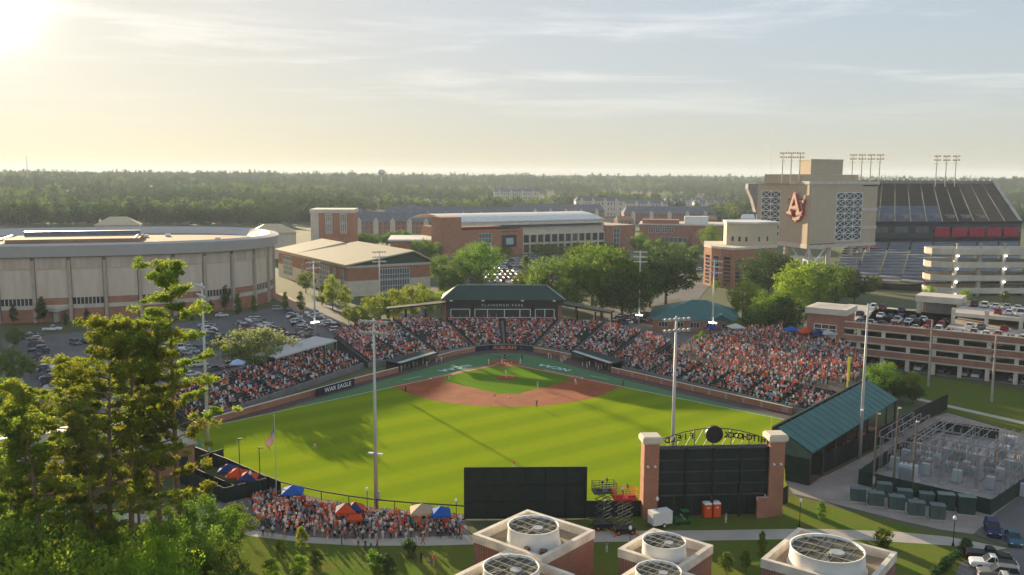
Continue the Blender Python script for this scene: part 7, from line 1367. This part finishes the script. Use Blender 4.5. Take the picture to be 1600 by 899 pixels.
# -- knoll in the left foreground that carries the pines
kn = MB(); nn = 24
for j in range(nn+1):
    for i in range(nn+1):
        x = -150+i*105/nn; y = -215+j*100/nn; r_ = hypot((x+92)/46, (y+168)/44); kn.v.append((x, y, max(-.4, 7.5*(1-smooth(.25, 1.05, r_))-.4)))
for j in range(nn):
    for i in range(nn): a = j*(nn+1)+i; kn.f.append((a, a+1, a+nn+2, a+nn+1))
struct('knoll', kn, LAWN, smooth=True)
def kz(x, y): return max(0, 7.5*(1-smooth(.25, 1.05, hypot((x+92)/46, (y+168)/44)))-.4)
def ray_to(px, py, D): return gd(px, py, D)
for k_, (px, top, D, var, lab, w) in enumerate(((262, 418, 118, 0, 'tallest pine with dark flat topped crown, right of the group', 1.0), (236, 520, 112, 3, 'pine with bare straight trunk, left of the tallest', .95), (186, 500, 110, 1, 'pine with dense crown in the middle of the group', 1.05), (150, 500, 106, 1, 'broad crowned pine left of the middle of the group', 1.0), (62, 612, 96, 2, 'leaning pine with sparse branches at the left of the group', 1.1), (120, 590, 122, 3, 'smaller pine behind the leaning one', .9), (20, 655, 100, 3, 'small pine at the left picture edge', 1.0), (205, 560, 126, 0, 'slim pine behind the middle trunks', .8), (95, 560, 118, 1, 'full crowned pine behind the leaning one, left of the middle', 1.1), (28, 610, 112, 1, 'full pine near the left picture edge', 1.1), (150, 660, 98, 2, 'low branched pine in front of the middle trunks', 1.1))):
    p = gd(px, top, D); z = kz(p.x, p.y); tree('pine', p.x, p.y, p.z-z, lab, 'pine_tree', z-.2, 'tall pines in the left foreground', w=w*.95, var=var)
for k_, (px, top, D, knd, var) in enumerate(((316, 775, 114, 'near', 0), (276, 815, 104, 'near', 1), (228, 838, 96, 'near', 2), (182, 822, 102, 'near', 1), (125, 850, 92, 'near', 2), (78, 815, 96, 'near', 0), (18, 825, 90, 'near', 1), (322, 850, 100, 'near', 0), (35, 868, 84, 'near', 2), (255, 790, 120, 'near', 0), (150, 800, 116, 'near', 0))):
    p = gd(px, top, D); z = kz(p.x, p.y); tree(knd, p.x, p.y, max(5, p.z-z), '%s leafy tree in the undergrowth below the pines, %s from the right' % (['green', 'olive', 'lime green'][var], ORD[k_]), 'understorey_tree', z-.1, 'undergrowth below the pines', w=.85, var=var)
near = [('young', 370, 868, 785, 'conical pale green young pine on the lawn beside the path', 1.3, 0), ('young', 472, 862, 822, 'bright yellow green young tree at the path edge', 1.0, 1), ('young', 440, 872, 842, 'small olive sapling left of the bright young tree', 1.1, 0), ('young', 495, 888, 858, 'olive young tree at the lower lawn', 1.5, 0), ('young', 468, 905, 868, 'lime young tree at the bottom edge of the lawn', 1.6, 1), ('young', 425, 910, 872, 'lime bush tree at the bottom edge, left of another', 1.5, 1), ('shrub', 641, 872, 842, 'dark rounded conifer shrub beside the footpath', 1.0, 0), ('shrub', 605, 896, 866, 'dark conifer shrub at the lower lawn', 1.1, 0), ('shrub', 585, 890, 860, 'olive conifer shrub left of the dark one', 1.0, 1), ('young', 1282, 816, 782, 'small dark sapling on the lawn right of the scoreboard', .8, 0), ('shrub', 1381, 853, 823, 'round golden green conifer beside the footpath', 1.1, 1), ('young', 1190, 880, 829, 'thin sapling between the chiller buildings', .6, 0), ('young', 1135, 898, 862, 'olive shrub tree beside the middle chiller building', 1.2, 0), ('young', 1165, 892, 860, 'dark green shrub tree between chiller buildings', 1.0, 0)]
for kd, px, py, top, lab, w, var in near: tree_px(kd, px, py, top, lab, w, 'shrub' if kd == 'shrub' else 'young_tree', var)
for k_ in range(15): t_ = k_/14; p = lerp(g(1512, 853), g(1462, 902), t_); tree('shrub', p.x+rnd.uniform(-.3, .3), p.y, rnd.uniform(.9, 1.3), 'low hedge shrub beside the parked pickups, %s from the path' % ORD[k_], 'hedge_shrub', group='hedge beside the parked pickups', w=1.5, var=0)
mid = [('cone', 22, 508, 474, 0), ('cone', 66, 507, 462, 0), ('cone', 103, 512, 486, 0), ('cone', 137, 512, 480, 0), ('oak', 25, 545, 512, 0), ('oak', 22, 605, 545, 1), ('oak', 5, 660, 588, 2), ('oak', 48, 590, 560, 0), ('cone', 352, 486, 445, 0), ('cone', 372, 497, 458, 2), ('cone', 397, 493, 462, 2), ('cone', 330, 492, 468, 0), ('cone', 446, 487, 456, 2), ('cone', 470, 490, 455, 2), ('cone', 300, 505, 478, 0), ('oak', 250, 530, 498, 1), ('oak', 160, 545, 515, 2), ('lime', 690, 490, 455, 0), ('lime', 705, 482, 450, 1), ('limecone', 520, 484, 430, 0), ('limecone', 540, 484, 446, 0), ('cone', 503, 478, 445, 1), ('olive', 478, 458, 425, 0), ('pale', 400, 588, 512, 0), ('cone', 490, 560, 530, 2),
       ('lime', 560, 512, 478, 0), ('lime', 585, 512, 462, 1), ('lime', 615, 510, 452, 0), ('lime', 645, 503, 444, 1), ('lime', 668, 498, 452, 0), ('lime', 545, 505, 480, 1), ('oak', 690, 450, 398, 0), ('oak', 715, 460, 405, 1), ('oak', 660, 420, 372, 2), ('olive', 752, 460, 378, 0), ('oak', 735, 440, 384, 1), ('oak', 700, 470, 430, 2), ('cone', 720, 470, 425, 2), ('oak', 680, 405, 378, 0),
       ('cone', 822, 450, 398, 1), ('lime', 815, 468, 428, 1), ('olive', 862, 488, 402, 0), ('lime', 838, 480, 418, 0), ('olive', 900, 492, 402, 1), ('oak', 940, 498, 384, 0), ('oak', 972, 500, 398, 1), ('dark', 1040, 478, 386, 0), ('dark', 1015, 480, 400, 1), ('oak', 925, 480, 376, 2), ('dark', 985, 505, 420, 0),
       ('oak', 790, 408, 385, 0), ('oak', 840, 402, 382, 1), ('oak', 858, 405, 380, 2), ('oak', 880, 404, 384, 0), ('oak', 903, 402, 380, 1), ('oak', 925, 400, 382, 2), ('oak', 952, 400, 378, 0), ('oak', 1000, 405, 365, 1), ('oak', 1025, 410, 372, 2), ('oak', 1060, 415, 378, 0), ('oak', 1085, 410, 385, 1), ('olive', 1110, 395, 352, 0), ('oak', 735, 380, 368, 1), ('oak', 752, 392, 370, 0), ('oak', 1070, 432, 400, 2),
       ('dark', 1200, 470, 388, 0), ('dark', 1180, 462, 415, 1), ('lime', 1160, 500, 440, 0), ('lime', 1185, 505, 455, 1), ('oak', 1205, 525, 452, 0), ('dark', 1225, 528, 462, 1), ('dark', 1180, 530, 480, 0), ('lime', 1250, 500, 410, 1), ('oak', 1275, 495, 406, 2), ('oak', 1305, 485, 412, 0), ('dark', 1335, 475, 424, 1), ('oak', 1232, 490, 440, 1), ('olive', 1150, 530, 500, 0), ('oak', 1095, 555, 520, 1), ('oak', 1125, 556, 528, 2), ('dark', 1145, 560, 530, 1), ('olive', 1378, 625, 566, 0), ('dark', 1398, 628, 590, 0), ('dark', 1425, 632, 600, 1), ('lime', 1425, 608, 580, 0), ('lime', 1450, 470, 447, 0), ('lime', 1508, 472, 452, 1), ('lime', 1570, 472, 455, 0), ('lime', 1118, 455, 438, 1), ('olive', 1365, 455, 430, 1)]
words = {'oak': 'green broad crowned tree', 'lime': 'bright lime green tree', 'dark': 'dark dense tree', 'olive': 'olive green tree', 'cone': 'dark conical tree', 'limecone': 'lime green conical tree', 'pale': 'wide pale green tree'}
def place(px, py):
    for lim, w in ((100, 'at the left edge by the coliseum'), (470, 'between coliseum and car park'), (680, 'behind the first base grandstand'), (800, 'beside the arena car park'), (1000, 'behind the press box'), (1130, 'left of the athletics office'), (1345, 'below the stadium end block'), (1700, 'near the parking deck')):
        if px < lim: return w
cnt = {}
for kd, px, py, top, var in sorted(mid, key=lambda q: q[1]):
    key = (kd, place(px, py)); cnt[key] = cnt.get(key, 0)+1
    tree_px(kd, px, py, top, '%s %s, %s such from the left' % (words[kd], key[1], ORD[cnt[key]-1]), {'dark': 1.15, 'oak': 1.0}.get(kd, 1.0)*(1.35 if top > 370 and py < 412 else 1), 'tree', var, 'campus trees '+key[1])
for k_ in range(14): px = 560+k_*7.5; tree_px('oak', px, 385+rnd.uniform(-3, 3), 366+rnd.uniform(-6, 4), 'round green tree in the row before the apartment roofs, %s from the left' % ORD[k_], 1.2, 'tree', k_, 'row of trees before the apartments')
# -- woods: one mass of thousands of crowns
wc = bpy.data.collections.new('wood_trees')
for k_, (s, mm, rx, H, cone) in enumerate(((60, 'far', 5.2, 14, 0), (61, 'far', 4.6, 15, 0), (62, 'far', 3.2, 18, .35), (63, 'olive', 4.8, 13, 0), (64, 'green', 5.0, 13, 0))):
    L, T = make_broad(s, H, rx, .56, .44, 26, 26, 1.15, mm, 1.9, .2, cone=cone); o = bpy.data.objects.new('wood_crown', L); wc.objects.link(o)
def pix(x, y, z):
    d = Vector((x-CX, y-CY, z-CZ)); w = d.dot(_f); return 800+FPX*d.dot(_R)/w, 449.5-FPX*d.dot(_U)/w
wr_ = random.Random(77); wp, ws, wi_, wrot = [], [], [], []
clear = [(gd(px, 300, D).x+30, gd(px, 300, D).y, 75) for px, D in ((900, 1150), (965, 1250), (772, 1600), (1040, 1500), (1085, 1400))]
tries = 0
while len(wp) < 30000 and tries < 200000:
    tries += 1; az = wr_.uniform(-.66, .72); D = 560+5200*wr_.random()**1.9; x, y = CX+D*sin(az+YAW), CY+D*cos(az+YAW); px, py = pix(x, y, terr(x, y))
    lim = 353 if px < 440 else (350 if px < 560 else (331 if px < 720 else (329 if px < 990 else (334 if px < 1110 else 352))))
    if py > lim: continue
    if any(hypot(x-a, y-b) < c for a, b, c in clear) or any(abs(x-a) < 17 and -34 < y-b < 10 for a, b in HOUSES): continue
    if sin(x*.0061+y*.0037)+.7*sin(y*.0093-x*.004)+.5*sin(x*.017) > 1.05 and D < 2400 and px > 560: continue
    if x > 225 and D < 760: continue
    dens = 1.0 if py < 300 or px < 560 else (.55+.45*math.copysign(1, sin(x*.013)*sin(y*.011)+.25))
    if wr_.random() > dens: continue
    sc = wr_.uniform(.55, 1.45)*(1+.25*sin(x*.011)*sin(y*.013))*(1 if D < 2600 else 1.4); wp.append((x, y, terr(x, y)-.5)); ws.append(sc); wrot.append(wr_.uniform(0, 6.28)); wi_.append(wr_.choice((0, 1, 1, 2, 2, 0) if sin(x*.008+2)*sin(y*.009) > -.2 else (3, 4, 4, 3, 1, 0)))
wm_ = bpy.data.meshes.new('woods'); wm_.from_pydata(wp, [], [])
for nm, tp_, dat in (('scl', 'FLOAT', ws), ('rotz', 'FLOAT', wrot), ('idx', 'INT', wi_)): wm_.attributes.new(nm, tp_, 'POINT').data.foreach_set('value', dat)
wo = ob('woods', wm_); tag(wo, 'hazy mixed woods rolling to the horizon behind the campus', 'woods', kind='stuff')
ng = bpy.data.node_groups.new('scatter', 'GeometryNodeTree'); ng.interface.new_socket('Geometry', in_out='INPUT', socket_type='NodeSocketGeometry'); ng.interface.new_socket('Geometry', in_out='OUTPUT', socket_type='NodeSocketGeometry')
gi, go = N(ng, 'NodeGroupInput'), N(ng, 'NodeGroupOutput'); ci = N(ng, 'GeometryNodeCollectionInfo'); ci.inputs['Collection'].default_value = wc; ci.inputs['Separate Children'].default_value = True; ci.inputs['Reset Children'].default_value = True
ip = N(ng, 'GeometryNodeInstanceOnPoints'); ip.inputs['Pick Instance'].default_value = True
def attr_(nm, tp_): a = N(ng, 'GeometryNodeInputNamedAttribute', data_type=tp_); a.inputs['Name'].default_value = nm; return a.outputs['Attribute']
cx_ = N(ng, 'ShaderNodeCombineXYZ'); ng.links.new(attr_('rotz', 'FLOAT'), cx_.inputs[2]); ng.links.new(gi.outputs[0], ip.inputs['Points']); ng.links.new(ci.outputs[0], ip.inputs['Instance']); ng.links.new(attr_('idx', 'INT'), ip.inputs['Instance Index']); ng.links.new(cx_.outputs[0], ip.inputs['Rotation']); ng.links.new(attr_('scl', 'FLOAT'), ip.inputs['Scale']); ng.links.new(ip.outputs[0], go.inputs[0])
wo.modifiers.new('scatter', 'NODES').node_group = ng
# ================================================================== haze
hb = MB(); hb.bx(-9200, -760, -1.6, 9200, 9600, 118)
hm = bpy.data.materials.new('haze_air'); hm.use_nodes = True; t = hm.node_tree; t.nodes.clear()
o_ = N(t, 'ShaderNodeOutputMaterial'); pv = N(t, 'ShaderNodeVolumePrincipled'); pv.inputs['Density'].default_value = .00009; pv.inputs['Color'].default_value = (.72, .84, 1.0, 1); pv.inputs['Anisotropy'].default_value = .1
t.links.new(pv.outputs[0], o_.inputs['Volume'])
hzo = hb.build('haze', hm); tag(hzo, 'thin evening haze over the campus and woods', 'haze', kind='stuff')

hm.cycles.homogeneous_volume = True

# things that still share a label are told apart by their order across the picture
SHARED = {}
for o in list(col.objects):
    if o.parent is None and 'label' in o: SHARED.setdefault(o['label'], []).append(o)
for lb, L_ in SHARED.items():
    if len(L_) > 1:
        L_.sort(key=lambda o: o.location.x)
        for i, o in enumerate(L_):
            w_ = 'leftmost' if i == 0 else ('rightmost' if i == len(L_)-1 else ORD[i])
            if len(lb.split()) < 16: o['label'] = lb+', '+w_
